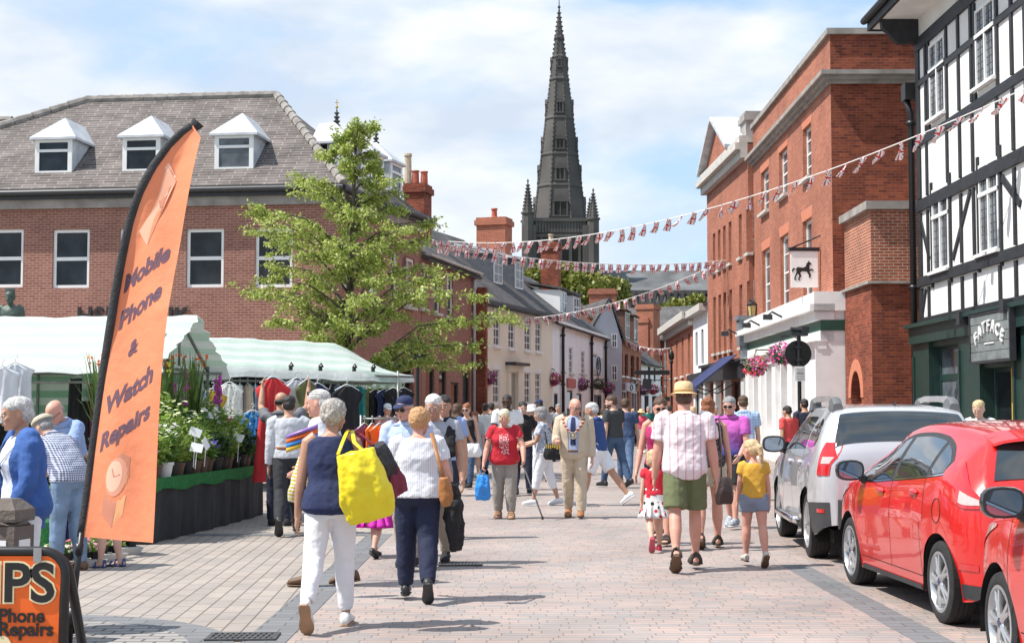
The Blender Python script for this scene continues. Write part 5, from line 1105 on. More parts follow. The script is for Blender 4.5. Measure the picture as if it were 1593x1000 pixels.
def garment(p, rz, kind, col, label, group='garments hanging on the stall rails'):
    o = empty('hanging_garment', p, rz, label, 'garment', group)
    v = (kind, col, random.randrange(3))
    if v not in GM: GM[v] = garment_mesh(kind, hash(v[0])*0+v[2]+len(col)).mesh('garment', CLOTHS[col], True)
    a = bpy.data.objects.new('hanger', HANG); C.objects.link(a); a.parent = o
    b = bpy.data.objects.new(kind, GM[v]); C.objects.link(b); b.parent = o; b.location = (0, 0, -.01)
    return o
def garments():
    rnd = random.Random(21); ang = math.atan2(SD.y, SD.x); n = V((-SD.y, SD.x))
    NAME = dict(teal='teal', black='black', red='red', navy='navy', white='white', mustard='mustard yellow', olive='olive green', grey='grey', orange='orange', denim='pale denim', print='bird print', blueprint='blue floral', pinkprint='pink floral', beige='beige', plum='plum')
    cols = ['denim', 'print', 'white', 'black', 'mustard', 'print', 'navy', 'teal', 'teal', 'olive', 'grey', 'red', 'black', 'white', 'beige', 'denim', 'olive', 'navy', 'grey', 'black', 'teal', 'plum', 'black', 'white', 'navy', 'black', 'denim', 'grey', 'black', 'teal']
    kinds = ['dress', 'top', 'dress', 'dress', 'top']; cnt = {}
    for i, c in enumerate(cols):
        s = .6+i*.165; q = SA+SD*s+n*.12; k = kinds[i % 5]
        j = cnt.get((k, c), 0); cnt[(k, c)] = j+1; pos = ['left', 'middle', 'right'][min(2, i*3//len(cols))]
        garment((q.x, q.y, 2.09-.005*i/10), ang+R(90)+rnd.uniform(-.7, .35), k, c, '%s %s, clothes stall front rail, %s third%s' % (NAME[c], k, pos, ', %s such from the left' % ['second', 'third', 'fourth', 'fifth'][j-1] if j else ''))
    cols2 = ['black', 'navy', 'plum', 'black', 'olive', 'grey', 'black', 'teal', 'navy', 'black', 'beige', 'black', 'grey', 'black', 'navy', 'plum']
    for i, c in enumerate(cols2):
        s = .8+i*.33; q = SA+SD*s+n*1.2
        garment((q.x, q.y, 2.06), ang+R(90)+rnd.uniform(-.6, .6), 'dress', c, 'dark garment among those on the shadowed back rail of the clothes stall', 'dark garments on the back rail')
    # garments standing out in the photograph
    for px, py, Y, k, c, l, rz in ((425, 588, 20.9, 'long_dress', 'red', 'long red dress held up by the man reaching to the rail', .2), (462, 590, 21.2, 'dress', 'white', 'white garment next to the long red dress', .5), (478, 592, 21.2, 'dress', 'olive', 'olive green dress right of the reaching man', 1.0), (494, 598, 21.4, 'long_dress', 'navy', 'long navy dress beside the bald man with sunglasses', .7), (540, 600, 22.5, 'dress', 'black', 'black dress hanging behind the grey curly haired woman', .4),
            (393, 640, 22.6, 'top', 'blueprint', 'blue floral top with a dark neck opening above the potted plants', .1), (302, 600, 24.4, 'long_dress', 'denim', 'long pale blue dress behind the tall plants', .1), (268, 596, 23.0, 'dress', 'denim', 'pale blue dress at the left of the rail by the feather flag', .3), (331, 606, 24.8, 'dress', 'mustard', 'mustard dress behind the iris leaves', .2), (357, 596, 25.5, 'dress', 'print', 'white dress with dark leaf print hung facing the street', 0), (366, 648, 23, 'top', 'pinkprint', 'bright pink floral top among the foxglove flowers', .2)):
        p = at(px, py, Y); garment(p, rz, k, c, l)
    for px, py, Y, l, rz in ((3, 572, 18.6, 'white lace blouse hanging at the far left of the flower stall', .2), (24, 566, 18.8, 'short white jacket hanging above the silver haired woman', .1)):
        garment(at(px, py, Y), rz, 'top', 'white', l)
    for px, py, Y, c, l in ((122, 588, 21.3, 'black', 'black trousers hung by the striped back cloth of the flower stall'), (143, 592, 21.4, 'plum', 'plum trousers partly hidden by the feather flag pole')): garment(at(px, py, Y), .1, 'trousers', c, l)
    # free-standing rail with orange tops
    p = at(592, 640, 20.5); o = empty('garment_rail', (p.x, p.y, 0), R(8), 'free standing garment rail with orange tops beside the man in the blue cap', 'garment rail')
    for x in (-.27, .27): mb = MB(); mb.tube([(x, 0, .05), (x, 0, 1.5)], .016, 8); mb.tube([(x, -.3, .05), (x, .3, .05)], .016, 8); mb.build('upright', M_galv, o, smooth=True)
    mb = MB(); mb.tube([(-.27, 0, 1.45), (.27, 0, 1.45)], .014, 8); mb.build('rail', M_galv, o, smooth=True)
    for i in range(5):
        c = 'plum' if i == 0 else 'orange'; q = o.matrix_basis @ V((-.22+i*.105, 0, 1.37)); garment(q, R(8)+R(65)*(1 if i % 2 else .8), 'top', c, 'orange top on the free standing rail' if c == 'orange' else 'plum top at the left end of the free standing rail', 'orange tops on the rail' if c == 'orange' else None)
    for i, (px, py, Y, c) in enumerate(((612, 604, 33.5, 'black'), (628, 604, 33.8, 'black'), (598, 606, 33.6, 'navy'), (584, 606, 33.6, 'black'), (570, 606, 33.4, 'olive'))):
        garment(at(px, py, Y), .3*i, 'dress', c, 'dark garment hanging under the small pale green awning', 'dark garments under the small awning')
    # small black bag hanging there too
garments()
# ---------------------------------------------------------------- plant tables
GRASSCL = pm('green_baize', (.015, .16, .035), .95, .3, 30, .8, 120)
BLK = pm('black_skirt_cloth', (.022, .024, .028), .85, .3, 3, .3, 12)
def curtain(name, pts, z0, z1, mat, parent, amp, freq, seed, thick=.012, nz=8, off=0.):
    """cloth hanging along a polyline"""
    rnd = random.Random(seed); P = [V((*p, 0)) for p in pts]; cum = [0]
    for a, c in zip(P, P[1:]): cum.append(cum[-1]+(c-a).length)
    n = int(cum[-1]/.05); mb = MB(); vs = []; ph = rnd.uniform(0, 6); ws = []
    for i in range(n+1):
        s = cum[-1]*i/n; k = 0
        while k < len(cum)-2 and s > cum[k+1]: k += 1
        t = (s-cum[k])/(cum[k+1]-cum[k]); p = P[k].lerp(P[k+1], t); nn = (P[k+1]-P[k]).cross(V((0, 0, 1))).normalized()
        for j in range(nz+1):
            f = 1-j/nz; q = p+nn*(off+amp*(.35+f)*(math.sin(s*freq+ph+.3*math.sin(s*3))+.4*math.sin(s*freq*2.7+f))); q.z = lerp(z0, z1, j/nz)+(.02*math.sin(s*5+ph) if j == 0 and z0 > .2 else 0); vs.append(q); ws.append(nn)
    fs = [(i*(nz+1)+j, (i+1)*(nz+1)+j, (i+1)*(nz+1)+j+1, i*(nz+1)+j+1) for i in range(n) for j in range(nz)]; k = len(vs)
    mb.add(vs+[v-w*thick for v, w in zip(vs, ws)], fs+[tuple(x+k for x in f[::-1]) for f in fs]); return mb.build(name, mat, parent, smooth=True)
def flower_table():
    edge = [(-5.05, 17.25), (-4.23, 17.4), (-3.97, 19.6), (-3.74, 22.3), (-4.9, 22.45)]
    o = empty('flower_table', (0, 0, 0), 0, 'long plant table with black skirt and green baize edge beside the paved walkway', 'table')
    top = MB(); top.prism([(x, y, .72) for x, y in edge]+[(-5.3, 22.4, .72)], (0, 0, .03)); top.build('table_top', GRASSCL, o)
    st = MB(); st.prism([(-5.3, 17.6, .75), (-4.75, 17.6, .75), (-4.4, 22.1, .75), (-5.2, 22.1, .75)], (0, 0, .32)); st.build('raised_shelf', BLK, o)
    curtain('skirt', edge, .01, .72, BLK, o, .018, 9, 2); curtain('baize_edge', edge, .61, .765, GRASSCL, o, .010, 13, 3, off=.03)
    o.location = (0, 0, 0); return o
flower_table()
PET = {}
def petal(c): 
    n = 'petal_%d_%d_%d' % tuple(int(x*99) for x in c); return leafmat(n, c, tuple(min(1, x*1.4) for x in c), None, .3)
L_lime = leafmat('lime_plant', (.15, .25, .03), (.27, .40, .07), (.45, .54, .16), .4); L_mid = leafmat('green_plant', (.06, .15, .025), (.13, .26, .045), (.24, .38, .08), .35); L_sword = leafmat('sword_leaf', (.06, .13, .025), (.14, .24, .05), (.28, .36, .1), .3); L_dark = leafmat('dark_plant', (.02, .06, .015), (.05, .11, .03), (.1, .17, .05), .25)
POTM = [pm('brown_pot', (.13, .075, .05), .7, .2, 8), pm('black_pot', (.02, .02, .02), .6, .2, 8), pm('white_pot', (.68, .67, .64), .6, .06, 8)]
def pot(o, r, h, mi):
    mb = MB(); mb.lathe([(r*.72, 0), (r*.95, h*.8), (r*1.05, h*.8), (r*1.06, h), (r*.92, h), (r*.88, h*.85)], 16); return mb.build('pot', POTM[mi], o, ang=45)
def blob_flower(mb, p, n, k, pet=5):
    s = n.orthogonal().normalized(); t = n.cross(s)
    mb.add([p+n*k*.2]+[p+(s*math.cos(a*2*math.pi/pet)+t*math.sin(a*2*math.pi/pet))*k for a in range(pet)], [(0, 1+a, 1+(a+1) % pet) for a in range(pet)])
def plant(kind, seed):
    """prototype potted plant at the origin, returned untagged"""
    rnd = random.Random(seed); o = empty('potted_plant'); lf = MB(); fl = MB(); up = V((0, 0, 1)); fc = None; lm = L_mid
    if kind == 'sword':
        pot(o, .11, .17, 1); lm = L_sword
        for i in range(46):
            a = rnd.uniform(0, 6.28); h = rnd.uniform(.55, 1.15); lean = rnd.uniform(.03, .34); d = V((math.cos(a), math.sin(a), 0)); sd = V((-math.sin(a), math.cos(a), 0))
            pts = [(d*.05*rnd.random()+V((0, 0, .14)))+d*lean*(t**1.8)+up*h*(t-.12*t*t*lean*3) for t in (0, .3, .6, .85, 1)]; ws = [.010, .017, .015, .009, .001]
            for k in range(4): lf.add([pts[k]-sd*ws[k], pts[k]+sd*ws[k], pts[k+1]+sd*ws[k+1], pts[k+1]-sd*ws[k+1]], [(0, 1, 2, 3)])
        fc = (.85, .16, .03) if seed % 2 else (.8, .62, .08)
        for i in range(3):
            x = V((rnd.uniform(-.15, .15), rnd.uniform(-.15, .15), .95+rnd.uniform(0, .3))); lf.tube([(x.x*.2, x.y*.2, .15), x], .005, 4)
            for k in range(8): blob_flower(fl, x+V((rnd.uniform(-.03, .03), rnd.uniform(-.03, .03), rnd.uniform(-.08, .06))), rv(rnd), .02)
    elif kind in ('bush', 'fern', 'daisy', 'viola', 'foxglove', 'dark'):
        pot(o, .095, .15, 2 if kind == 'daisy' else (1 if kind in ('dark', 'fern') else 0)); lm = {'bush': L_lime, 'fern': L_lime, 'daisy': L_mid, 'viola': L_mid, 'foxglove': L_mid, 'dark': L_dark}[kind]
        hh = {'bush': .36, 'fern': .34, 'daisy': .34, 'viola': .16, 'foxglove': .3, 'dark': .26}[kind]; rr = {'bush': .20, 'fern': .24, 'daisy': .18, 'viola': .16, 'foxglove': .18, 'dark': .18}[kind]
        for i in range(34):
            a = rnd.uniform(0, 6.28); e = V((rr*math.cos(a)*rnd.uniform(.2, 1), rr*math.sin(a)*rnd.uniform(.2, 1), .14+hh*rnd.uniform(.35, 1))); b0 = V((e.x*.2, e.y*.2, .13)); lf.tube([b0, b0.lerp(e, .5)+V((0, 0, .04)), e], .003, 3)
            for k in range(13 if kind != 'fern' else 22):
                q = b0.lerp(e, rnd.uniform(.25, 1.05))+rv(rnd)*.035; ll = (.07, .045) if kind != 'fern' else (.06, .012)
                leaf(lf, q, (V((e.x, e.y, .05)).normalized()*.6+rv(rnd)).normalized(), (up+rv(rnd)*.8).normalized(), ll[0]*rnd.uniform(.6, 1.2), ll[1])
        if kind in ('daisy', 'viola'):
            fc = (.78, .74, .70) if kind == 'daisy' else (.25, .16, .62)
            for i in range(60 if kind == 'viola' else 34): a = rnd.uniform(0, 6.28); r = rr*math.sqrt(rnd.random()); blob_flower(fl, V((r*math.cos(a), r*math.sin(a), .15+hh*rnd.uniform(.75, 1.15))), (up+rv(rnd)*.7).normalized(), .024)
        if kind == 'foxglove':
            fc = (.55, .07, .42)
            for s in range(3):
                x = V((rnd.uniform(-.1, .1), rnd.uniform(-.1, .1), .13)); h = rnd.uniform(.6, .85); lf.tube([x, x+up*h], .006, 4)
                for k in range(30): a = rnd.uniform(0, 6.28); t = rnd.uniform(.45, .95); blob_flower(fl, x+up*h*t+V((math.cos(a), math.sin(a), -.3))*.045*(1.25-t), (V((math.cos(a), math.sin(a), -.2))).normalized(), .022)
        if kind == 'bush' and seed % 2:
            fc = (.7, .72, .45)
            for i in range(40): a = rnd.uniform(0, 6.28); r = rr*math.sqrt(rnd.random()); blob_flower(fl, V((r*math.cos(a), r*math.sin(a), .16+hh*rnd.uniform(.8, 1.1))), (up+rv(rnd)*.5).normalized(), .018)
    lf.build('leaves', lm, o, uv=False)
    if fc: fl.build('blossoms', petal(fc), o, uv=False)
    return o
def plants():
    rnd = random.Random(8); protos = {}
    DESC = dict(sword='sword leaved plant', bush='bushy lime herb', fern='feathery green plant', daisy='white flowered plant', viola='purple viola', foxglove='magenta spiked plant', dark='dark leafy plant')
    OR = ['first', 'second', 'third', 'fourth', 'fifth', 'sixth', 'seventh', 'eighth', 'ninth', 'tenth', 'eleventh', 'twelfth']
    def put(kind, x, y, z, label, sc=1., sd=0):
        k = (kind, sd)
        if k not in protos: o = protos[k] = plant(kind, 30+sd*7+len(kind))
        else: o = copy_tree(protos[k])
        o.location = (x, y, z); o.rotation_euler.z = rnd.uniform(0, 6); s = sc*rnd.uniform(.88, 1.15); o.scale = (s, s, s); tag(o, label, 'potted plant', 'potted plants on the flower table'); return o
    ex = lambda y: lerp(-4.23, -3.97, (y-17.4)/2.2) if y < 19.6 else lerp(-3.97, -3.74, (y-19.6)/2.7)
    front = ['viola', 'bush', 'daisy', 'fern', 'bush', 'fern', 'bush', 'viola', 'viola', 'dark', 'fern', 'bush', 'dark', 'dark', 'viola', 'dark']
    seq = ['nearest the feather flag', 'second from the flag', 'third from the flag', 'fourth from the flag', 'fifth from the flag', 'sixth from the flag', 'seventh from the flag', 'eighth from the flag', 'in the middle of the row', 'just past the middle', 'seventh from the far end', 'sixth from the far end', 'fifth from the far end', 'third from the far end', 'second from the far end', 'at the far end']
    for i, k in enumerate(front): y = 17.58+i*.295; put(k, ex(y)-.14+rnd.uniform(-.03, .02), y, .752, '%s, plant table front row, %s' % (DESC[k], seq[i]), 1.15, i % 2)
    mid = ['bush', 'fern', 'fern', 'bush', 'fern', 'bush', 'fern', 'fern', 'daisy', 'bush', 'dark', 'bush']
    for i, k in enumerate(mid): y = 17.65+i*.39; put(k, ex(y)-.40+rnd.uniform(-.04, .04), y, .752, '%s, plant table middle row, %s pot from the flag' % (DESC[k], OR[i]), 1.5, i % 2)
    back = ['sword', 'sword', 'bush', 'sword', 'bush', 'sword', 'sword', 'foxglove', 'sword', 'bush', 'foxglove']
    for i, k in enumerate(back): y = 17.7+i*.42; put(k, ex(y)-.72+rnd.uniform(-.05, .05), y, 1.072 if y > 17.6 else .752, '%s, plant table raised back shelf, %s pot from the flag' % (DESC[k], OR[i]), 1.0 if k == 'sword' else 1.3, i % 2)
    for i, (px, py, Y) in enumerate(((304, 672, 18.7), (320, 690, 18.95), (371, 680, 20.6), (306, 696, 18.2))):
        p = at(px, py, Y); o = empty('price_card', p, rnd.uniform(-.3, .3), ['white price card leaning left above the daisies', 'narrow white price card turned sideways on a cane', 'white price card beside the purple violas', 'small white price card low among the herbs'][i], 'price card', 'price cards among the plants')
        mb = MB(); mb.box((-.075, -.003, -.055), (.075, .003, .055)); c = mb.build('card', M_white, o); c.rotation_euler = (-.3, [.35, 1.0, .35, .2][i], [0, .9, 0, 0][i])
        mb = MB(); mb.tube([(0, .01, -.02), (-.02, .02, p.z*-1+.85)], .006, 6); mb.build('stick', M_white, o)
    # low green stand and trays on the ground in front of the flag
    p = gp(100, 856); o = empty('plant_stand', (p.x, p.y, 0), R(8), 'low stand draped in green baize behind the wooden bollard', 'plant stand')
    mb = MB(); mb.box((-.28, -.2, 0), (.26, .5, .3)); mb.build('block', BLK, o); curtain('baize', [(-.3, .5), (-.3, -.23), (.28, -.23), (.28, .5)], .0, .33, GRASSCL, o, .012, 14, 8); mb = MB(); mb.box((-.3, -.22, .3), (.28, .5, .325)); mb.build('baize_top', GRASSCL, o)
    o2 = put('dark', p.x+.02, p.y+.05, .33, 'leafy plant with yellow flowers on the low green stand', 1.25, 3); fl = MB(); r2 = random.Random(4)
    for i in range(26): blob_flower(fl, V((r2.uniform(-.12, .12), r2.uniform(-.12, .12), r2.uniform(.33, .46))), (V((0, 0, 1))+rv(r2)*.7).normalized(), .026)
    fl.build('blossoms', petal((.85, .6, .02)), o2, uv=False); del o2['group']
    mb = MB(); mb.box((-.10, -.003, -.13), (.10, .003, .13)); q = mb.build('price_sign', M_white); q.location = at(93, 795, p.y-.3); q.rotation_euler = (-.1, .3, -.5); tag(q, 'white plant label with a red flower picture leaning on the low green stand', 'price card')
    fl = MB(); fl.prism([(.05*math.cos(a*.7), -.006, .05*math.sin(a*.7)) for a in range(9)], (0, .0025, 0)); fl.build('picture', CLOTHS['red'], q)
    for i, (px, py) in enumerate(((112, 882), (146, 872), (178-6, 862))):
        p = gp(px, py); o = empty('plant_tray', (p.x, p.y, 0), R(35), ['nearest pale tray of small bedding plants on the paving', 'middle tray of bedding plants beside the flag pole', 'farthest tray of pink bedding plants under the feather flag'][i], 'plant tray', 'trays of bedding plants')
        mb = MB(); mb.prism([(-.26, -.17, .0), (.26, -.17, 0), (.3, -.2, .08), (-.3, -.2, .08)], (0, .34, 0)); mb.build('tray', pm('pale_tray', (.5, .5, .48), .7, .1), o)
        for a in range(4):
            for b_ in range(2):
                c = (.6, .3, .38) if (a+b_+i) % 3 == 0 else ((.6, .58, .45) if (a+b_+i) % 3 == 1 else (.5, .08, .15)); x, y = -.21+a*.14, -.08+b_*.16
                t = MB(Matrix.Translation((x, y, .081))); t.lathe([(.045, 0), (.06, .07), (.05, .07)], 8); pt = t.build('plant_pot', POTM[1], o); l = MB(Matrix.Translation((x, y, .15))); f = MB(Matrix.Translation((x, y, .15)))
                for k in range(70): d = rv(rnd); d.z = abs(d.z); leaf(l, d*.07*rnd.random(), d, rv(rnd), .045, .025)
                for k in range(16): d = rv(rnd); d.z = abs(d.z)+.2; blob_flower(f, d.normalized()*.085, d.normalized(), .018)
                l.build('leaves', L_mid if (a+i) % 2 else L_lime, pt, uv=False); f.build('blossoms', petal(c), pt, uv=False)
plants()
# ================================================================ feather flag, A-board, bollard
def feather_flag():
    Y = 9.1; base = gp(97, 1012); o = empty('feather_flag', (base.x, Y, 0), 0, 'tall orange feather flag advertising phone and watch repairs on a black pole', 'flag')
    Lc = [(124, 836), (133, 770), (142, 700), (151, 640), (159, 585), (168, 530), (178, 468), (190, 405), (204, 350), (221, 304), (242, 262), (266, 228), (288, 208), (303, 198)]
    Rc = [(235, 845), (237, 790), (240, 725), (244, 665), (249, 600), (253, 545), (258, 490), (265, 430), (272, 385), (279, 340), (286, 300), (292, 265), (298, 235), (303.5, 207)]
    loc = lambda px, py: at(px, py, Y)-V((base.x, Y, 0))
    Lp = [loc(*p) for p in Lc]; Rp = [at(*p, Y-.24)-V((base.x, Y-.24, 0)) for p in Rc]
    rip0 = lambda x, z: .020*math.sin(x*17+z*2.1)*min(1, max(.15, (1.7-abs(z-1.9))))+.012*math.sin(z*5.5-x*6)+.05*math.sin(z*1.3)
    def rip(x, z):
        # the cloth swings towards the street: the free edge stands nearer than the pole
        t = max(0, min(1, (z-.77)/2.55)); l, r = spl(Lp, t).x, spl(Rp, t).x
        return rip0(x, z)-.24*max(-.1, min(1.1, (x-l)/max(r-l, .05)))*min(1, (1-t)*2.2)
    def spl(P, t):
        f = t*(len(P)-1); i = min(int(f), len(P)-2); return P[i].lerp(P[i+1], f-i)
    def surf(t, u): p = spl(Lp, t).lerp(spl(Rp, t), u); return V((p.x, rip(p.x, p.z), p.z))
    mb = MB(); nt, nu = 90, 18; vs = [surf(i/nt, j/nu) for i in range(nt+1) for j in range(nu+1)]; fs = [(i*(nu+1)+j, i*(nu+1)+j+1, (i+1)*(nu+1)+j+1, (i+1)*(nu+1)+j) for i in range(nt) for j in range(nu)]; k = len(vs)
    mb.add(vs+[v+V((0, .004, 0)) for v in vs], fs+[tuple(x+k for x in f[::-1]) for f in fs])
    m = stripes('orange_flag_cloth', (.90, .33, .165), (.90, .33, .165), 'x', 1, .5, .7, bump=.2, trans=.25); mb.build('flag_cloth', m, o, smooth=True)
    # black sleeve and pole
    sp = []; n = 40
    for i in range(n+1): sp.append(spl(Lp, i/n)+V((-.012, rip(spl(Lp, i/n).x, spl(Lp, i/n).z), 0)))
    mb = MB(); mb.tube(sp, [.022+.006*math.sin(math.pi*i/n) for i in range(n+1)], 10, flat=.5, up=(0, 1, 0)); mb.build('sleeve', pm('black_webbing', (.035, .037, .04), .8, .25, 12, .4, 60), o, smooth=True)
    tip = [spl(Lp, .985), loc(309, 190)]; mb = MB(); mb.tube(tip, [.03, .045], 8, flat=.4, up=(0, 1, 0)); mb.build('sleeve_tip', MATS['black_webbing'], o)
    mb = MB(); b0 = loc(104, 1010); b0.z = 0; mb.tube([b0, loc(118, 900), loc(127, 828)], [.02, .02, .017], 10); mb.tube([loc(110, 975), loc(113, 945)], .028, 10); mb.tube([loc(122, 862), loc(124, 845)], .026, 10); mb.build('pole', M_black, o, smooth=True)
    mb = MB(); mb.tube([loc(113, 950), loc(120, 968)+V((0, -.02, 0)), loc(124, 983)], .005, 5); mb.tube([loc(113, 950), loc(117, 972), loc(115, 985)], .005, 5); mb.build('cord', M_black, o)
    mb = MB(); mb.lathe([(.2, 0), (.2, .02), (.03, .05), (.02, .3)], 16, (b0.x, b0.y, 0)); mb.build('base', M_black, o)
    ink = pm('flag_ink', (.13, .07, .10), .8, .12, 6)
    def on_cloth(ob):
        for v in ob.data.vertices: 
            v.co.y = rip(v.co.x, v.co.z)-.0022+(v.co.y)*.1
    def word(s, px, py, size, slope=.62, sx=.77):
        c = loc(px, py); Mx = Matrix(((1, 0, .16, c.x), (0, 1, 0, 0), (slope, 0, 1, c.z), (0, 0, 0, 1)))
        t = text(s, size, .006, 'lettering', ink, o, .042, Mx, sx=sx); on_cloth(t)
    word('Mobile', 231, 419, .150); word('Phone', 222, 477, .155); word('&', 209, 541, .13); word('Watch', 207, 607, .16); word('Repairs', 199, 664, .15)
    def shape(pts, mat, name, lift=0.):
        P = [loc(*p) for p in pts]; cx = sum((p for p in P), V((0, 0, 0)))/len(P); mb = MB(); n = len(P); R_ = 6; vs = [V((cx.x, 0, cx.z))]
        for r in range(1, R_+1): vs += [cx.lerp(p, r/R_) for p in P]
        for v in vs: v.y = rip(v.x, v.z)-.0016-lift*.5
        fs = [(0, 1+i, 1+(i+1) % n) for i in range(n)]
        for r in range(R_-1): fs += [(1+r*n+i, 1+(r+1)*n+i, 1+(r+1)*n+(i+1) % n, 1+r*n+(i+1) % n) for i in range(n)]
        mb.add(vs, fs); return mb.build(name, mat, o)
    pk = pm('flag_pink_print', (.84, .42, .28), .8, .06, 5); pk2 = pm('flag_pale_print', (.86, .50, .36), .8, .05, 5); br = pm('flag_brown_print', (.55, .22, .14), .8, .1, 5); tan = pm('flag_tan_print', (.72, .36, .17), .8, .1, 5)
    shape([(218, 361), (232, 384), (276, 284), (262, 258)], pk, 'phone_print'); shape([(258, 262), (264, 254), (276, 276), (270, 290)], pk2, 'phone_print', .001)
    shape([(233, 383), (238, 372), (278, 283), (273, 277)], br, 'phone_print', .001); shape([(250, 312), (254, 303), (257, 309), (262, 305), (258, 322), (251, 325)], br, 'emblem', .002)
    el = lambda cx, cy, rx, ry, tilt=.25, n=28: [(cx+rx*math.cos(a*2*math.pi/n)*math.cos(tilt)-ry*math.sin(a*2*math.pi/n)*math.sin(tilt), cy+rx*math.cos(a*2*math.pi/n)*math.sin(tilt)+ry*math.sin(a*2*math.pi/n)*math.cos(tilt)) for a in range(n)]
    shape([(182, 714), (194, 704), (208, 710), (206, 742), (190, 740)], br, 'watch_strap'); shape([(162, 768), (186, 778), (176, 820), (158, 800), (160, 782)], br, 'watch_strap'); shape([(186, 778), (202, 768), (196, 800), (178, 818)], tan, 'watch_strap'); shape([(200, 716), (207, 722), (203, 748), (196, 760)], tan, 'watch_strap')
    shape(el(184, 741, 18, 31), pm('flag_rose_print', (.70, .32, .21), .8, .06, 5), 'watch_case', .001); shape(el(181, 740, 13.5, 25), pk2, 'watch_dial', .002)
    shape([(180, 740), (192, 736), (192, 738), (181, 742)], br, 'watch_hand', .003); shape([(180, 741), (177, 728), (179, 728), (182, 740)], br, 'watch_hand', .003)
feather_flag()
def a_board():
    Y = 8.35; loc = lambda px, py: at(px, py, Y); o = empty('pavement_sign', (loc(40, 900).x, Y, 0), 0, 'orange A-board sign in a black tube frame beside the feather flag pole', 'sign')
    c = lambda px, py, dy=0: loc(px, py)-V((o.location.x, Y-dy, 0)); x0 = c(-190, 900).x; x1 = c(101, 900).x; zt = c(0, 857).z; b = .05; mb = MB(); r = .028
    fr = [(x1+.0, -.02, .0), (x1+.0, -.0, zt-.16)]+[(x1-.13+.13*math.cos(a*math.pi/12), 0, zt-.13+.13*math.sin(a*math.pi/12)) for a in range(0, 7)]+[(x0+.13-.13*math.sin(a*math.pi/12), 0, zt-.13+.13*math.cos(a*math.pi/12)) for a in range(0, 7)]+[(x0, 0, zt-.2), (x0, -.02, 0)]
    mb.tube(fr, r, 10); mb.build('frame', M_black, o, smooth=True); mb = MB(); mb.tube([(p[0], p[1]+.5*(1-p[2]/zt), p[2]) for p in fr], r, 10); mb.build('rear_frame', M_black, o, smooth=True)
    p1 = c(96, 900).x; pz = c(0, 864).z; mb = MB(); n = 6; pts = [(x0+.06, -.02, .1), (p1, -.02, .1)]+[(p1-.05+.05*math.cos(a*math.pi/12), -.02, pz-.05+.05*math.sin(a*math.pi/12)) for a in range(7)]+[(x0+.06, -.02, pz)]
    mb.prism(pts, (0, .02, 0)); mb.build('panel', pm('orange_board', (.85, .135, .01), .5, .04, 2), o)
    for px in (61, -60): k = c(px, 866); mb = MB(); mb.box((k.x-.022, -.035, k.z-.025), (k.x+.022, .03, k.z+.05)); mb.build('clip', pm('grey_clip', (.3, .3, .3), .5, .1), o)
    cr = pm('cream_lettering', (.82, .70, .42), .6, .05); z = c(0, 908).z
    for k, (m, bo, y) in enumerate(((cr, .055, -.026), (M_black, .022, -.029))):
        text('CHIPS', .30, .004, 'lettering', m, o, bo, Matrix.Translation((c(90, 900).x-.006, y, z)), align='RIGHT', sx=1.02)
    for s, py in (('Mobile Phone', 957), ('Watch Repairs', 978)): text(s, .104, .004, 'lettering', M_black, o, .03, Matrix.Translation((c(73 if py == 957 else 87, 900).x, -.027, c(0, py).z)), align='RIGHT', sx=.98)
    mb = MB(); k = c(3, 1003); mb.prism([(k.x+.06*math.cos(a*.4), -.026, k.z+.06*math.sin(a*.4)) for a in range(16)], (0, .003, 0)); mb.build('dot', cr, o)
a_board()
def bollard():
    Y = 10.0; p = at(14, 700, Y); o = empty('bollard', (p.x, Y, 0), R(-12), 'square weathered wooden bollard with white panels in front of the silver haired woman', 'bollard'); zt = at(14, 775, Y).z; w = .125
    wd = pm('weathered_wood', (.075, .06, .05), .85, .4, 5, .5, 40, var2=(.16, .135, .115)); mb = MB(); mb.box((-w, -w, 0), (w, w, zt-.18)); mb.build('post', wd, o)
    mb = MB(); mb.box((-w+.015, -w+.015, zt-.18), (w-.015, w-.015, zt-.15)); mb.lathe([(w*1.42, zt-.15), (w*1.47, zt-.13), (w*1.47, zt-.07), (w*.7, zt)], 4); q = mb.build('cap', wd, o); 
    for v in q.data.vertices:
        if v.co.z > zt-.151: x, y = v.co.x, v.co.y; v.co.x, v.co.y = (x-y)*.7071, (x+y)*.7071
    for a in range(4): M = Matrix.Rotation(a*math.pi/2, 4, 'Z'); t = MB(M); t.box((-w*.55, -w-.006, zt-.62), (w*.55, -w-.0005, zt-.27)); t.build('white_panel', M_white, o)
bollard()
# ================================================================ parked cars
def pl(pts):
    pts = sorted(pts)
    def f(x):
        if x <= pts[0][0]: return pts[0][1]
        if x >= pts[-1][0]: return pts[-1][1]
        for i in range(len(pts)-1):
            if pts[i][0] <= x <= pts[i+1][0]:
                # monotone-ish cubic through neighbours
                x0, y0 = pts[i]; x1, y1 = pts[i+1]; h = x1-x0; t = (x-x0)/h
                s = (y1-y0)/h; sa = (y0-pts[i-1][1])/(x0-pts[i-1][0]) if i else s; sb = (pts[i+2][1]-y1)/(pts[i+2][0]-x1) if i+2 < len(pts) else s
                m0 = 0 if sa*s <= 0 else 2*sa*s/(sa+s); m1 = 0 if sb*s <= 0 else 2*sb*s/(sb+s)
                return (2*t**3-3*t*t+1)*y0+(t**3-2*t*t+t)*h*m0+(-2*t**3+3*t*t)*y1+(t**3-t*t)*h*m1
    return f
def paint(name, col, metal=0., rough=.32):
    if name in MATS: return MATS[name]
    m = pm(name, col, rough, .03, 2, metal=metal, coat=1.); return m
M_tyre = pm('tyre_rubber', (.018, .018, .019), .85, .25, 20, .2, 60); M_alloy = pm('alloy_rim', (.58, .59, .60), .3, .06, 6, metal=.75); M_plast = pm('black_plastic', (.03, .031, .033), .6, .15, 12, .1, 80)
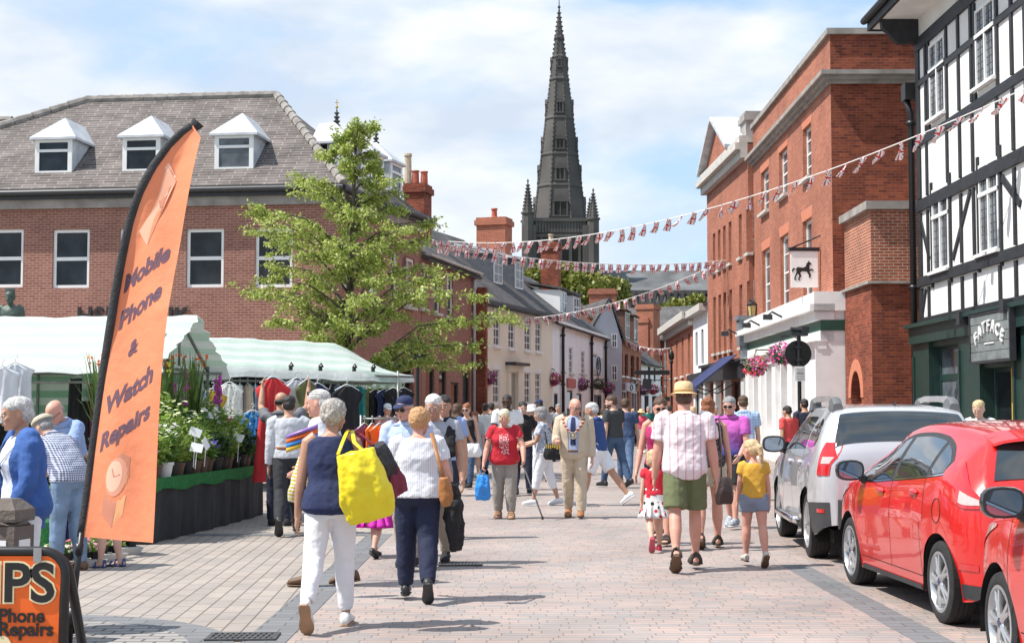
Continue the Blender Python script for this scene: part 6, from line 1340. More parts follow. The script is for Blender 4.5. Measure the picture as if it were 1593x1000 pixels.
M_cglass = pm('car_glass', (.018, .024, .026), .03, .3, 3, coat=1., spec=.9); M_seam = pm('panel_gap', (.006, .006, .006), .8, .1)
M_chrome = pm('chrome', (.75, .76, .78), .12, .03, metal=1.); M_redlens = pm('red_lens', (.52, .012, .015), .12, .12, 30, coat=1.); M_clear = pm('clear_lens', (.55, .42, .40), .1, .12, 30, coat=1.); M_well = pm('wheel_well', (.008, .008, .008), .95, .1)
class Car:
    def __init__(s, name, label, spec, body):
        s.sp = spec; s.root = empty(name, (0, 0, 0), 0, label, 'car'); s.body = body; s.WB = spec['WB']; s.R = spec['tyre']; s.AR = spec['arch']
        s.w = pl(spec['w']); s.zt = pl(spec['top']); s.zb = pl(spec['belt']); s.wr = pl(spec['roofw']); s.y0 = spec['top'][0][0]; s.y1 = spec['top'][-1][0]
        s.cache = {}
    def bottom(s, y):
        z = s.sp['sill'](y)
        for ya in (0, s.WB):
            d = abs(y-ya)
            if d < s.AR: z = max(z, s.R+math.sqrt(s.AR**2-d*d))
        return z
    def prof(s, y):
        k = round(y, 4)
        if k in s.cache: return s.cache[k]
        w, zt, zb, wr = s.w(y), s.zt(y), s.zb(y), s.wr(y); b = s.bottom(y); belt = min(zb, zt-.05); belt = max(belt, b+.04)
        g = max(0, min(1, (zt-belt-.06)/.34)); g = g*g*(3-2*g)
        fl = 0
        for ya in (0, s.WB): fl = max(fl, max(0, 1-abs(abs(y-ya)-s.AR*.9)/.28))
        fl *= s.sp.get('flare', .012); P = []
        H_ = belt-s.sp['sill'](y)
        def sidew(z):
            t = max(0, min(1, (z-.22)/(belt-.22))) if belt > .23 else 1
            k = 1-.045*(1-t)**2-.050*max(0, t-.55)**2/.2-s.sp.get('crease', .008)*math.exp(-((t-.62)/.10)**2)*0
            return w*k+fl*max(0, 1-abs(z-s.R-s.AR*.75)/.4)
        n = 12
        for i in range(n+1): z = lerp(b, belt, i/n); P.append((sidew(z), z))
        wb = P[-1][0]; re = lerp(wb*.93, wr, g); ze = lerp(belt+(zt-belt)*.55, zt-.075, g)
        m = 8
        for i in range(1, m+1):
            t = i/m; x = lerp(wb, re, t)+.025*g*math.sin(math.pi*t); P.append((x, lerp(belt, ze, t)))
        for i in range(1, 9):
            t = i/8; x = re*math.cos(t*math.pi/2) if i < 8 else 0; P.append((x, ze+(zt-ze)*math.sin(t*math.pi/2)**.75))
        s.cache[k] = P; return P
    def X(s, y, z):
        P = s.prof(y)
        for a, c in zip(P, P[1:]):
            if a[1] <= z <= c[1] and c[1] > a[1]: return lerp(a[0], c[0], (z-a[1])/(c[1]-a[1]))
        return P[0][0] if z < P[0][1] else P[-8][0]
    def Z(s, y, x):
        P = s.prof(y)[20:]; x = abs(x)
        for a, c in zip(P, P[1:]):
            if a[0] >= x >= c[0] and a[0] > c[0]: return lerp(a[1], c[1], (a[0]-x)/(a[0]-c[0]))
        return P[0][1]
    def shell(s):
        ys = {s.y0, s.y1}; n = 60
        for i in range(n+1): ys.add(lerp(s.y0, s.y1, i/n))
        for ya in (0, s.WB):
            for i in range(25): ys.add(ya-s.AR*math.cos(math.pi*i/24))
            ys.add(ya-s.AR-.004); ys.add(ya+s.AR+.004)
        for i in range(8): ys.add(s.y0+.10*(i/8)**1.5); ys.add(s.y1-.12*(i/8)**1.5)
        ys = sorted(ys); ys = [y for i, y in enumerate(ys) if i == 0 or y-ys[i-1] > .0015]
        mb = MB(); rs = []
        for y in ys:
            P = s.prof(y); rs.append([(-x, y, z) for x, z in P]+[(x, y, z) for x, z in P[::-1][1:]])
        mb.rings(rs, cap=False, close=False); mb.f = [f[::-1] for f in mb.f]
        for r, fl in ((rs[0], 0), (rs[-1], 1)): mb.poly(r[::-1] if fl else r)
        o = mb.build('body', s.body, s.root, uv=False, ang=50)
        # floor, wheel wells
        f = MB(); f.box((-.70, s.y0+.15, .2), (.70, s.y1-.2, .34)); f.build('underbody', M_well, s.root)
        for ya in (0, s.WB):
            for sd in (-1, 1):
                q = MB(); wd = s.w(ya); k = 18; arc = [(s.AR*.995*math.cos(math.pi*i/k), s.R+s.AR*.995*math.sin(math.pi*i/k)) for i in range(k+1)]
                arc = [(arc[0][0], .2)]+arc+[(arc[-1][0], .2)]
                q.rings([[(sd*(wd-.012), ya+a, z) for a, z in arc], [(sd*(wd-.32), ya+a, z) for a, z in arc]], cap=False, close=False); q.poly([(sd*(wd-.32), ya+a, z) for a, z in arc]); q.build('wheel_arch', M_well, s.root)
        return o
    def patch(s, name, y0, y1, lo, hi, off, mat, parent=None, sides=(-1, 1), ny=28, nz=8, th=None):
        """a piece lying on the side surface, bounded by lo(y) and hi(y)"""
        out = []
        for sd in sides:
            mb = MB(); a = []; 
            for i in range(ny+1):
                y = lerp(y0, y1, i/ny); l, h = lo(y), hi(y)
                for j in range(nz+1): z = lerp(l, max(h, l+.0005), j/nz); a.append(V((sd*(s.X(y, z)+off), y, z)))
            fs = [(i*(nz+1)+j, (i+1)*(nz+1)+j, (i+1)*(nz+1)+j+1, i*(nz+1)+j+1) for i in range(ny) for j in range(nz)]
            if sd < 0: fs = [f[::-1] for f in fs]
            mb.add(a, fs); out.append(mb.build(name, mat, parent or s.root, smooth=True, uv=False))
        return out
    def top(s, name, y0, y1, fr, off, mat, parent=None, nx=20, ny=14):
        """a piece on the upper surface (screens): half width fr(t) of the local roof width"""
        mb = MB(); a = []
        for i in range(ny+1):
            y = lerp(y0, y1, i/ny); wv = fr(i/ny)
            for j in range(nx+1): x = (2*j/nx-1)*wv; a.append(V((x, y+off[0], s.Z(y, x)+off[1])))
        fs = [(i*(nx+1)+j, i*(nx+1)+j+1, (i+1)*(nx+1)+j+1, (i+1)*(nx+1)+j) for i in range(ny) for j in range(nx)]
        mb.add(a, fs); return mb.build(name, mat, parent or s.root, smooth=True, uv=False)
    def seam(s, y, z0, z1, w=.007, bend=None, parent=None):
        b = bend or (lambda z: 0); n = 24
        for sd in (-1, 1):
            mb = MB(); L_ = []; 
            for i in range(n+1): z = lerp(z0, z1, i/n); yy = y+b(z); L_ += [V((sd*(s.X(yy-w/2, z)+.0015), yy-w/2, z)), V((sd*(s.X(yy+w/2, z)+.0015), yy+w/2, z))]
            fs = [(2*i, 2*i+1, 2*i+3, 2*i+2) for i in range(n)]; fs = fs if sd > 0 else [f[::-1] for f in fs]
            mb.add(L_, fs); mb.build('door_seam', M_seam, parent or s.root)
    def handle(s, y, z, m, ln=.2, h=.05):
        for sd in (-1, 1):
            x = s.X(y, z); mb = MB(); mb.ell((0, 0, 0), (.028, ln/2, h/2), 10, 8); k = MB(Matrix.Translation((sd*(x+.012), y, z))); k.add(mb.v, mb.f); h_ = k.build('door_handle', m, s.root, smooth=True, uv=False)
            q = MB(); pts = [V((sd*(s.X(y+.085*math.cos(a*.4488), z-.012+.042*math.sin(a*.4488))+.003), y+.085*math.cos(a*.4488), z-.012+.042*math.sin(a*.4488))) for a in range(14)]; q.poly(pts if sd < 0 else pts[::-1]); q.build('handle_recess', paint_dark(m), h_)
    def mirror(s, y, z, mcol, sz=1.):
        for sd in (-1, 1):
            x = s.X(y, z); mb = MB(Matrix.Translation((sd*(x+.15), y, z+.06)))
            rs = []
            for i in range(9):
                t = i/8; yy = lerp(-.055, .105, t)*sz; k = math.sqrt(max(0, 1-max(0, (t-.05)/.96)**2.4))*(.94 if i == 0 else 1); rs.append([(sd*(.01+.128*sz*k*math.copysign(abs(math.cos(a*.3927))**.7, math.cos(a*.3927))), yy, .092*sz*k*math.copysign(abs(math.sin(a*.3927))**.7, math.sin(a*.3927))) for a in range(16)])
            mb.rings(rs if sd > 0 else rs); o = mb.build('wing_mirror', mcol, s.root, uv=False, ang=50)
            g = MB(Matrix.Translation((sd*(x+.15), y, z+.06))); g.poly([(p[0]*.86+sd*.002, p[1]-.003, p[2]*.84) for p in rs[0]]); g.build('mirror_glass', pm('mirror_glass', (.30, .34, .40), .03, .05, metal=1.), o)
            r = MB(Matrix.Translation((sd*(x+.15), y, z+.06))); q0 = [(p[0], p[1]-.001, p[2]) for p in rs[0]]; q1 = [(p[0]*.86+sd*.002, p[1]-.001, p[2]*.84) for p in rs[0]]; r.rings([q0, q1], cap=False); r.build('mirror_rim', M_plast, o)
            a = MB(); a.tube([(sd*(x-.03), y+.01, z-.05), (sd*(x+.06), y+.03, z+.0)], [.045, .03], 8); a.build('mirror_arm', M_plast, o)
    def wheels(s, spokes=5, rimr=.205, width=.2):
        for ya in (0, s.WB):
            for sd in (-1, 1):
                wd = s.w(ya)-.012; o = empty('wheel', (sd*(wd-width/2), ya, s.R)); o.parent = s.root
                M = Matrix.Rotation(R(90)*sd, 4, 'Y')   # local z -> outward x
                R_ = s.R; mb = MB(M); h = width/2
                mb.rings([[(r*math.cos(2*math.pi*k/48), r*math.sin(2*math.pi*k/48), z) for k in range(48)] for r, z in ((rimr-.005, -h*.8), (R_*.86, -h), (R_*.965, -h*.86), (R_, -h*.62), (R_, h*.62), (R_*.965, h*.86), (R_*.86, h*.99), (rimr+.012, h*.96), (rimr, h*.86), (rimr, -h*.8))], cap=False); mb.build('tyre', M_tyre, o, uv=False, ang=35)
                tr = MB(M)
                for z in (-h*.35, 0, h*.35): tr.rings([[((R_+e)*math.cos(2*math.pi*k/48), (R_+e)*math.sin(2*math.pi*k/48), z+dz) for k in range(48)] for e, dz in ((.0008, -.004), (.0008, .004))], cap=False)
                tr.build('tread_groove', M_well, o, uv=False)
                mb = MB(M); mb.rings([[(r*math.cos(2*math.pi*k/40), r*math.sin(2*math.pi*k/40), z) for k in range(40)] for r, z in ((rimr, h*.4), (rimr+.008, h*.93), (rimr-.012, h*.97), (rimr-.022, h*.8), (rimr-.03, h*.1))], cap=False)
                rm = mb
                for k in range(spokes):
                    a0 = 2*math.pi*k/spokes+.3
                    for da in (-.17, .17):
                        p = [(.03, da*.6, h*.80), (.10, da*.75, h*.84), (rimr-.014, da*.95, h*.80)]
                        pts = []
                        for rr, dd, z in p: aa = a0+dd; pts.append((rr*math.cos(aa), rr*math.sin(aa), z))
                        rm.tube(pts, [.024, .017, .014], 6, flat=.8)
                rm.lathe([(.055, h*.3), (.058, h*.86), (.03, h*.92)], 20); rm.build('rim', M_alloy, o, uv=False, ang=40)
                d = MB(M); d.lathe([(rimr-.02, -h*.3), (rimr-.02, h*.15)], 32); d.lathe([(.13, h*.15), (.13, h*.28)], 24); d.build('brake_disc', pm('brake_dark', (.03, .03, .032), .5, .2, 10), o)
                c = MB(M); c.lathe([(.03, h*.92), (.026, h*.955)], 16); c.build('hub_cap', pm('hub_navy', (.02, .03, .10), .3, .1), o)
                for k in range(5):
                    b = MB(M); a0 = 2*math.pi*k/5; b.lathe([(.008, h*.86), (.008, h*.9)], 6, (.044*math.cos(a0), .044*math.sin(a0), 0)); b.build('wheel_nut', M_plast, o)
def paint_dark(m): return m
def hatchback(label):
    red = paint('red_car_paint', (.56, .008, .006), 0, .3)
    sill = pl([(-.66, .34), (-.5, .22), (-.36, .2), (2.9, .19), (3.15, .22), (3.29, .30)])
    sp = dict(WB=2.49, tyre=.302, arch=.355, sill=sill, flare=.016,
      top=[(-.665, .60), (-.655, .78), (-.62, .905), (-.56, 1.0), (-.46, 1.13), (-.36, 1.26), (-.27, 1.36), (-.21, 1.405), (0, 1.435), (.4, 1.47), (.8, 1.485), (1.1, 1.478), (1.4, 1.44), (1.7, 1.345), (2.0, 1.21), (2.28, 1.07), (2.45, 1.015), (2.7, .955), (2.95, .87), (3.12, .77), (3.24, .64), (3.29, .50)],
      belt=[(-.66, .9), (-.4, 1.01), (0, 1.06), (.5, 1.035), (1.2, .99), (2.0, .945), (2.5, .91), (3., .80), (3.29, .5)],
      w=[(-.665, .56), (-.64, .65), (-.58, .735), (-.45, .80), (-.2, .845), (.1, .86), (1.2, .862), (2.2, .86), (2.6, .845), (2.85, .805), (3.05, .735), (3.2, .62), (3.29, .46)],
      roofw=[(-.665, .50), (-.4, .55), (-.2, .54), (.4, .565), (1.2, .575), (1.8, .60), (2.3, .68), (3.3, .5)])
    c = Car('parked_car', label, sp, red); c.shell()
    # glasshouse
    top_l = pl([(2.26, .975), (2.05, 1.09), (1.8, 1.205), (1.5, 1.305), (1.2, 1.36), (.8, 1.375), (.45, 1.355), (.2, 1.30), (.02, 1.215), (-.12, 1.115)])
    bot_l = pl([(-.12, 1.105), (.1, 1.08), (.3, 1.062), (1.2, .998), (2.0, .955), (2.26, .955)])
    c.patch('window_surround', -.12, 2.26, lambda y: bot_l(y)-.012, lambda y: top_l(y)+.012, .0025, M_plast, ny=60)
    for a, b in ((1.24, 2.12), (.36, 1.14), (.0, .29)): c.patch('side_window', a, b, lambda y: bot_l(y)+.012, lambda y: max(top_l(y)-.022, bot_l(y)+.014), .005, M_cglass, ny=30)
    c.patch('window_trim', -.08, 2.2, lambda y: bot_l(y)-.008, lambda y: bot_l(y)+.004, .006, M_chrome, ny=40, nz=1)
    c.top('rear_window', -.50, -.245, lambda t: lerp(.60, .47, t), (-.004, .004), M_cglass); c.top('windscreen', 1.62, 2.26, lambda t: lerp(.55, .66, t), (.004, .004), M_cglass)
    sp_ = MB(); n = 16
    rs = []
    for i in range(n+1): x = lerp(-.53, .53, i/n); z = c.Z(-.2, x); k = .12*(1-.35*(x/.53)**4); rs.append([(x, -.12, z+.022), (x, -.24-k, z-.035), (x, -.25-k, z-.055), (x, -.16, z-.03)])
    sp_.rings(rs); sp_.build('roof_spoiler', red, c.root, uv=False, ang=40)
    # seams, handles, flap, lights, trims
    c.seam(1.20, .30, bot_l(1.2), bend=lambda z: -.02*(z-.6)); c.seam(2.33, .34, .93, bend=lambda z: .05*(.6-z)**2*4-.1); c.seam(.33, .72, 1.06, bend=lambda z: .10*(z-.72)-.02); c.seam(.39, .30, .72, bend=lambda z: .25*(.5-z)*0+.02*(z-.3))
    c.patch('sill_trim', .42, 2.08, lambda y: .195, lambda y: .235, .008, M_plast, ny=20, nz=2); c.patch('sill_seam', .4, 2.1, lambda y: .300, lambda y: .306, .002, M_seam, ny=20, nz=1)
    c.handle(.56, .93, red); c.handle(1.46, .895, red)
    for sd in (-1, 1):
        mb = MB(); pts = []
        for i in range(33): a = 2*math.pi*i/32; y, z = .02+.085*math.cos(a), .82+.09*math.sin(a); pts.append(V((sd*(c.X(y, z)+.001), y, z)))
        mb.tube(pts, .0035, 5); mb.build('fuel_flap' if sd < 0 else 'panel_ring', M_seam, c.root) if sd < 0 else None
    lo = pl([(-.60, .87), (-.45, .865), (-.3, .90), (-.15, .97), (-.02, 1.10)]); hi = pl([(-.60, .93), (-.45, 1.02), (-.3, 1.13), (-.18, 1.20), (-.08, 1.20), (-.02, 1.12)])
    for o in c.patch('tail_light', -.61, -.02, lo, hi, .010, M_redlens, ny=30):
        sd = 1 if o.data.vertices[0].co.x > 0 else -1; c.patch('clear_lamp', -.58, -.36, lambda y: lo(y)+.025, lambda y: lerp(.925, .99, (y+.58)/.22), .014, M_clear, o, (sd,), 16, 5)
    c.patch('reflector', -.56, -.36, lambda y: .43, lambda y: .475, .006, M_redlens, ny=10, nz=2); c.patch('bumper_skirt', -.60, -.37, lambda y: max(.23, sill(y)), lambda y: .33, .006, M_plast, ny=10, nz=3)
    hl = pl([(2.55, .865), (2.8, .78), (3.1, .62)]); hh = pl([(2.55, .885), (2.8, .865), (3.1, .74)]); c.patch('headlight', 2.55, 3.12, hl, hh, .006, M_clear, ny=20)
    c.mirror(2.02, .98, M_plast if False else pm('mirror_shell', (.02, .02, .022), .25, .1, coat=1.)); c.wheels(5, .215, .2)
    mb = MB(); mb.tube([(0, .05, 1.45), (0, -.12, 1.62)], [.008, .004], 5); mb.build('aerial', M_plast, c.root)
    mb = MB(); mb.box((-.26, c.y0-.012, .58), (.26, c.y0-.002, .69)); mb.build('number_plate', pm('yellow_plate', (.75, .55, .03), .5, .05), c.root)
    return c.root
def suv(label):
    sil = paint('silver_car_paint', (.56, .57, .59), .3, .3); sill = pl([(-.84, .40), (-.6, .30), (-.4, .27), (3.1, .27), (3.49, .40)])
    sp = dict(WB=2.67, tyre=.345, arch=.41, sill=sill, flare=.035,
      top=[(-.845, .62), (-.84, .95), (-.825, 1.12), (-.785, 1.23), (-.69, 1.40), (-.59, 1.53), (-.48, 1.59), (-.3, 1.615), (.2, 1.635), (.9, 1.64), (1.3, 1.62), (1.6, 1.55), (2.0, 1.36), (2.35, 1.175), (2.5, 1.13), (2.9, 1.09), (3.2, 1.02), (3.38, .90), (3.46, .74), (3.49, .58)],
      belt=[(-.84, 1.0), (-.5, 1.14), (0, 1.13), (1.0, 1.10), (2.0, 1.06), (2.6, 1.02), (3.2, .92), (3.49, .55)],
      w=[(-.845, .70), (-.82, .78), (-.74, .85), (-.6, .885), (-.3, .90), (1.0, .90), (2.4, .90), (3.0, .88), (3.25, .80), (3.4, .68), (3.49, .5)],
      roofw=[(-.845, .64), (-.7, .66), (-.5, .66), (0, .645), (1.3, .64), (2.3, .72), (3.49, .5)])
    c = Car('parked_car', label, sp, sil); c.shell()
    top_l = pl([(2.30, 1.10), (2.05, 1.235), (1.75, 1.38), (1.45, 1.475), (1.1, 1.505), (.6, 1.505), (.1, 1.50), (-.15, 1.46), (-.35, 1.38), (-.45, 1.26)]); bot_l = pl([(2.30, 1.085), (1.2, 1.125), (.2, 1.145), (-.2, 1.165), (-.45, 1.25)])
    for a, b in ((1.25, 2.22), (.33, 1.14)): c.patch('side_window', a, b, lambda y: bot_l(y)+.005, lambda y: max(top_l(y)-.01, bot_l(y)+.01), .004, M_cglass, ny=30)
    qa = pl([(-.42, 1.25), (-.3, 1.19), (.12, 1.17), (.2, 1.2)]); qb = pl([(-.42, 1.27), (-.3, 1.42), (.0, 1.48), (.15, 1.47), (.2, 1.42)]); c.patch('quarter_window', -.42, .20, qa, qb, .004, M_cglass)
    c.patch('pillar_trim', 1.14, 1.25, lambda y: bot_l(y), lambda y: top_l(y)-.01, .003, M_plast, ny=4)
    c.top('rear_window', -.775, -.555, lambda t: lerp(.70, .60, t), (-.005, .003), M_cglass, nx=28); c.top('windscreen', 1.5, 2.32, lambda t: lerp(.6, .7, t), (.004, .004), M_cglass)
    c.seam(1.20, .42, 1.12); c.seam(.32, .66, 1.14, bend=lambda z: .25*(z-.66)-.10); c.seam(2.25, .45, 1.07, bend=lambda z: -.06*(z-.45))
    c.handle(.50, 1.0, sil); c.handle(1.40, .985, sil)
    lo = lambda y: .90; hi = pl([(-.83, 1.22), (-.66, 1.24)])
    for o in c.patch('tail_light', -.826, -.68, lambda y: .90, lambda y: min(1.235, c.zt(y)-.035), .012, M_redlens, ny=14):
        sd = 1 if o.data.vertices[0].co.x > 0 else -1; c.patch('clear_lamp', -.815, -.735, lambda y: 1.02, lambda y: 1.09, .017, M_clear, o, (sd,), 8, 4)
    blk = pm('grey_plastic', (.045, .047, .05), .65, .15, 12, .1, 80)
    c.patch('bumper_cladding', -.83, -.415, lambda y: max(sill(y), .30), lambda y: .63-.05*(y+.83), .012, blk, ny=16); c.patch('reflector', -.80, -.68, lambda y: .52, lambda y: .56, .018, M_redlens, ny=6, nz=2)
    c.patch('sill_cladding', .42, 2.25, lambda y: .27, lambda y: .36, .012, blk, ny=20, nz=3); c.patch('bumper_front', 3.09, 3.4, lambda y: sill(y), lambda y: .55, .012, blk, ny=12)
    for ya, a, b in ((2.67, 2.22, 2.29), ): c.patch('arch_cladding', a-.01, b-.02, lambda y: .28, lambda y: .46-.3*(y-a), .014, blk, ny=6)
    mb = MB(); n = 22; mb.rings([[(x, c.y0-.012-.0, z) for x, z in ((-.68, .36), (.68, .36), (.68, .66), (-.68, .66))], [(x, c.y0-.03, z) for x, z in ((-.62, .40), (.62, .40), (.62, .63), (-.62, .63))]][::-1]); mb.build('rear_bumper', blk, c.root)
    mb = MB(); mb.box((-.26, c.y0-.014, .78), (.26, c.y0-.003, .89)); mb.build('number_plate', pm('yellow_plate', (.75, .55, .03), .5, .05), c.root)
    for sd in (-1, 1):
        mb = MB(); mb.tube([(sd*.93, .48, .36), (sd*.96, .62, .36), (sd*.96, 2.0, .36), (sd*.93, 2.15, .36)], .04, 10); mb.build('side_step', M_chrome, c.root, smooth=True)
        # chunky roof rail: two grey feet and a silver bar
        g = pm('rail_grey', (.12, .125, .13), .5, .1, 12); x = sd*.60
        bar = MB(); bar.rings([[(x+dx, y, c.Z(y, .60)+h+dz) for dx, dz in ((-.035, -.05), (.035, -.05), (.03, .015), (-.03, .015))] for y, h in ((-.30, .075), (-.1, .105), (.2, .11), (.9, .11), (1.15, .10), (1.32, .07))]); bar.build('roof_rail', sil, c.root, ang=40)
        for ya, yb in ((-.42, -.12), (1.12, 1.4)):
            f = MB(); rs = []
            for i in range(9): t = i/8; y = lerp(ya, yb, t); z = c.Z(y, .60); h = .125*math.sin(math.pi*min(1, t*.75+.12))**.6 if ya < 0 else .125*math.sin(math.pi*min(1, (1-t)*.75+.12))**.6; rs.append([(x-.06, y, z-.02), (x+.06, y, z-.02), (x+.045, y, z+h*.85), (x+.02, y, z+h), (x-.02, y, z+h), (x-.045, y, z+h*.85)])
            f.rings(rs); f.build('rail_foot', g, c.root, ang=40)
    c.mirror(2.08, 1.10, M_plast, 1.1); c.wheels(5, .235, .22)
    mb = MB(); mb.tube([(.0, -.30, 1.61), (0, -.42, 1.66)], [.012, .006], 6); mb.build('aerial', M_plast, c.root)
    hl = pl([(2.95, .90), (3.2, .82), (3.42, .68)]); hh = pl([(2.95, .92), (3.2, .95), (3.42, .86)]); c.patch('headlight', 2.95, 3.43, hl, hh, .006, M_clear, ny=16)
    s = MB(); s.box((-.30, .02, .0), (.05, .025, .06)); st = s.build('window_sticker', M_white, c.root); st.location = (-.08, -.745, 1.25); st.rotation_euler = (-1.05+R(0), 0, 0)
    return c.root
def park():
    a = gp(1462, 969); b = gp(1318, 906); h = math.atan2(-(b.x-a.x), b.y-a.y); r = hatchback('bright red five door hatchback parked between the silver car and another red car')
    r.rotation_euler.z = h; r.location = (a.x+.84*math.cos(h), a.y+.84*math.sin(h), 0)
    r2 = copy_tree(r); r2['label'] = 'red car cut off at the right edge, nearest the camera, black mirror showing'; r2.rotation_euler.z = R(-.5); r2.location = (2.87+.83, 8.85-2.49, 0)
    for o in (r, r2): o['group'] = 'red cars parked at the right'
    a = gp(1256, 866); b = gp(1212, 834); h = math.atan2(-(b.x-a.x), b.y-a.y); s = suv('silver four by four with grey roof rails parked ahead of the red hatchback'); s.rotation_euler.z = h; s.location = (a.x+.88*math.cos(h), a.y+.88*math.sin(h), 0)
park()
# ================================================================ people
SKIN = dict(pale=pm('skin_pale', (.60, .36, .27), .55, .07, 9, sub=.08), pink=pm('skin_pink', (.60, .31, .23), .55, .08, 9, sub=.08), tan=pm('skin_tan', (.46, .25, .165), .5, .08, 9, sub=.06), dark=pm('skin_dark', (.10, .05, .033), .45, .1, 9))
def hairm(n, c): return pm('hair_'+n, c, .5, .35, 45, .6, 90)
HAIR = {n: hairm(n, c) for n, c in dict(silver=(.52, .51, .49), white=(.68, .66, .62), greycurl=(.40, .37, .33), blonde=(.55, .40, .22), paleblonde=(.70, .60, .42), ginger=(.50, .27, .12), auburn=(.26, .09, .035), brown=(.085, .045, .025), dark=(.02, .015, .013), grey=(.26, .25, .245)).items()}
def cm(n, c, **k): return pm('cloth_'+n, c, k.pop('rough', .85), k.pop('var', .10), 5, .35, 11, **k)
TEX = {}
def wrinkle(o, strength, size):
    k = 'folds_%d' % int(size*1000)
    if k not in TEX: t = bpy.data.textures.new(k, 'CLOUDS'); t.noise_scale = size; t.noise_depth = 3; TEX[k] = t
    m = o.modifiers.new('folds', 'DISPLACE'); m.texture = TEX[k]; m.strength = strength; m.mid_level = .5; m.texture_coords = 'LOCAL'
def remesh(o, vox, it=3, fold=0., size=.1):
    m = o.modifiers.new('skin', 'REMESH'); m.mode = 'VOXEL'; m.voxel_size = vox; m.use_smooth_shade = True
    if it: s = o.modifiers.new('ease', 'SMOOTH'); s.iterations = it; s.factor = .5
    if fold: wrinkle(o, fold, size)
    return o
MALE = [(-.062, .060, .050, 0), (-.02, .096, .068, 0), (.03, .097, .068, 0), (.10, .090, .062, .003), (.18, .100, .067, .004), (.235, .105, .064, 0), (.268, .096, .052, -.004), (.288, .062, .042, -.006), (.305, .036, .036, -.006)]
FEM = [(-.062, .062, .054, 0), (-.02, .103, .074, -.006), (.03, .098, .068, -.004), (.10, .078, .056, .003), (.18, .088, .070, .012), (.235, .092, .060, .003), (.268, .083, .048, -.004), (.288, .052, .038, -.006), (.305, .030, .032, -.006)]
KID = [(-.062, .058, .05, 0), (-.02, .085, .066, 0), (.03, .084, .066, .004), (.10, .080, .062, .006), (.18, .086, .062, .002), (.225, .086, .056, 0), (.25, .076, .048, -.004), (.265, .05, .04, -.006), (.28, .034, .034, -.006)]
class Person:
    def __init__(s, label, pos, hd, h, **k):
        s.k = k; s.h = h; g = k.get('g', 1.); s.kid = k.get('kid', False); s.f = k.get('f', False); prof = KID if s.kid else (FEM if s.f else MALE); d = V(pos).length; s.d = d
        s.vb, s.vc = (.0065, .0095) if d < 14 else ((.0085, .011) if d < 23 else (.012, .014))
        s.root = empty('person', (pos[0], pos[1], 0), R(hd), label, 'person'); s.sk = SKIN[k.get('skin', 'pale')]
        s.prof = [(t*h, w*h*(1+(g-1)*(1 if t < .2 else .5)), dd*h*(1+(g-1)*(1.3 if t < .2 else .5)), o*h) for t, w, dd, o in prof]
        lean = R(k.get('lean', 3)); s.lean = lean; s.tl = k.get('tilt', 0)
        # legs
        L1, L2 = (.235*h, .235*h) if s.kid else (.245*h, .243*h); hw = .05*h*(.9+.1*g); s.legs = []
        sw = k.get('legs', (12, 4, -14, 10)); fp = k.get('fp', (0, 24 if sw[2] < -8 else 0)); sp = R(k.get('spread', 2.5))
        for sd, a, b, f in ((-1, sw[0], sw[1], fp[0]), (1, sw[2], sw[3], fp[1])):
            a, b, f = R(a), R(b), R(f); hp = V((sd*hw, 0, 0)); kn = hp+V((sd*math.sin(sp)*.6, math.sin(a), -math.cos(a)))*L1; an = kn+V((sd*math.sin(sp)*.3, math.sin(a-b), -math.cos(a-b)))*L2
            s.legs.append((hp, kn, an, f))
        ah = .043*h; low = 0
        for hp, kn, an, f in s.legs:
            for y, z in ((-.05*h, -ah), (.115*h, -ah)): low = min(low, an.z+z*math.cos(f)-y*math.sin(f))
        s.P0 = V((0, 0, -low)); s.legs = [(a+s.P0, b+s.P0, c+s.P0, f) for a, b, c, f in s.legs]
        # spine
        s.sp = [(s.prof[0][0], s.P0+V((0, 0, s.prof[0][0])), 0.)]; n = 40; t0 = s.prof[0][0]; t1 = .46*h
        p = s.sp[0][1].copy()
        for i in range(1, n+1):
            t = lerp(t0, t1, i/n); a = lean*max(0, min(1, (t+.03*h)/(.16*h))); p = p+V((s.tl*.01*(t1-t0)/n, math.sin(a), math.cos(a)))*(t1-t0)/n; s.sp.append((t, p.copy(), a))
        s.neck_t = s.prof[-2][0]; sh_t = .262*h if not s.kid else .243*h; shw = (.112 if not s.f else .098)*h*(.75+.25*g) if not s.kid else .09*h
        s.arms = []
        A1, A2 = (.172*h, .148*h) if not s.kid else (.155*h, .135*h)
        for sd, (pi, ab, el, inn) in ((-1, k.get('la', (-8, 8, 12, 0))), (1, k.get('ra', (8, 8, 14, 0)))):
            q = s.at(sh_t); c = q[0]+V((sd*shw, 0, 0)); pi, ab, el, inn = R(pi), R(ab), R(el), R(inn)
            u = V((sd*math.sin(ab), math.sin(pi)*math.cos(ab), -math.cos(pi)*math.cos(ab))); e = c+u*A1
            v = V((sd*(math.sin(ab)*.6-math.sin(inn)*1.2), math.sin(pi+el)*math.cos(inn), -math.cos(pi+el)*math.cos(inn))).normalized(); w = e+v*A2; s.arms.append((c, e, w, u, v))
        s.headf()
        s.body(); s.dress()
    def at(s, t):
        for a, b in zip(s.sp, s.sp[1:]):
            if a[0] <= t <= b[0]: f = (t-a[0])/(b[0]-a[0]); an = lerp(a[2], b[2], f); return a[1].lerp(b[1], f), V((0, math.sin(an), math.cos(an))), V((0, math.cos(an), -math.sin(an)))
        a = s.sp[0 if t < s.sp[0][0] else -1]; return a[1], V((0, math.sin(a[2]), math.cos(a[2]))), V((0, math.cos(a[2]), -math.sin(a[2])))
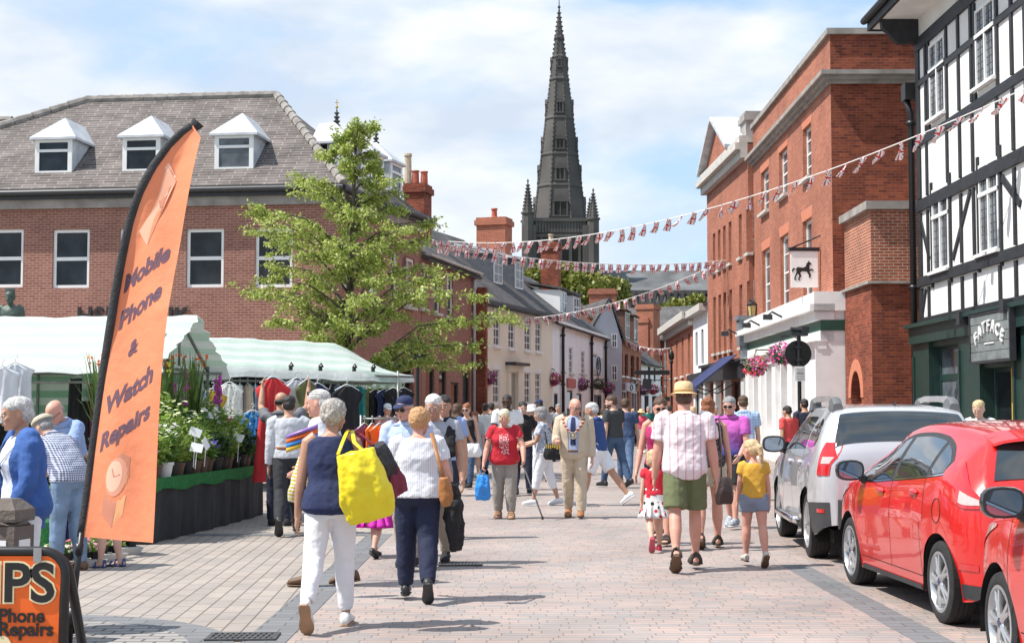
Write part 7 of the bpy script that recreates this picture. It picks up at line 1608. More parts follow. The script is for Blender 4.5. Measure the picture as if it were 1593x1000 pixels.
    def wd(s, t, infl=0.):
        P = s.prof; t = max(P[0][0], min(P[-1][0], t))
        for a, b in zip(P, P[1:]):
            if a[0] <= t <= b[0]: f = (t-a[0])/(b[0]-a[0]); f = f*f*(3-2*f) if 0 else f; return lerp(a[1], b[1], f)+infl, lerp(a[2], b[2], f)+infl, lerp(a[3], b[3], f)
    def tp(s, t, ang, infl=0.):
        """point on the trunk at spine height t; ang 0 = front, 90 = right"""
        c, u, f = s.at(t); w, d, o = s.wd(t, infl); ca, sa = math.cos(ang), math.sin(ang); e = .8
        return c+V((1, 0, 0))*w*math.copysign(abs(sa)**e, sa)+f*(d*math.copysign(abs(ca)**e, ca)+o)
    def ring(s, t, infl, n=24, ov=None):
        return [s.tp(t, -2*math.pi*i/n, infl if ov is None else infl+ov) for i in range(n)]
    def trunk(s, mb, t0, t1, infl, n=24, hem=0.):
        N = 14; mb.rings([s.ring(lerp(t0, t1, i/N), infl+hem*(1-i/N)**2, n) for i in range(N+1)])
    def headf(s):
        k = s.k; c, u, f = s.at(s.neck_t+.031*s.h); s.hh = (.132 if not s.kid else .165)*s.h if not s.kid else .158*s.h; hh = s.hh; yaw, pit = R(k.get('yaw', 0)), R(k.get('nod', 4)+math.degrees(s.lean)*.55)
        M = Matrix.Translation(c) @ Matrix.Rotation(yaw, 4, 'Z') @ Matrix.Rotation(-pit, 4, 'X'); s.HM = M @ Matrix.Translation((0, .018*s.h, -.005*s.h)) @ Matrix.Scale(hh, 4)
    HEAD = [(0., .13, .14, .20), (.05, .20, .21, .16), (.14, .26, .29, .11), (.26, .305, .37, .055), (.40, .33, .43, .01), (.52, .345, .465, -.015), (.64, .35, .475, -.025), (.76, .335, .455, -.035), (.87, .275, .38, -.045), (.95, .18, .26, -.05), (1., .05, .08, -.05)]
    def hp(s, x, y, z): return s.HM @ V((x, y, z))
    def hell(s, mb, c, r, n=12, m=8): mb.ell((0, 0, 0), (1, 1, 1), n, m, Mx=None) if 0 else mb.rings([[s.hp(c[0]+r[0]*math.cos(a)*math.cos(2*math.pi*q/n), c[1]+r[1]*math.cos(a)*math.sin(2*math.pi*q/n), c[2]+r[2]*math.sin(a)) for q in range(n)] for a in [max(-1.5, min(1.5, math.pi*(i/m-.5))) for i in range(m+1)]])
    def hand(s, mb, w, v, sd, curl):
        h = s.h; d = v.normalized(); n = V((-sd, 0, 0)); n = n-d*n.dot(d)
        if n.length < .2: n = V((0, 0, -1))-d*V((0, 0, -1)).dot(d)
        n.normalize(); sdv = d.cross(n)*sd   # toward the thumb
        if sdv.y < 0: sdv = -sdv
        L = .052*h; r = .0052*h if s.d < 16 else .0062*h
        rs = []
        for t, wv, th in ((0, .014, .012), (.35, .020, .011), (.8, .024, .010), (1.05, .020, .007)): c = w+d*L*t; rs.append([c+sdv*wv*h*math.cos(q*.7854)+n*th*h*math.sin(q*.7854) for q in range(8)])
        mb.rings(rs)
        for i in range(4):
            b = w+d*L*(.95-.06*abs(i-1))+sdv*h*(.0165-.011*i); ln = L*(.78, .92, .84, .62)[i]; c = R(curl*(1+.12*i)); p1 = b+(d*math.cos(c*.35)+n*math.sin(c*.35))*ln*.45; p2 = p1+(d*math.cos(c)+n*math.sin(c))*ln*.33; p3 = p2+(d*math.cos(c*1.5)+n*math.sin(c*1.5))*ln*.26
            mb.tube([b-d*L*.2, p1, p2, p3], [r*1.05, r, r*.92, r*.75], 6)
        b = w+d*L*.25+sdv*.012*h; p1 = b+(d*.6+sdv*.75+n*.3).normalized()*L*.5; p2 = p1+(d*.95+sdv*.2+n*(.2+curl/160)).normalized()*L*.42; mb.tube([b, p1, p2], [r*1.35, r*1.1, r*.85], 6)
    def body(s):
        h = s.h; k = s.k; g = k.get('g', 1); mb = MB(); inf = -.007
        s.trunk(mb, s.prof[0][0], s.prof[-1][0], inf)
        a = s.at(s.neck_t-.02*h); top = s.hp(0, -.10, .30); nr = (.034 if not s.f else .028)*h if not s.kid else .028*h; mb.tube([a[0]-a[2]*.006*h, (a[0]+top)/2-a[2]*.004*h, top], [nr*1.25, nr, nr*.98], 14)
        mb.rings([[s.hp(w*math.cos(2*math.pi*q/20)*(1-.12*max(0, math.sin(2*math.pi*q/20))), o+d*math.sin(2*math.pi*q/20), z) for q in range(20)] for z, w, d, o in s.HEAD])
        mb.rings([[s.hp(w*math.cos(q*math.pi/4), y+.02*math.sin(q*math.pi/4), z) for q in range(8)] for z, y, w in ((.30, .40, .03), (.335, .51, .075), (.38, .535, .055), (.46, .48, .04), (.56, .44, .03))])   # nose
        s.hell(mb, (0, .405, .185), (.11, .05, .05)); s.hell(mb, (0, .33, .05), (.10, .09, .06)); s.hell(mb, (0, .40, .60), (.22, .06, .04))
        for sd in (-1, 1): s.hell(mb, (sd*.355, -.04, .44), (.04, .085, .13)); s.hell(mb, (sd*.17, .34, .36), (.11, .08, .10))
        ar = k.get('arm', 1.)*(.9+.1*g)
        for (c, e, w, u, v), sd, cu in zip(s.arms, (-1, 1), k.get('curl', (25, 25))):
            q = (.030 if not s.f else .026)*h*ar*(.86 if k.get('top', (0, 0))[1] > 1.3 or k.get('slim') else 1); mb.tube([c-u*.02*h+V((-sd*.03*h, 0, .006*h)), c, c.lerp(e, .35), c.lerp(e, .8), e, e.lerp(w, .25), e.lerp(w, .7), w, w+v*.012*h], [q*1.0, q*1.12, q*1.0, q*.86, q*.80, q*.84, q*.66, q*.52, q*.5], 12); s.hand(mb, w, v, sd, cu)
        for hp_, kn, an, f in s.legs:
            q = (.052 if not s.f else .054)*h*(.8+.2*g)*k.get('leg', 1)*(.86 if k.get('legw', (0, 0))[1] > 1.3 else 1); mb.tube([hp_+V((0, 0, .03*h)), hp_, hp_.lerp(kn, .4), hp_.lerp(kn, .85), kn, kn.lerp(an, .22)-V((0, .006*h, 0)), kn.lerp(an, .45)-V((0, .005*h, 0)), kn.lerp(an, .8), an, an-V((0, 0, .015*h))], [q, q*1.03, q*.93, q*.70, q*.64, q*.68, q*.66, q*.44, q*.40, q*.42], 14)
            fy = V((0, math.cos(f), -math.sin(f))); fz = V((0, math.sin(f), math.cos(f)))
            rs = []
            for y, w_, z1 in ((-.044, .016, .03), (-.03, .020, .042), (.02, .021, .045), (.055, .025, .028), (.08, .025, .018), (.096, .017, .012)): c0 = an+fy*y*h-fz*.043*h; rs.append([c0+V((1, 0, 0))*w_*h*math.cos(b_*.6283)+fz*(z1*h*.5*(1+math.sin(b_*.6283))+.003*h) for b_ in range(10)])
            mb.rings(rs)
        o = mb.build('body', s.sk, s.root, uv=False); remesh(o, s.vb, 1); s.bo = o
        s.face()
    def face(s):
        k = s.k
        if k.get('face', True):
            if not k.get('shades'):
                for sd in (-1, 1):
                    mb = MB(); s.hell(mb, (sd*.145, .405, .475), (.062, .04, .034)); e = mb.build('eye', pm('eye_white', (.6, .57, .54), .3, .05), s.root, smooth=True, uv=False); mb = MB(); s.hell(mb, (sd*.145, .437, .475), (.026, .014, .028), 8, 6); mb.build('iris', pm('iris_dark', (.03, .025, .02), .2, .1), e, smooth=True, uv=False)
            for sd in (-1, 1): mb = MB(); mb.tube([s.hp(sd*.06, .452, .56), s.hp(sd*.15, .45, .585), s.hp(sd*.23, .40, .56)], [.012*s.hh, .018*s.hh, .008*s.hh], 6); mb.build('eyebrow', HAIR[k.get('brow', k.get('hair', ('', 'brown'))[1])], s.root, uv=False)
            mb = MB(); s.hell(mb, (0, .452, .200), (.085, .022, .018)); s.hell(mb, (0, .450, .172), (.07, .022, .018)); mb.build('mouth', pm('lips', (.42, .14, .12), .5, .08), s.root, smooth=True, uv=False)
        g = k.get('shades') or k.get('glasses')
        if g:
            fr = MB(); zc = .48; up = .42 if g == 'up' else 0; yb = -.12 if up else 0
            for sd in (-1, 1): fr.tube([s.hp(sd*.15+.105*math.cos(a*.5236), .475+yb-.03*abs(math.cos(a*.5236))*(sd*math.cos(a*.5236) > 0), zc+up+.075*math.sin(a*.5236)) for a in range(13)], .011*s.hh, 5); fr.tube([s.hp(sd*.255, .445+yb, zc+up+.02), s.hp(sd*.36, .1+yb, zc+up+.03), s.hp(sd*.355, -.06+yb, zc+up)], .010*s.hh, 5)
            fr.tube([s.hp(-.05, .485+yb, zc+up+.02), s.hp(.05, .485+yb, zc+up+.02)], .010*s.hh, 5); o = fr.build('glasses', M_black, s.root, uv=False)
            if k.get('shades'):
                for sd in (-1, 1): l = MB(); l.poly([s.hp(sd*.15+.1*math.cos(a*.5236), .47+yb-.03*abs(math.cos(a*.5236))*(sd*math.cos(a*.5236) > 0), zc+up+.07*math.sin(a*.5236)) for a in range(12)]); l.build('lens', pm('dark_lens', (.01, .01, .012), .08, .1), o, uv=False)
        st, col = k.get('hair', ('short', 'brown')); hm = HAIR[col]; mb = MB(); E = lambda c, r: s.hell(mb, c, r, 16, 10)
        fold = .16; 
        if st in ('short', 'curly', 'bob', 'long', 'pony', 'bun', 'updo'):
            b = .03 if st in ('curly', 'bob', 'long') else 0
            E((0, -.06, .73), (.375+b, .49+b, .335+b)); E((0, -.20, .50), (.345+b, .36+b, .34+b))
        if st == 'curly': E((0, -.12, .62), (.44, .46, .42)); fold = .21
        if st == 'bob': E((0, -.14, .42), (.43, .40, .42)); E((.30, .02, .42), (.10, .22, .34)); E((-.30, .02, .42), (.10, .22, .34)); fold = .2
        if st == 'long':
            E((0, -.14, .40), (.42, .38, .45)); E((.30, .05, .3), (.09, .2, .45)); E((-.30, .05, .3), (.09, .2, .45)); mb.rings([[s.hp(w*math.cos(q*.5236), -.28-d_+.17*math.sin(q*.5236), z) for q in range(12)] for z, w, d_ in ((.3, .38, .0), (-.1, .40, .06), (-.5, .36, .10), (-.85, .22, .10), (-1.0, .08, .08))]); fold = .2
        if st == 'pony': mb.tube([s.hp(0, -.50, .72), s.hp(.02, -.68, .62), s.hp(.06, -.66, .2), s.hp(.14, -.58, -.25), s.hp(.16, -.55, -.6)], [.09*s.hh, .15*s.hh, .13*s.hh, .10*s.hh, .02*s.hh], 10)
        if st in ('bun', 'updo'): E((0, -.36, .86), (.26, .25, .24)); fold = .28
        if st == 'bald': E((0, -.20, .44), (.362, .355, .20)); fold = .08
        if st == 'shaved': E((0, -.045, .715), (.362, .47, .32)); E((0, -.18, .48), (.352, .345, .30)); fold = .04
        if st != 'none':
            o = mb.build('hair', hm, s.root, uv=False); remesh(o, max(.008, s.vb*1.1), 2, fold*s.hh*.5, .028 if st == 'curly' else .04); s.hair = o
        if k.get('beard'): mb = MB(); s.hell(mb, (0, .27, .12), (.235, .20, .15)); s.hell(mb, (.2, .1, .26), (.115, .2, .16)); s.hell(mb, (-.2, .1, .26), (.115, .2, .16)); o = mb.build('beard', HAIR[k['beard']], s.root, uv=False); remesh(o, .009, 1, .01, .03)
        ht = k.get('hat')
        if ht:
            typ, m = ht; mb = MB(); lat = lambda pr, n=28, c=(0, -.04): mb.rings([[s.hp(c[0]+r*math.cos(2*math.pi*q/n)*.92, c[1]+r*math.sin(2*math.pi*q/n)*1.1, z+dz*math.cos(4*math.pi*q/n)) for q in range(n)] for r, z, dz in pr])
            if typ == 'fedora': lat([(.40, .70, 0), (.62, .66, .02), (.63, .675, .02), (.44, .74, 0), (.43, .95, 0), (.40, 1.14, 0), (.30, 1.20, 0), (.10, 1.15, 0)])
            if typ == 'sunhat': lat([(.38, .78, 0), (.72, .60, .03), (.73, .62, .03), (.43, .82, 0), (.40, 1.0, 0), (.28, 1.12, 0), (.08, 1.14, 0)])
            if typ == 'flat': lat([(.40, .74, 0), (.50, .76, 0), (.50, .86, 0), (.38, .99, 0), (.1, 1.04, 0)])
            if typ in ('cap', 'flat'):
                if typ == 'cap': lat([(.37, .66, 0), (.40, .72, 0), (.40, .85, 0), (.34, .98, 0), (.2, 1.07, 0), (.05, 1.10, 0)])
                n = 10; a = [s.hp(.30*math.cos(math.pi*i/n), .22+.20*math.sin(math.pi*i/n), .72) for i in range(n+1)]; b = [s.hp(.27*math.cos(math.pi*i/n), .28+(.52 if typ == 'cap' else .32)*math.sin(math.pi*i/n)**.7, .70-.13*math.sin(math.pi*i/n)) for i in range(n+1)]; dz = s.HM.to_3x3() @ V((0, 0, .025))
                for i in range(n): mb.add([a[i], a[i+1], b[i+1], b[i], a[i]+dz, a[i+1]+dz, b[i+1]+dz, b[i]+dz], [(0, 3, 2, 1), (4, 5, 6, 7), (2, 3, 7, 6)])
            o = mb.build('hat', m, s.root, uv=False, ang=60)
            if typ == 'fedora': mb = MB(); lat([(.435, .765, 0), (.452, .765, 0), (.448, .86, 0), (.43, .86, 0)]); mb.build('hat_band', cm('hat_band', (.45, .27, .10)), o, smooth=True, uv=False)
    def dress(s):
        h = s.h; k = s.k; g = k.get('g', 1)
        # top
        tp_ = k.get('top')
        if tp_:
            m, slv = tp_[0], tp_[1]; t0 = tp_[2]*h if len(tp_) > 2 else -.005*h; lo = tp_[3] if len(tp_) > 3 else .012; tn = (.288 if not s.kid else .265)*h; low = k.get('neck', 0)*h
            mb = MB(); s.trunk(mb, t0, tn-low, lo, hem=k.get('hem', .006))
            for (c, e, w, u, v), sd in zip(s.arms, (-1, 1)):
                q = (.032 if not s.f else .028)*h*k.get('arm', 1)*(.9+.1*g)+lo*.75; root = c-u*.012*h+V((-sd*.035*h, 0, .004*h))
                if slv <= 0: continue
                pts = [root, c]; rr = [q*1.02, q*1.18]
                if slv <= 1: pts += [c.lerp(e, slv*.5), c.lerp(e, slv)]; rr += [q*1.16, q*1.14]
                else: f = slv-1; pts += [c.lerp(e, .5), e-u*.01, e.lerp(w, .3*f), e.lerp(w, f)]; rr += [q*1.10, q*.98, q*.93, q*(.80 if f > .8 else .86)]
                mb.tube(pts, rr, 12)
            o = mb.build(k.get('topname', 'shirt'), m, s.root, uv=False); remesh(o, s.vc, 4, k.get('fold', .022), .085); s.top = o
        if k.get('collar') and tp_:
            mb = MB(); mb.rings([s.ring(t*h, i, 20) for t, i in ((.279, .016), (.279, .024), (.302, .016), (.310, .010), (.300, .006))], cap=False); o = mb.build('collar', tp_[0], s.root, smooth=True, uv=False)
        # trousers or shorts
        tr = k.get('legw')
        if tr:
            m, ln = tr[0], tr[1]; loose = tr[2] if len(tr) > 2 else .012; mb = MB(); s.trunk(mb, s.prof[0][0], .085*h, .010); 
            for hp_, kn, an, f in s.legs:
                q = (.052 if not s.f else .054)*h*(.8+.2*g)*k.get('leg', 1)+loose; A = hp_+V((0, 0, .02*h))
                if ln <= 1: pts = [A, hp_, hp_.lerp(kn, ln*.5), hp_.lerp(kn, ln)]; rr = [q, q*1.06, q*1.02+loose*.3, q*.96+loose*.5]
                else: e = ln-1; q2 = q*.70+loose*.3; pts = [A, hp_, hp_.lerp(kn, .5), kn, kn.lerp(an, .45*e), kn.lerp(an, e)]; rr = [q, q*1.05, q*.93, q2*1.03, q2*.98, max(q2*.70, .026*h+loose)]
                mb.tube(pts, rr, 14)
            o = mb.build('trousers' if ln > 1 else 'shorts', m, s.root, uv=False); remesh(o, s.vc, 3, k.get('lfold', .016), .07)
        sk = k.get('skirt')
        if sk:
            m, ln, fl, t1 = sk; mb = MB(); n = 40; t0 = -.02*h; rs = [s.ring(t1*h, .012, n), s.ring(.03*h, .014, n), s.ring(t0, .016, n)]; b = s.P0
            ks = (s.legs[0][1].y+s.legs[1][1].y)/2-b.y
            for i in range(1, 7): t = i/6; z = b.z+t0-ln*h*t; rs.append([V((p.x*(1+fl*t)+.016*t*fl*math.sin(j*1.9)*3, (p.y-b.y)*(1+fl*t*1.2)+b.y+ks*t*.5+.016*t*fl*math.cos(j*2.3)*3, z)) for j, p in enumerate(rs[2])])
            o = mb.rings(rs[::-1] if 0 else rs).build('skirt', m, s.root, smooth=True, uv=False); wrinkle(o, .012, .08)
        for (hp_, kn, an, f) in s.legs: s.shoe(an, f)
        if k.get('belt'): mb = MB(); mb.rings([s.ring(t*h, i) for t, i in ((.062, .016), (.062, .021), (.082, .021), (.082, .016))], cap=False); mb.build('belt', k['belt'], s.root, smooth=True, uv=False)
    def shoe(s, an, f):
        k = s.k; typ, m, sm = k.get('shoe', ('shoe', CLOTHS['black'], M_plast)); h = s.h; fy = V((0, math.cos(f), -math.sin(f))); fz = V((0, math.sin(f), math.cos(f))); X_ = V((1, 0, 0)); rs = []
        for y, w_, z1 in ((-.050, .012, .030), (-.045, .020, .048), (-.027, .024, .058), (.0, .025, .060), (.03, .026, .050), (.06, .030, .040), (.088, .029, .033), (.104, .021, .026), (.111, .010, .016)):
            if typ == 'sandal': z1 = min(z1, .012)
            c0 = an+fy*y*h-fz*.043*h; rs.append([c0+X_*w_*h*math.cos(b*.5236)+fz*(z1*h*.5*(1+math.sin(b*.5236))) for b in range(12)])
        mb = MB(); mb.rings(rs); o = mb.build('shoe' if typ != 'sandal' else 'sandal', m, s.root, smooth=True, uv=False)
        if typ == 'sandal':
            st = MB()
            for y, w_, z in ((.075, .030, .030), (.035, .027, .047), (-.035, .026, .056)): c0 = an+fy*y*h-fz*.043*h; st.tube([c0+X_*w_*h*math.cos(a*.5236)+fz*z*h*math.sin(a*.5236)*1.02 for a in range(7)], .006*h, 6, flat=2.)
            st.build('strap', m, o, smooth=True, uv=False)
        so = MB(); R_ = [[an+fy*y*h-fz*.043*h+X_*w_*h*math.cos(b*.5236)*1.06+fz*(.006*h*math.sin(b*.5236)-.001*h) for b in range(12)] for y, w_ in ((-.051, .013), (-.042, .022), (-.02, .024), (.02, .022), (.055, .029), (.08, .030), (.102, .023), (.112, .011))]; so.rings(R_); so.build('sole', sm, o, uv=False)
    def W(s, p): return s.root.matrix_basis @ p
    def wrist(s, i, k=.05): c, e, w, u, v = s.arms[i]; return s.W(w+v*k*s.h)
    def shoulder(s, i): c, e, w, u, v = s.arms[i]; return s.W(c+V(((1 if i == 0 else -1)*.03*s.h, 0, .04*s.h)))
    def front(s, name, t0, t1, a0, a1, infl, m, taper=1., n=8, parent=None):
        """a strip lying on the front of the trunk between angles a0 and a1 (degrees)"""
        mb = MB(); g = []
        for i in range(13):
            t = lerp(t0, t1, i/12)*s.h; k = lerp(1, taper, i/12); g.append([s.tp(t, -R(lerp(a0, a1, j/n)*k), infl) for j in range(n+1)])
        vs = [p for r in g for p in r]; fs = [(i*(n+1)+j, i*(n+1)+j+1, (i+1)*(n+1)+j+1, (i+1)*(n+1)+j) for i in range(12) for j in range(n)]; mb.add(vs, fs); return mb.build(name, m, parent or s.root, smooth=True, uv=False)
def pos_at(px, d): return ((px-796.5)/FPX*d, d)
SH_W = ('shoe', cm('white_leather', (.72, .71, .69)), pm('tan_sole', (.36, .22, .13), .8, .1)); SH_B = ('shoe', cm('black_leather', (.02, .02, .022), rough=.5), M_plast); SH_T = ('shoe', cm('tan_leather', (.30, .12, .04), rough=.45), M_plast); SH_BR = ('shoe', cm('brown_leather', (.12, .065, .035), rough=.6), pm('brown_sole', (.14, .085, .05), .9, .1)); SA_T = ('sandal', cm('tan_strap', (.36, .22, .13)), pm('cork_sole', (.30, .19, .11), .9, .1)); SA_D = ('sandal', cm('dark_strap', (.05, .045, .04)), pm('brown_sole', (.14, .085, .05), .9, .1)); TR_W = ('shoe', cm('trainer_white', (.68, .69, .70)), pm('white_sole', (.7, .7, .7), .7, .05)); TR_G = ('shoe', spots('trainer_grey', (.3, .33, .36), [(.6, .62, .64), (.08, .1, .14)], 30, .3), pm('white_sole', (.7, .7, .7), .7, .05))
STRAW = pm('straw', (.72, .51, .27), .85, .12, 60, .3, 160); WHITE_T = cm('white', (.72, .73, .75), var=.04); NAVY = cm('navy', (.016, .026, .085)); DNAVY = cm('dark_navy', (.013, .016, .036)); JEAN = cm('jeans', (.05, .09, .17), var=.3); JEANL = cm('light_jeans', (.16, .24, .36), var=.25); BLK_C = cm('black', (.014, .014, .016)); WHT_TR = cm('white_trouser', (.74, .75, .78), var=.03)
def crowd():
    PS = {}
    def A(n, label, px, d, hd, h, **k): PS[n] = Person(label, pos_at(px, d), hd, h, **k); return PS[n]
    # ---- near, left
    A('cardigan', 'silver haired woman in a blue cardigan and white trousers behind the wooden bollard', 42, 10.5, 128, 1.69, f=True, g=1.12, hair=('short', 'silver'), skin='tan', slim=1, top=(cm('lilac_white', (.56, .60, .72), var=.04), 0, -.03), legw=(WHT_TR, 2), shoe=SH_W, la=(8, 10, 20, 12), ra=(12, 10, 78, 22), yaw=-12, legs=(4, 2, -4, 4), fp=(0, 0))
    p = PS['cardigan']; mb = MB(); N = 12
    for sd in (-1, 1):
        arc = lambda t, i: [p.tp(t, sd*R(lerp(34, 180, j/14)), i) for j in range(15)]; rs = []
        for i in range(N+1): t = lerp(-.10, .288, i/N)*p.h; a = arc(max(t, p.prof[0][0]), .022); b = arc(max(t, p.prof[0][0]), .034); dz = min(0, t-p.prof[0][0]); rs.append([q+V((0, 0, dz)) for q in a+b[::-1]])
        mb.rings(rs)
    for (c, e, w, u, v), sd in zip(p.arms, (-1, 1)): mb.tube([c-u*.03+V((-sd*.10, 0, .02)), c-u*.012+V((-sd*.03, 0, .006)), c+u*.02, c.lerp(e, .5), e, e.lerp(w, .35), e.lerp(w, .62)], [.070, .076, .074, .068, .064, .060, .048], 12)
    remesh(mb.build('cardigan', cm('royal_blue', (.04, .11, .34)), p.root, uv=False), .0095, 3, .02, .08)
    mb = MB(); mb.tube([p.tp(.285*p.h, -R(60), .012)]+[p.tp(lerp(.27, .165, i/8)*p.h, -R(lerp(45, 0, i/8)), .02) for i in range(9)]+[p.tp(lerp(.165, .27, i/8)*p.h, R(lerp(0, 45, i/8)), .02) for i in range(9)], .0025, 5); mb.ell(p.tp(.16*p.h, 0, .022), (.014, .008, .016)); mb.build('necklace', M_dark, p.root, uv=False)
    c, e, w, u, v = p.arms[0]; mb = MB(); mb.tube([e.lerp(w, .87), e.lerp(w, .93)], .031, 12); mb.build('watch', WHITE_T, p.root, uv=False)
    A('check', 'stooping man in navy checked shirt, flat cap and jeans at the plant stall', 112, 14.6, 55, 1.70, g=1.1, hair=('shaved', 'grey'), hat=('flat', pm('oat_cap', (.45, .40, .32), .9, .1, 20)), collar=1, top=(stripes('navy_check', (.62, .65, .72), (.03, .05, .16), 'x', .022, .5, axis2='z'), .9, -.02, .016), legw=(JEANL, 2, .016), lean=46, la=(45, 8, 20, 0), ra=(40, 8, 25, 0), legs=(6, 4, -2, 4), fp=(0, 0), shoe=SH_BR)
    A('bluebald', 'bald man in a pale blue shirt with glasses leaning over the stall counter', 112, 16.2, 160, 1.78, g=1.15, hair=('bald', 'grey'), glasses=1, skin='pink', collar=1, top=(cm('sky_shirt', (.26, .36, .60)), .75, -.02, .016), legw=(NAVY, 2), lean=24, nod=22, la=(40, 10, 30, 0), ra=(30, 12, 35, 0), legs=(3, 2, -2, 2), fp=(0, 0))
    A('reachkid', 'child in blue sandals reaching to the yellow flowers, mostly behind the feather flag', 172, 14.9, 80, 1.22, kid=True, hair=('bob', 'brown'), lean=24, top=(cm('coral', (.6, .2, .15)), .6), legw=(cm('kid_denim', (.1, .16, .3)), .75), shoe=('sandal', cm('blue_strap', (.04, .08, .22)), M_plast), la=(58, 0, 12, 0), ra=(62, 0, 10, 0), legs=(6, 4, -8, 4), fp=(0, 0))
    A('greyshirt', 'dark haired man in a pale grey long sleeved shirt walking away past the plant table', 450, 18.8, 8, 1.77, hair=('short', 'dark'), skin='tan', face=False, top=(cm('pale_grey', (.52, .54, .58), var=.05), 1.9, -.0, .016), legw=(cm('black_jean', (.025, .027, .032)), 2, .014), belt=cm('tan_belt', (.25, .09, .04)), shoe=SH_B, legs=(-16, 22, 14, 3), fp=(48, 0), la=(-4, 6, 10, 0), ra=(10, 6, 45, 0))
    p = PS['greyshirt']
    A('reach', 'man in a grey polo shirt reaching both arms up to the garment rail', 437, 20.3, 0, 1.86, hair=('bald', 'dark'), skin='tan', face=False, collar=1, top=(cm('mid_grey', (.13, .135, .15)), .55), legw=(DNAVY, 2), la=(118, 20, 42, 10), ra=(118, 22, 44, 10), legs=(2, 2, -2, 2), fp=(0, 0))
    A('whitebald', 'balding man in a white shirt, sunglasses pushed up, turned left in profile', 507, 13.3, 78, 1.78, hair=('shaved', 'silver'), skin='pink', shades='up', collar=1, top=(WHITE_T, .9), legw=(WHT_TR, 2), shoe=SH_BR, legs=(9, 4, -9, 8), fp=(0, 10), la=(-28, 8, 92, 0), ra=(-10, 6, 40, 0))
    # ---- the two women walking away in front
    A('yellow', 'grey curly haired woman in a navy sleeveless top carrying a big yellow tote bag', 516, 10.75, -2, 1.67, f=True, g=1.1, hair=('curly', 'greycurl'), skin='tan', face=False, top=(NAVY, 0, -.045, .016), legw=(WHT_TR, 1.9, .007), shoe=SH_W, legs=(-17, 26, 9, 2), fp=(56, 0), la=(-4, 10, 10, 0), ra=(4, 16, 30, 6), hem=.012, arm=1.1, yaw=-14)
    A('striped', 'blonde woman in a white pinstripe blouse and wide navy trousers walking away', 650, 12.25, 2, 1.57, f=True, g=1.28, hair=('curly', 'ginger'), skin='pink', face=False, top=(stripes('pin_white', (.72, .73, .76), (.50, .52, .58), 'x', .018, .25), .55, -.02, .014), legw=(cm('ink_navy', (.012, .018, .05)), 1.97, .020), shoe=SH_B, legs=(7, 2, -12, 20), fp=(0, 46), la=(6, 14, 30, -4), ra=(-2, 16, 28, 0), arm=1.25, yaw=-25, nod=8)
    A('magenta', 'child in a bright magenta dress half hidden between the two women', 588, 15.9, -20, 1.12, kid=True, f=True, hair=('long', 'brown'), face=False, skirt=(cm('magenta', (.60, .02, .38)), .20, .9, .1), top=(cm('magenta', (.60, .02, .38)), .3, .03), shoe=SH_B, legs=(14, 6, -20, 12), fp=(0, 25))
    A('bluecap', 'man in a navy cap and pale blue long sleeved shirt walking towards the camera', 634, 14.7, 168, 1.69, hair=('shaved', 'grey'), hat=('cap', NAVY), shades=1, skin='pink', collar=1, top=(cm('pale_blue', (.42, .52, .72), var=.06), 1.9, -.02, .02), legw=(cm('stone', (.33, .28, .22)), 2), legs=(12, 4, -10, 10), yaw=-14)
    A('whitehair', 'white haired man in a grey tee with a black jacket over one shoulder', 676, 15.2, 176, 1.74, hair=('short', 'white'), skin='tan', top=(cm('marl_grey', (.36, .37, .41)), .55), legw=(cm('stone', (.33, .28, .22)), 2), legs=(-8, 8, 12, 3), fp=(14, 0), la=(4, 14, 16, 0), ra=(-5, 8, 10, 0), nod=12, arm=1.1)
    p = PS['whitehair']; mb = MB(); rs = []
    for i in range(9): t = i/8; a = math.pi*t; c = p.arms[0][0]+V((.03, .13*math.cos(a), .07*math.sin(a)-.30*abs(math.cos(a))**1.5)); rs.append([c+V((.075*math.cos(q*.785), .035*math.cos(a)*math.sin(q*.785), .035*math.sin(q*.785))) for q in range(8)])
    mb.rings(rs); o = mb.build('carried_jacket', BLK_C, None, uv=False); o.location = p.root.location; o.rotation_euler = p.root.rotation_euler; remesh(o, .012, 3, .03, .06); tag(o, 'black jacket folded over the shoulder of the white haired man', 'jacket')
    A('behindblue', 'dark haired man in a blue shirt just behind the white haired man', 692, 18.2, 175, 1.76, hair=('short', 'dark'), skin='tan', top=(cm('sky_shirt', (.26, .36, .60)), .6), legw=(DNAVY, 2))
    A('stallman', 'man in a white cap and pink top in the shade of the small green awning', 602, 31, 200, 1.72, hair=('shaved', 'dark'), hat=('cap', WHITE_T), skin='pink', top=(cm('coral_pink', (.5, .2, .17)), .5), legw=(DNAVY, 2))
    # ---- middle distance
    A('dungaree', 'long haired woman in a pale denim pinafore dress seen from behind', 709, 27.4, -30, 1.70, f=True, hair=('long', 'brown'), skin='tan', face=False, top=(cm('pale_denim', (.24, .36, .52), var=.2), 0, .0), skirt=(cm('pale_denim', (.24, .36, .52), var=.2), .17, .35, .08), neck=.06, shoe=SA_T, ra=(14, 14, 20, 0))
    A('sunglass', 'woman in a black strap top with sunglasses behind the denim pinafore', 727, 30, 165, 1.72, f=True, hair=('updo', 'auburn'), shades=1, top=(BLK_C, 0), neck=.03, legw=(JEAN, 2))
    A('greydress', 'long haired girl in a loose grey dress walking towards the camera', 739, 35, 175, 1.56, f=True, hair=('long', 'auburn'), top=(cm('light_grey', (.40, .41, .45)), .9), skirt=(cm('light_grey', (.40, .41, .45)), .20, .35, .1), shoe=SH_W)
    A('whiteback', 'dark haired man in a white tee with his back turned near the cream house', 754, 37, -15, 1.76, hair=('short', 'dark'), face=False, skin='tan', top=(WHITE_T, .6), legw=(JEAN, 2))
    A('darkback', 'man in black behind the white tee near the cream house', 765, 41, 10, 1.80, hair=('short', 'dark'), face=False, skin='tan', top=(BLK_C, .6), legw=(DNAVY, 2))
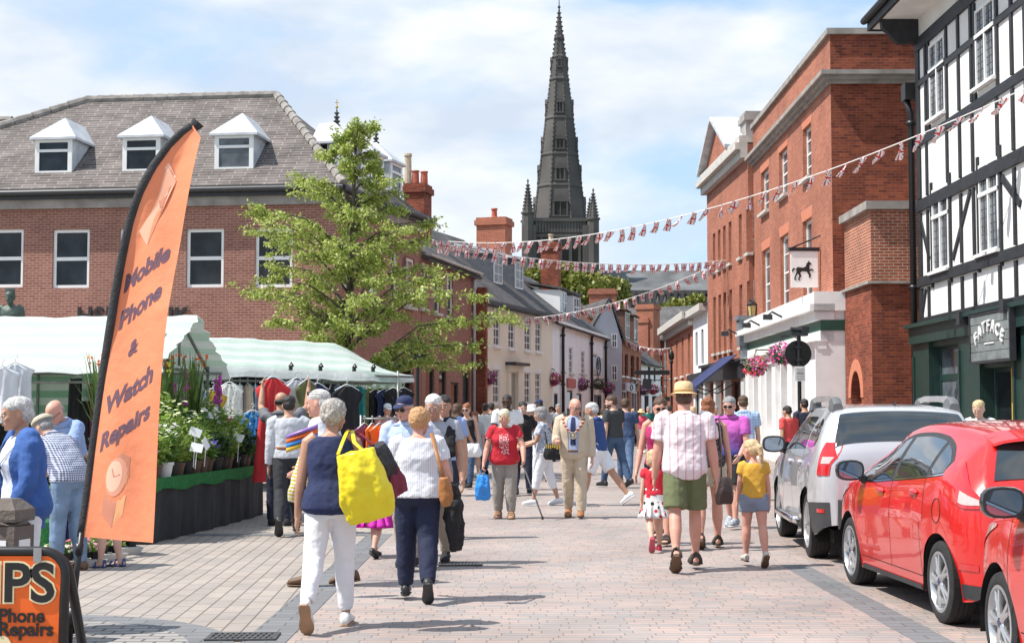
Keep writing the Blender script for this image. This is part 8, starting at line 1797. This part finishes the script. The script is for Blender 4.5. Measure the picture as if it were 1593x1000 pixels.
    A('blackshades', 'tall bearded man in a white tee and sunglasses behind the red top lady', 789, 27.5, 190, 1.88, skin='dark', hair=('shaved', 'dark'), beard='dark', shades=1, top=(WHITE_T, .6), legw=(JEAN, 2), yaw=-20)
    A('blackpolo', 'man in a black polo shirt facing the camera right of the red top lady', 813, 28, 185, 1.75, hair=('short', 'dark'), collar=1, top=(BLK_C, .6), legw=(DNAVY, 2))
    A('redtop', 'elderly blonde woman in a red embroidered top with a walking stick and blue bag', 785, 21.6, 178, 1.60, f=True, g=1.28, hair=('bob', 'paleblonde'), skin='pink', lean=9, top=(cm('red_top', (.48, .015, .03)), .5, -.055, .016), legw=(cm('taupe', (.30, .27, .24)), 1.95, .02), shoe=SA_T, legs=(6, 4, -4, 6), fp=(0, 8), la=(20, 22, 14, 8), ra=(2, 18, 18, 0), curl=(75, 75), arm=1.2)
    p = PS['redtop']; em = spots('embroidery', (.5, .03, .05), [(.75, .70, .68), (.65, .5, .5), (.7, .68, .66)], 60, .42); p.front('embroidery', .05, .24, -16, 16, .021, em)
    for (c, e, w, u, v), sd in zip(p.arms, (-1, 1)): mb = MB(); mb.tube([c+u*.01, c.lerp(e, .25), c.lerp(e, .52)], [.070, .072, .070], 14, cap=False); mb.build('striped_sleeve', stripes('red_stripe', (.48, .015, .03), (.72, .68, .68), 'z', .026, .3), p.root, smooth=True, uv=False)
    A('floral', 'grey haired woman in a floral top and white cropped trousers facing left', 846, 24.6, 82, 1.66, f=True, g=1.12, hair=('bob', 'grey'), skin='tan', top=(spots('blue_floral_top', (.45, .48, .54), [(.08, .12, .24), (.2, .25, .36), (.7, .7, .74)], 34, .4), .55), legw=(WHT_TR, 1.55, .014), shoe=TR_W, legs=(14, 4, -12, 8), fp=(0, 10), la=(20, 6, 50, 0), ra=(24, 8, 55, 0))
    A('whitehat', 'woman in a white brimmed hat behind the floral top woman', 829, 29.5, 150, 1.68, f=True, hair=('bob', 'grey'), hat=('sunhat', WHITE_T), top=(WHITE_T, .6), legw=(WHT_TR, 2, .03))
    A('navycap', 'man in a navy cap behind the white brimmed hat', 840, 33, 20, 1.82, hair=('shaved', 'dark'), hat=('cap', NAVY), face=False, top=(cm('marl_grey', (.36, .37, .41)), .6), legw=(JEAN, 2))
    # the man with the chain
    BEI = cm('beige_suit', (.52, .43, .32), var=.05)
    A('suit', 'balding man in a beige suit wearing a red ribbon and gilt chain of office', 893, 21.7, 172, 1.76, g=1.08, hair=('bald', 'grey'), brow='grey', glasses=1, skin='pink', nod=14, yaw=24, top=(BEI, 1.92, -.085, .024), topname='jacket', legw=(BEI, 2, .020), belt=None, shoe=SH_T, legs=(4, 3, -9, 12), fp=(0, 20), la=(-4, 8, 14, 0), ra=(14, 10, 72, 10), curl=(40, 60), hem=.02, fold=.014)
    p = PS['suit']; p.front('shirt_front', -.01, .30, -15, 15, .036, cm('blue_shirt', (.36, .42, .60)), 1.5); p.front('tie', .06, .29, -7, 7, .042, NAVY, .7, 4); p.front('lapel', .0, .285, -44, -14, .042, BEI, 1.3, 4); p.front('lapel', .0, .285, 14, 44, .042, BEI, 1.3, 4)
    p.front('belt', .0, .016, -22, 22, .041, cm('brown_belt', (.12, .05, .02)))
    rib = stripes('chain_ribbon', (.30, .03, .03), (.62, .50, .35), 'z', .05, .4)
    for sd in (-1, 1): mb = MB(); mb.tube([p.tp(lerp(.292, .155, i/12)*p.h, -sd*R(lerp(52, 3, (i/12)**.8)), .050) for i in range(13)], .016, 8, flat=.6); mb.build('chain_ribbon', rib, p.root, uv=False)
    mb = MB(); q = p.tp(.14*p.h, 0, .06); mb.tube([q+V((.045*math.cos(a*.5236), 0, .045*math.sin(a*.5236))) for a in range(13)], .012, 6); mb.ell(q, (.028, .012, .03)); mb.build('chain_badge', pm('gilt_silver', (.6, .55, .42), .3, .1, metal=.8), p.root, uv=False)
    A('bluepolo', 'white haired man in a blue polo and white shorts striding left', 930, 24.6, 66, 1.78, g=1.08, hair=('short', 'silver'), skin='tan', lean=8, collar=1, top=(cm('blue_polo', (.025, .06, .20)), .6), legw=(WHT_TR, .85, .02), shoe=TR_W, legs=(20, 6, -30, 8), fp=(0, 34), la=(14, 6, 30, 0), ra=(-6, 10, 24, 0))
    A('beard', 'bearded man in a charcoal tee and jeans turned left', 955, 30.3, 40, 1.89, hair=('short', 'brown'), beard='brown', yaw=40, top=(cm('charcoal', (.045, .05, .055)), .6), legw=(JEAN, 2), shoe=SH_B, legs=(14, 4, -16, 8))
    A('curlyblue', 'curly brown haired man in a navy tee and jeans walking away', 972, 32, -8, 1.84, hair=('curly', 'brown'), face=False, top=(cm('navy_tee', (.04, .07, .15)), .6), legw=(cm('mid_jeans', (.09, .15, .27), var=.25), 2), shoe=SH_B)
    A('pinkhat', 'woman in a straw sunhat, pink top and white shorts far up the street', 997, 55, 178, 1.64, f=True, hair=('bob', 'brown'), hat=('sunhat', STRAW), top=(cm('hot_pink', (.65, .07, .14)), .5), legw=(WHT_TR, .6), shoe=SH_W, skin='tan')
    # ---- group on the right
    A('straw', 'tall man in a straw hat, pale pink checked shirt and green shorts walking away', 1064, 14.55, -3, 1.79, hair=('shaved', 'brown'), hat=('fedora', STRAW), face=False, skin='pink', g=1.12, collar=1, top=(stripes('pink_check_shirt', (.74, .66, .68), (.62, .36, .42), 'x', .075, .16, wob=.01), .66, -.065, .024), legw=(cm('olive_short', (.13, .15, .07)), .92, .022), shoe=('sandal', cm('dark_strap', (.05, .045, .04)), pm('brown_sole', (.14, .085, .05), .9, .1)), legs=(-14, 14, 9, 3), fp=(40, 0), la=(2, 10, 16, 0), ra=(-6, 12, 14, 0), hem=.010, leg=.95, arm=1.12, fold=.03)
    A('magtop', 'woman in sunglasses and a magenta strap top beside the straw hat man', 1027, 17.4, 162, 1.72, f=True, hair=('updo', 'brown'), shades=1, skin='pink', yaw=18, top=(cm('berry', (.42, .02, .12)), 0), neck=.03, legw=(DNAVY, .9), la=(2, 8, 10, 0), ra=(4, 12, 14, 0), shoe=SA_D)
    A('hearts', 'little girl in a red top and white skirt with red and black hearts', 1016, 16.6, 4, 1.16, kid=True, f=True, hair=('bob', 'blonde'), face=False, top=(cm('bright_red', (.60, .02, .04)), .35, .02), skirt=(spots('heart_print', (.74, .73, .72), [(.6, .02, .04), (.02, .02, .02), (.6, .02, .04)], 15, .33), .17, .45, .09), shoe=('shoe', cm('red_shoe', (.45, .04, .07)), pm('pink_sole', (.5, .1, .14), .8, .1)), legs=(-16, 30, 8, 2), fp=(60, 0), ra=(60, 12, 30, 0))
    A('auburn', 'woman with auburn hair pinned up, dark patterned top and beige shorts', 1101, 16.9, -6, 1.70, f=True, hair=('bun', 'auburn'), face=False, skin='pink', top=(spots('dark_pattern', (.03, .025, .03), [(.16, .12, .14), (.05, .04, .05), (.22, .16, .18)], 40, .3), 0, -.01, .014), legw=(cm('beige_short', (.50, .42, .31)), .55, .022), shoe=SA_D, legs=(-12, 12, 8, 3), fp=(26, 0), la=(0, 8, 10, 0), ra=(4, 10, 20, 0))
    pp = pm('ombre_polo', (.40, .06, .33), .85, .1, 5, .35, 11)
    t = pp.node_tree; b = t.nodes['Principled BSDF']; tc = t.nodes.new('ShaderNodeTexCoord'); sx = t.nodes.new('ShaderNodeSeparateXYZ'); rp = t.nodes.new('ShaderNodeValToRGB'); t.links.new(tc.outputs['Object'], sx.inputs[0]); t.links.new(math_node(t, 'MULTIPLY', sx.outputs[2], .5), rp.inputs[0]); e = rp.color_ramp.elements; e[0].position = .50; e[0].color = (.03, .05, .22, 1); e[1].position = .68; e[1].color = (.52, .10, .42, 1); t.links.new(rp.outputs[0], b.inputs['Base Color'])
    A('purple', 'grey haired man in glasses and a polo fading from purple to navy', 1136, 19.8, 150, 1.74, g=1.08, hair=('short', 'grey'), shades=1, skin='pink', yaw=10, collar=1, top=(pp, .62), legw=(BLK_C, .95, .02), shoe=TR_G, legs=(12, 6, -12, 6), la=(10, 10, 40, 10), ra=(6, 8, 40, 0))
    A('yellowgirl', 'girl with blonde plaits in a mustard tee and denim shorts beside the silver car', 1171, 14.9, 2, 1.26, kid=True, f=True, hair=('pony', 'blonde'), face=False, skin='pink', top=(cm('mustard', (.60, .34, .04)), .42, -.01, .014), legw=(cm('grey_denim', (.20, .24, .31), var=.2), .5, .014), shoe=('shoe', cm('pale_shoe', (.5, .47, .42)), pm('brown_sole', (.14, .085, .05), .9, .1)), legs=(8, 2, -10, 14), fp=(0, 42), la=(4, 8, 12, 0), ra=(-4, 8, 10, 0), yaw=30)
    A('bluecheck', 'man in a light blue checked shirt walking away beside the bank front', 1156, 26, -4, 1.84, hair=('short', 'brown'), face=False, collar=1, top=(stripes('light_blue_check', (.42, .54, .72), (.22, .33, .55), 'x', .05, .3, axis2='z'), .6, -.04, .02), legw=(JEAN, 2))
    A('redtee', 'dark haired man in a coral red tee beside the round road sign post', 1227, 31, 35, 1.68, hair=('short', 'dark'), face=False, skin='tan', top=(cm('coral_red', (.62, .07, .07)), .6), legw=(BLK_C, 2))
    A('darktee', 'man in a dark navy printed tee behind the silver car', 1252, 33, 10, 1.84, hair=('short', 'dark'), face=False, skin='tan', top=(DNAVY, .6), legw=(BLK_C, 2))
    A('shopblonde', 'short haired blonde woman between the cars and the green shop front', 1523, 21.5, 150, 1.73, f=True, hair=('short', 'blonde'), nod=14, top=(cm('soft_white', (.6, .6, .6)), .6), legw=(JEAN, 2))
    # ---- far up the street
    rnd = random.Random(5)
    far = [(701, 44, 'tan', 'red'), (722, 48, 'pale', 'navy'), (800, 44, 'tan', 'black'), (868, 46, 'pale', 'grey'), (938, 48, 'pale', 'white'), (944, 58, 'tan', 'mustard'), (984, 70, 'pale', 'black'), (1008, 62, 'pale', 'teal'), (1022, 66, 'tan', 'white'), (1042, 48, 'pale', 'olive'), (1078, 40, 'pale', 'navy'), (1112, 44, 'tan', 'grey'), (664, 40, 'pale', 'denim'), (860, 60, 'tan', 'plum'), (910, 64, 'pale', 'red'), (968, 78, 'tan', 'beige')]
    beside = ['under the tree beside the bank', 'by the dark brick wing', 'in front of the cream house door', 'left of the man with the chain, far behind', 'behind the bearded man', 'right behind the white shorts', 'by the arched brick house', 'right of the pink top woman', 'below the far bend', 'behind the magenta strap top', 'behind the straw hat man', 'near the blue awning', 'by the bank side wall', 'at the start of the white terrace', 'midway along the white terrace', 'before the grey gable house']
    for i, (px, d, sk, c) in enumerate(far):
        f = i % 2 == 0; A('far%d' % i, 'distant %s in %s %s' % ('woman' if f else 'man', {'denim': 'pale denim'}.get(c, c), beside[i]), px, d, rnd.choice((0, 5, 178, 185, 90)), rnd.uniform(1.6, 1.7) if f else rnd.uniform(1.72, 1.82), f=f, hair=(('bob', 'brown'), ('short', 'dark'), ('long', 'blonde'), ('short', 'grey'))[i % 4], skin=sk, top=(CLOTHS[c], .6), legw=((JEAN, WHT_TR, DNAVY, CLOTHS['beige'])[i % 4], 2))
    return PS
PS = crowd()
# ================================================================ things people carry
def strap(mb, pts, w=.012): mb.tube(pts, w, 8, flat=.35)
def arc3(a, b, up, n=12): return [a.lerp(b, i/n)+V((0, 0, up*math.sin(math.pi*i/n))) for i in range(n+1)]
def sack(name, c, w, d, h, m, rz, label, cat, handles=None, fold=.03, seed=1, taper=.75, tilt=0., sl=.03):
    """soft bag: rounded body hanging from c (top centre), handles up to given world points"""
    o = empty(name, c, rz, label, cat); o.rotation_euler.y = tilt; rs = []; n = 24
    for i in range(13):
        t = i/12; k = lerp(taper, 1.06, min(1, t*1.7)) if t < .75 else lerp(1.06, .86, ((t-.75)/.25)**2); dd = d*(.35+.75*math.sin(math.pi*min(.93, .12+t*.85)))
        rs.append([(w/2*k*math.copysign(abs(math.cos(2*math.pi*q/n))**.7, math.cos(2*math.pi*q/n)), dd/2*math.sin(2*math.pi*q/n)+sl*math.sin(q*2+t*5)*.3, -h*t) for q in range(n)])
    mb = MB(); mb.rings(rs[::-1]); b = mb.build('bag_body', m, o, uv=False); remesh(b, .010, 3, fold, .09)
    if handles:
        inv = o.matrix_basis.inverted()
        for pts in handles: mb = MB(); strap(mb, [inv @ V(p) for p in pts], .016); mb.build('handle', m, o, smooth=True, uv=False)
    return o
def extras():
    Y = PS['yellow']; yb = pm('yellow_plastic', (.80, .66, .015), .4, .08, 5, .5, 9); sh = Y.shoulder(1); c = at(553, 702, 10.5)
    sack('tote_bag', c, .36, .20, .50, yb, R(8), 'large bright yellow shopping bag hanging from the curly haired woman\'s shoulder', 'bag', [[c+V((-.12, -.03, -.02)), c.lerp(sh, .5)+V((-.06, -.05, 0)), sh+V((0, -.03, .02)), sh+V((.02, .05, .0))], [c+V((.08, .02, -.02)), c.lerp(sh, .5)+V((.02, .0, 0)), sh+V((.03, .02, .02))]], .03, tilt=R(-14))
    c = at(585, 692, 10.75); sack('handbag', c, .20, .16, .36, cm('dark_leather', (.02, .018, .02), rough=.5), R(40), 'black handbag with dark red strap beside the yellow shopping bag', 'bag', None, .03, tilt=R(-22))
    mb = MB(); strap(mb, [c+V((-.02, 0, 0)), c.lerp(sh, .5)+V((.0, .02, .03)), sh+V((.0, .03, .03)), sh+V((-.03, .10, -.08))], .02); mb.build('strap', cm('dark_red', (.22, .02, .035)), bpy.data.objects['handbag']).matrix_parent_inverse = bpy.data.objects['handbag'].matrix_basis.inverted()
    c = at(597, 712, 10.8); sack('cardigan', c, .16, .13, .30, cm('maroon_knit', (.20, .03, .06)), R(30), 'maroon knitted garment tucked over the black handbag', 'cardigan', None, .05, tilt=R(-26))
    # inflatable and patterned bag held by the balding man
    o = empty('beach_toy', at(468, 690, 12.2), 0, 'colourful inflatable toy held at the left of the curly haired woman', 'toy'); bm_ = [CLOTHS['mustard'], pm('toy_blue', (.03, .22, .65), .35, .1), CLOTHS['orange'], pm('toy_violet', (.25, .14, .4), .35, .1)]
    for i in range(4): mb = MB(); n = 6; mb.rings([[(lerp(-.12, .14, t/8)+0, .06*math.sin(math.pi*(t+.3)/8.6)*math.cos(a*1.047), -.055+i*.036+(t/8)*.09+.022*math.sin(a*1.047)) for a in range(n)] for t in range(9)]); mb.build('panel', bm_[i], o, smooth=True, uv=False)
    c = at(475, 712, 12.4); sack('patterned_bag', c, .15, .12, .38, stripes('yellow_zigzag', (.62, .60, .52), (.5, .40, .05), 'z', .03, .5), R(20), 'cream and yellow patterned bag hanging below the inflatable toy', 'bag', None, .03, tilt=R(12))
    # brown shoulder bag and black jacket of the blonde woman
    S_ = PS['striped']; sh = S_.shoulder(1); c = at(691, 742, 11.95); sack('shoulder_bag', c, .10, .10, .24, cm('tan_bag', (.34, .14, .04), rough=.45), R(60), 'tan leather shoulder bag of the blonde woman in the pinstripe blouse', 'bag', [[c+V((0, 0, -.02)), c.lerp(sh, .5)+V((.0, -.06, .0)), sh+V((0, -.05, .02)), sh+V((0, .06, .02))]], .02, tilt=R(-10))
    c = at(703, 752, 12.2); sack('jacket', c, .15, .14, .55, BLK_C, R(50), 'black jacket draped over the arm of the blonde woman in the pinstripe blouse', 'jacket', None, .06, tilt=R(-6))
    # red top lady: blue bag and stick
    p = PS['redtop']; w = p.wrist(1, .045); sack('carrier_bag', w-V((0, 0, .10)), .22, .13, .36, pm('blue_plastic', (.03, .26, .72), .35, .1, 5, .5, 10), R(5), 'bright blue plastic carrier bag held by the red top lady', 'bag', [[w-V((.05, 0, .12)), w+V((0, 0, .01)), w-V((-.05, 0, .12))]], .04)
    w = p.wrist(0, .045); o = empty('walking_stick', (w.x, w.y-.02, w.z), 0, 'adjustable grey walking stick with black handle of the red top lady', 'walking stick'); g = gp(844, 808)-o.location; mb = MB(); mb.tube([(0, 0, -.03), (g.x, g.y, g.z+.03)], .011, 8); mb.build('shaft', pm('stick_grey', (.22, .22, .23), .4, .1, metal=.4), o, smooth=True); mb = MB(); mb.tube([(.0, -.07, -.01), (0, 0, .0), (0, .06, -.01)], .017, 8); mb.build('grip', M_black, o, smooth=True); mb = MB(); mb.tube([(g.x, g.y, g.z+.05), (g.x, g.y, g.z+.004)], [.013, .018], 8); mb.build('ferrule', M_black, o)
    # black bags of the floral woman, white bag of the pinafore woman
    p = PS['floral']; c = at(862, 690, 24.2); sack('shoulder_bag', c, .34, .18, .26, BLK_C, 0, 'black shoulder bag with yellow print on the floral top woman\'s back', 'bag', [[c+V((-.12, 0, 0)), p.shoulder(1)+V((0, -.04, .02)), c+V((.10, 0, 0))]], .03)
    mb = MB(); r2 = random.Random(3)
    for i in range(9): x = -.14+i*.035; mb.box((x, -.10, -.06-r2.uniform(0, .03)), (x+.02, -.095, -.02+r2.uniform(0, .03)))
    mb.build('yellow_print', CLOTHS['mustard'], bpy.data.objects['shoulder_bag.001'] if 'shoulder_bag.001' in bpy.data.objects else None)
    c = at(736, 690, 26.8); w = PS['dungaree'].wrist(1); sack('handbag', c, .30, .14, .24, WHITE_T, R(-10), 'white handbag held by the woman in the denim pinafore', 'bag', [[c+V((-.08, 0, 0)), w, c+V((.08, 0, 0))]], .02)
    p = PS['auburn']; c = at(1126, 742, 16.6); sack('shoulder_bag', c, .22, .12, .30, cm('dark_brown_leather', (.05, .03, .028), rough=.5), R(20), 'dark brown shoulder bag of the auburn haired woman', 'bag', [[c+V((-.03, 0, 0)), c.lerp(p.shoulder(1), .5)+V((0, -.05, 0)), p.shoulder(1)+V((0, -.05, .02)), p.shoulder(1)+V((-.04, .08, 0))]], .02)
    # bronze statue on its plinth beyond the stall
    st = pm('bronze_patina', (.09, .12, .10), .6, .3, 8, metal=.3); q = at(17, 480, 31); B = Person('dark bronze statue with plumed headdress standing behind the stall canopy', (q.x, 31), 178, 1.85, hair=('curly', 'dark'), top=(st, 1.9, -.05), legw=(st, 2), face=False, shoe=('shoe', st, st)); B.root.name = 'statue'; B.root['category'] = 'statue'
    zb = at(17, 446, 31).z-1.95; B.root.location.z = zb
    for o in B.root.children_recursive:
        if o.type == 'MESH': o.data.materials.clear(); o.data.materials.append(st)
    mb = MB()
    for i in range(5): mb.tube([B.hp(-.25+i*.12, -.05, .95), B.hp(-.32+i*.16, -.02, 1.35)], [.05, .03], 6)
    mb.build('plume', st, B.root, uv=False)
    mb = MB(); mb.box((-.5, -.5, 0), (.5, .5, zb-.15)); mb.box((-.6, -.6, zb-.15), (.6, .6, zb)); mb.box((-.62, -.62, 0), (.62, .62, .4)); pd = mb.build('plinth', M_conc); pd.location = (q.x, 31, 0); tag(pd, 'stone plinth under the bronze statue behind the stall', 'plinth')
extras()
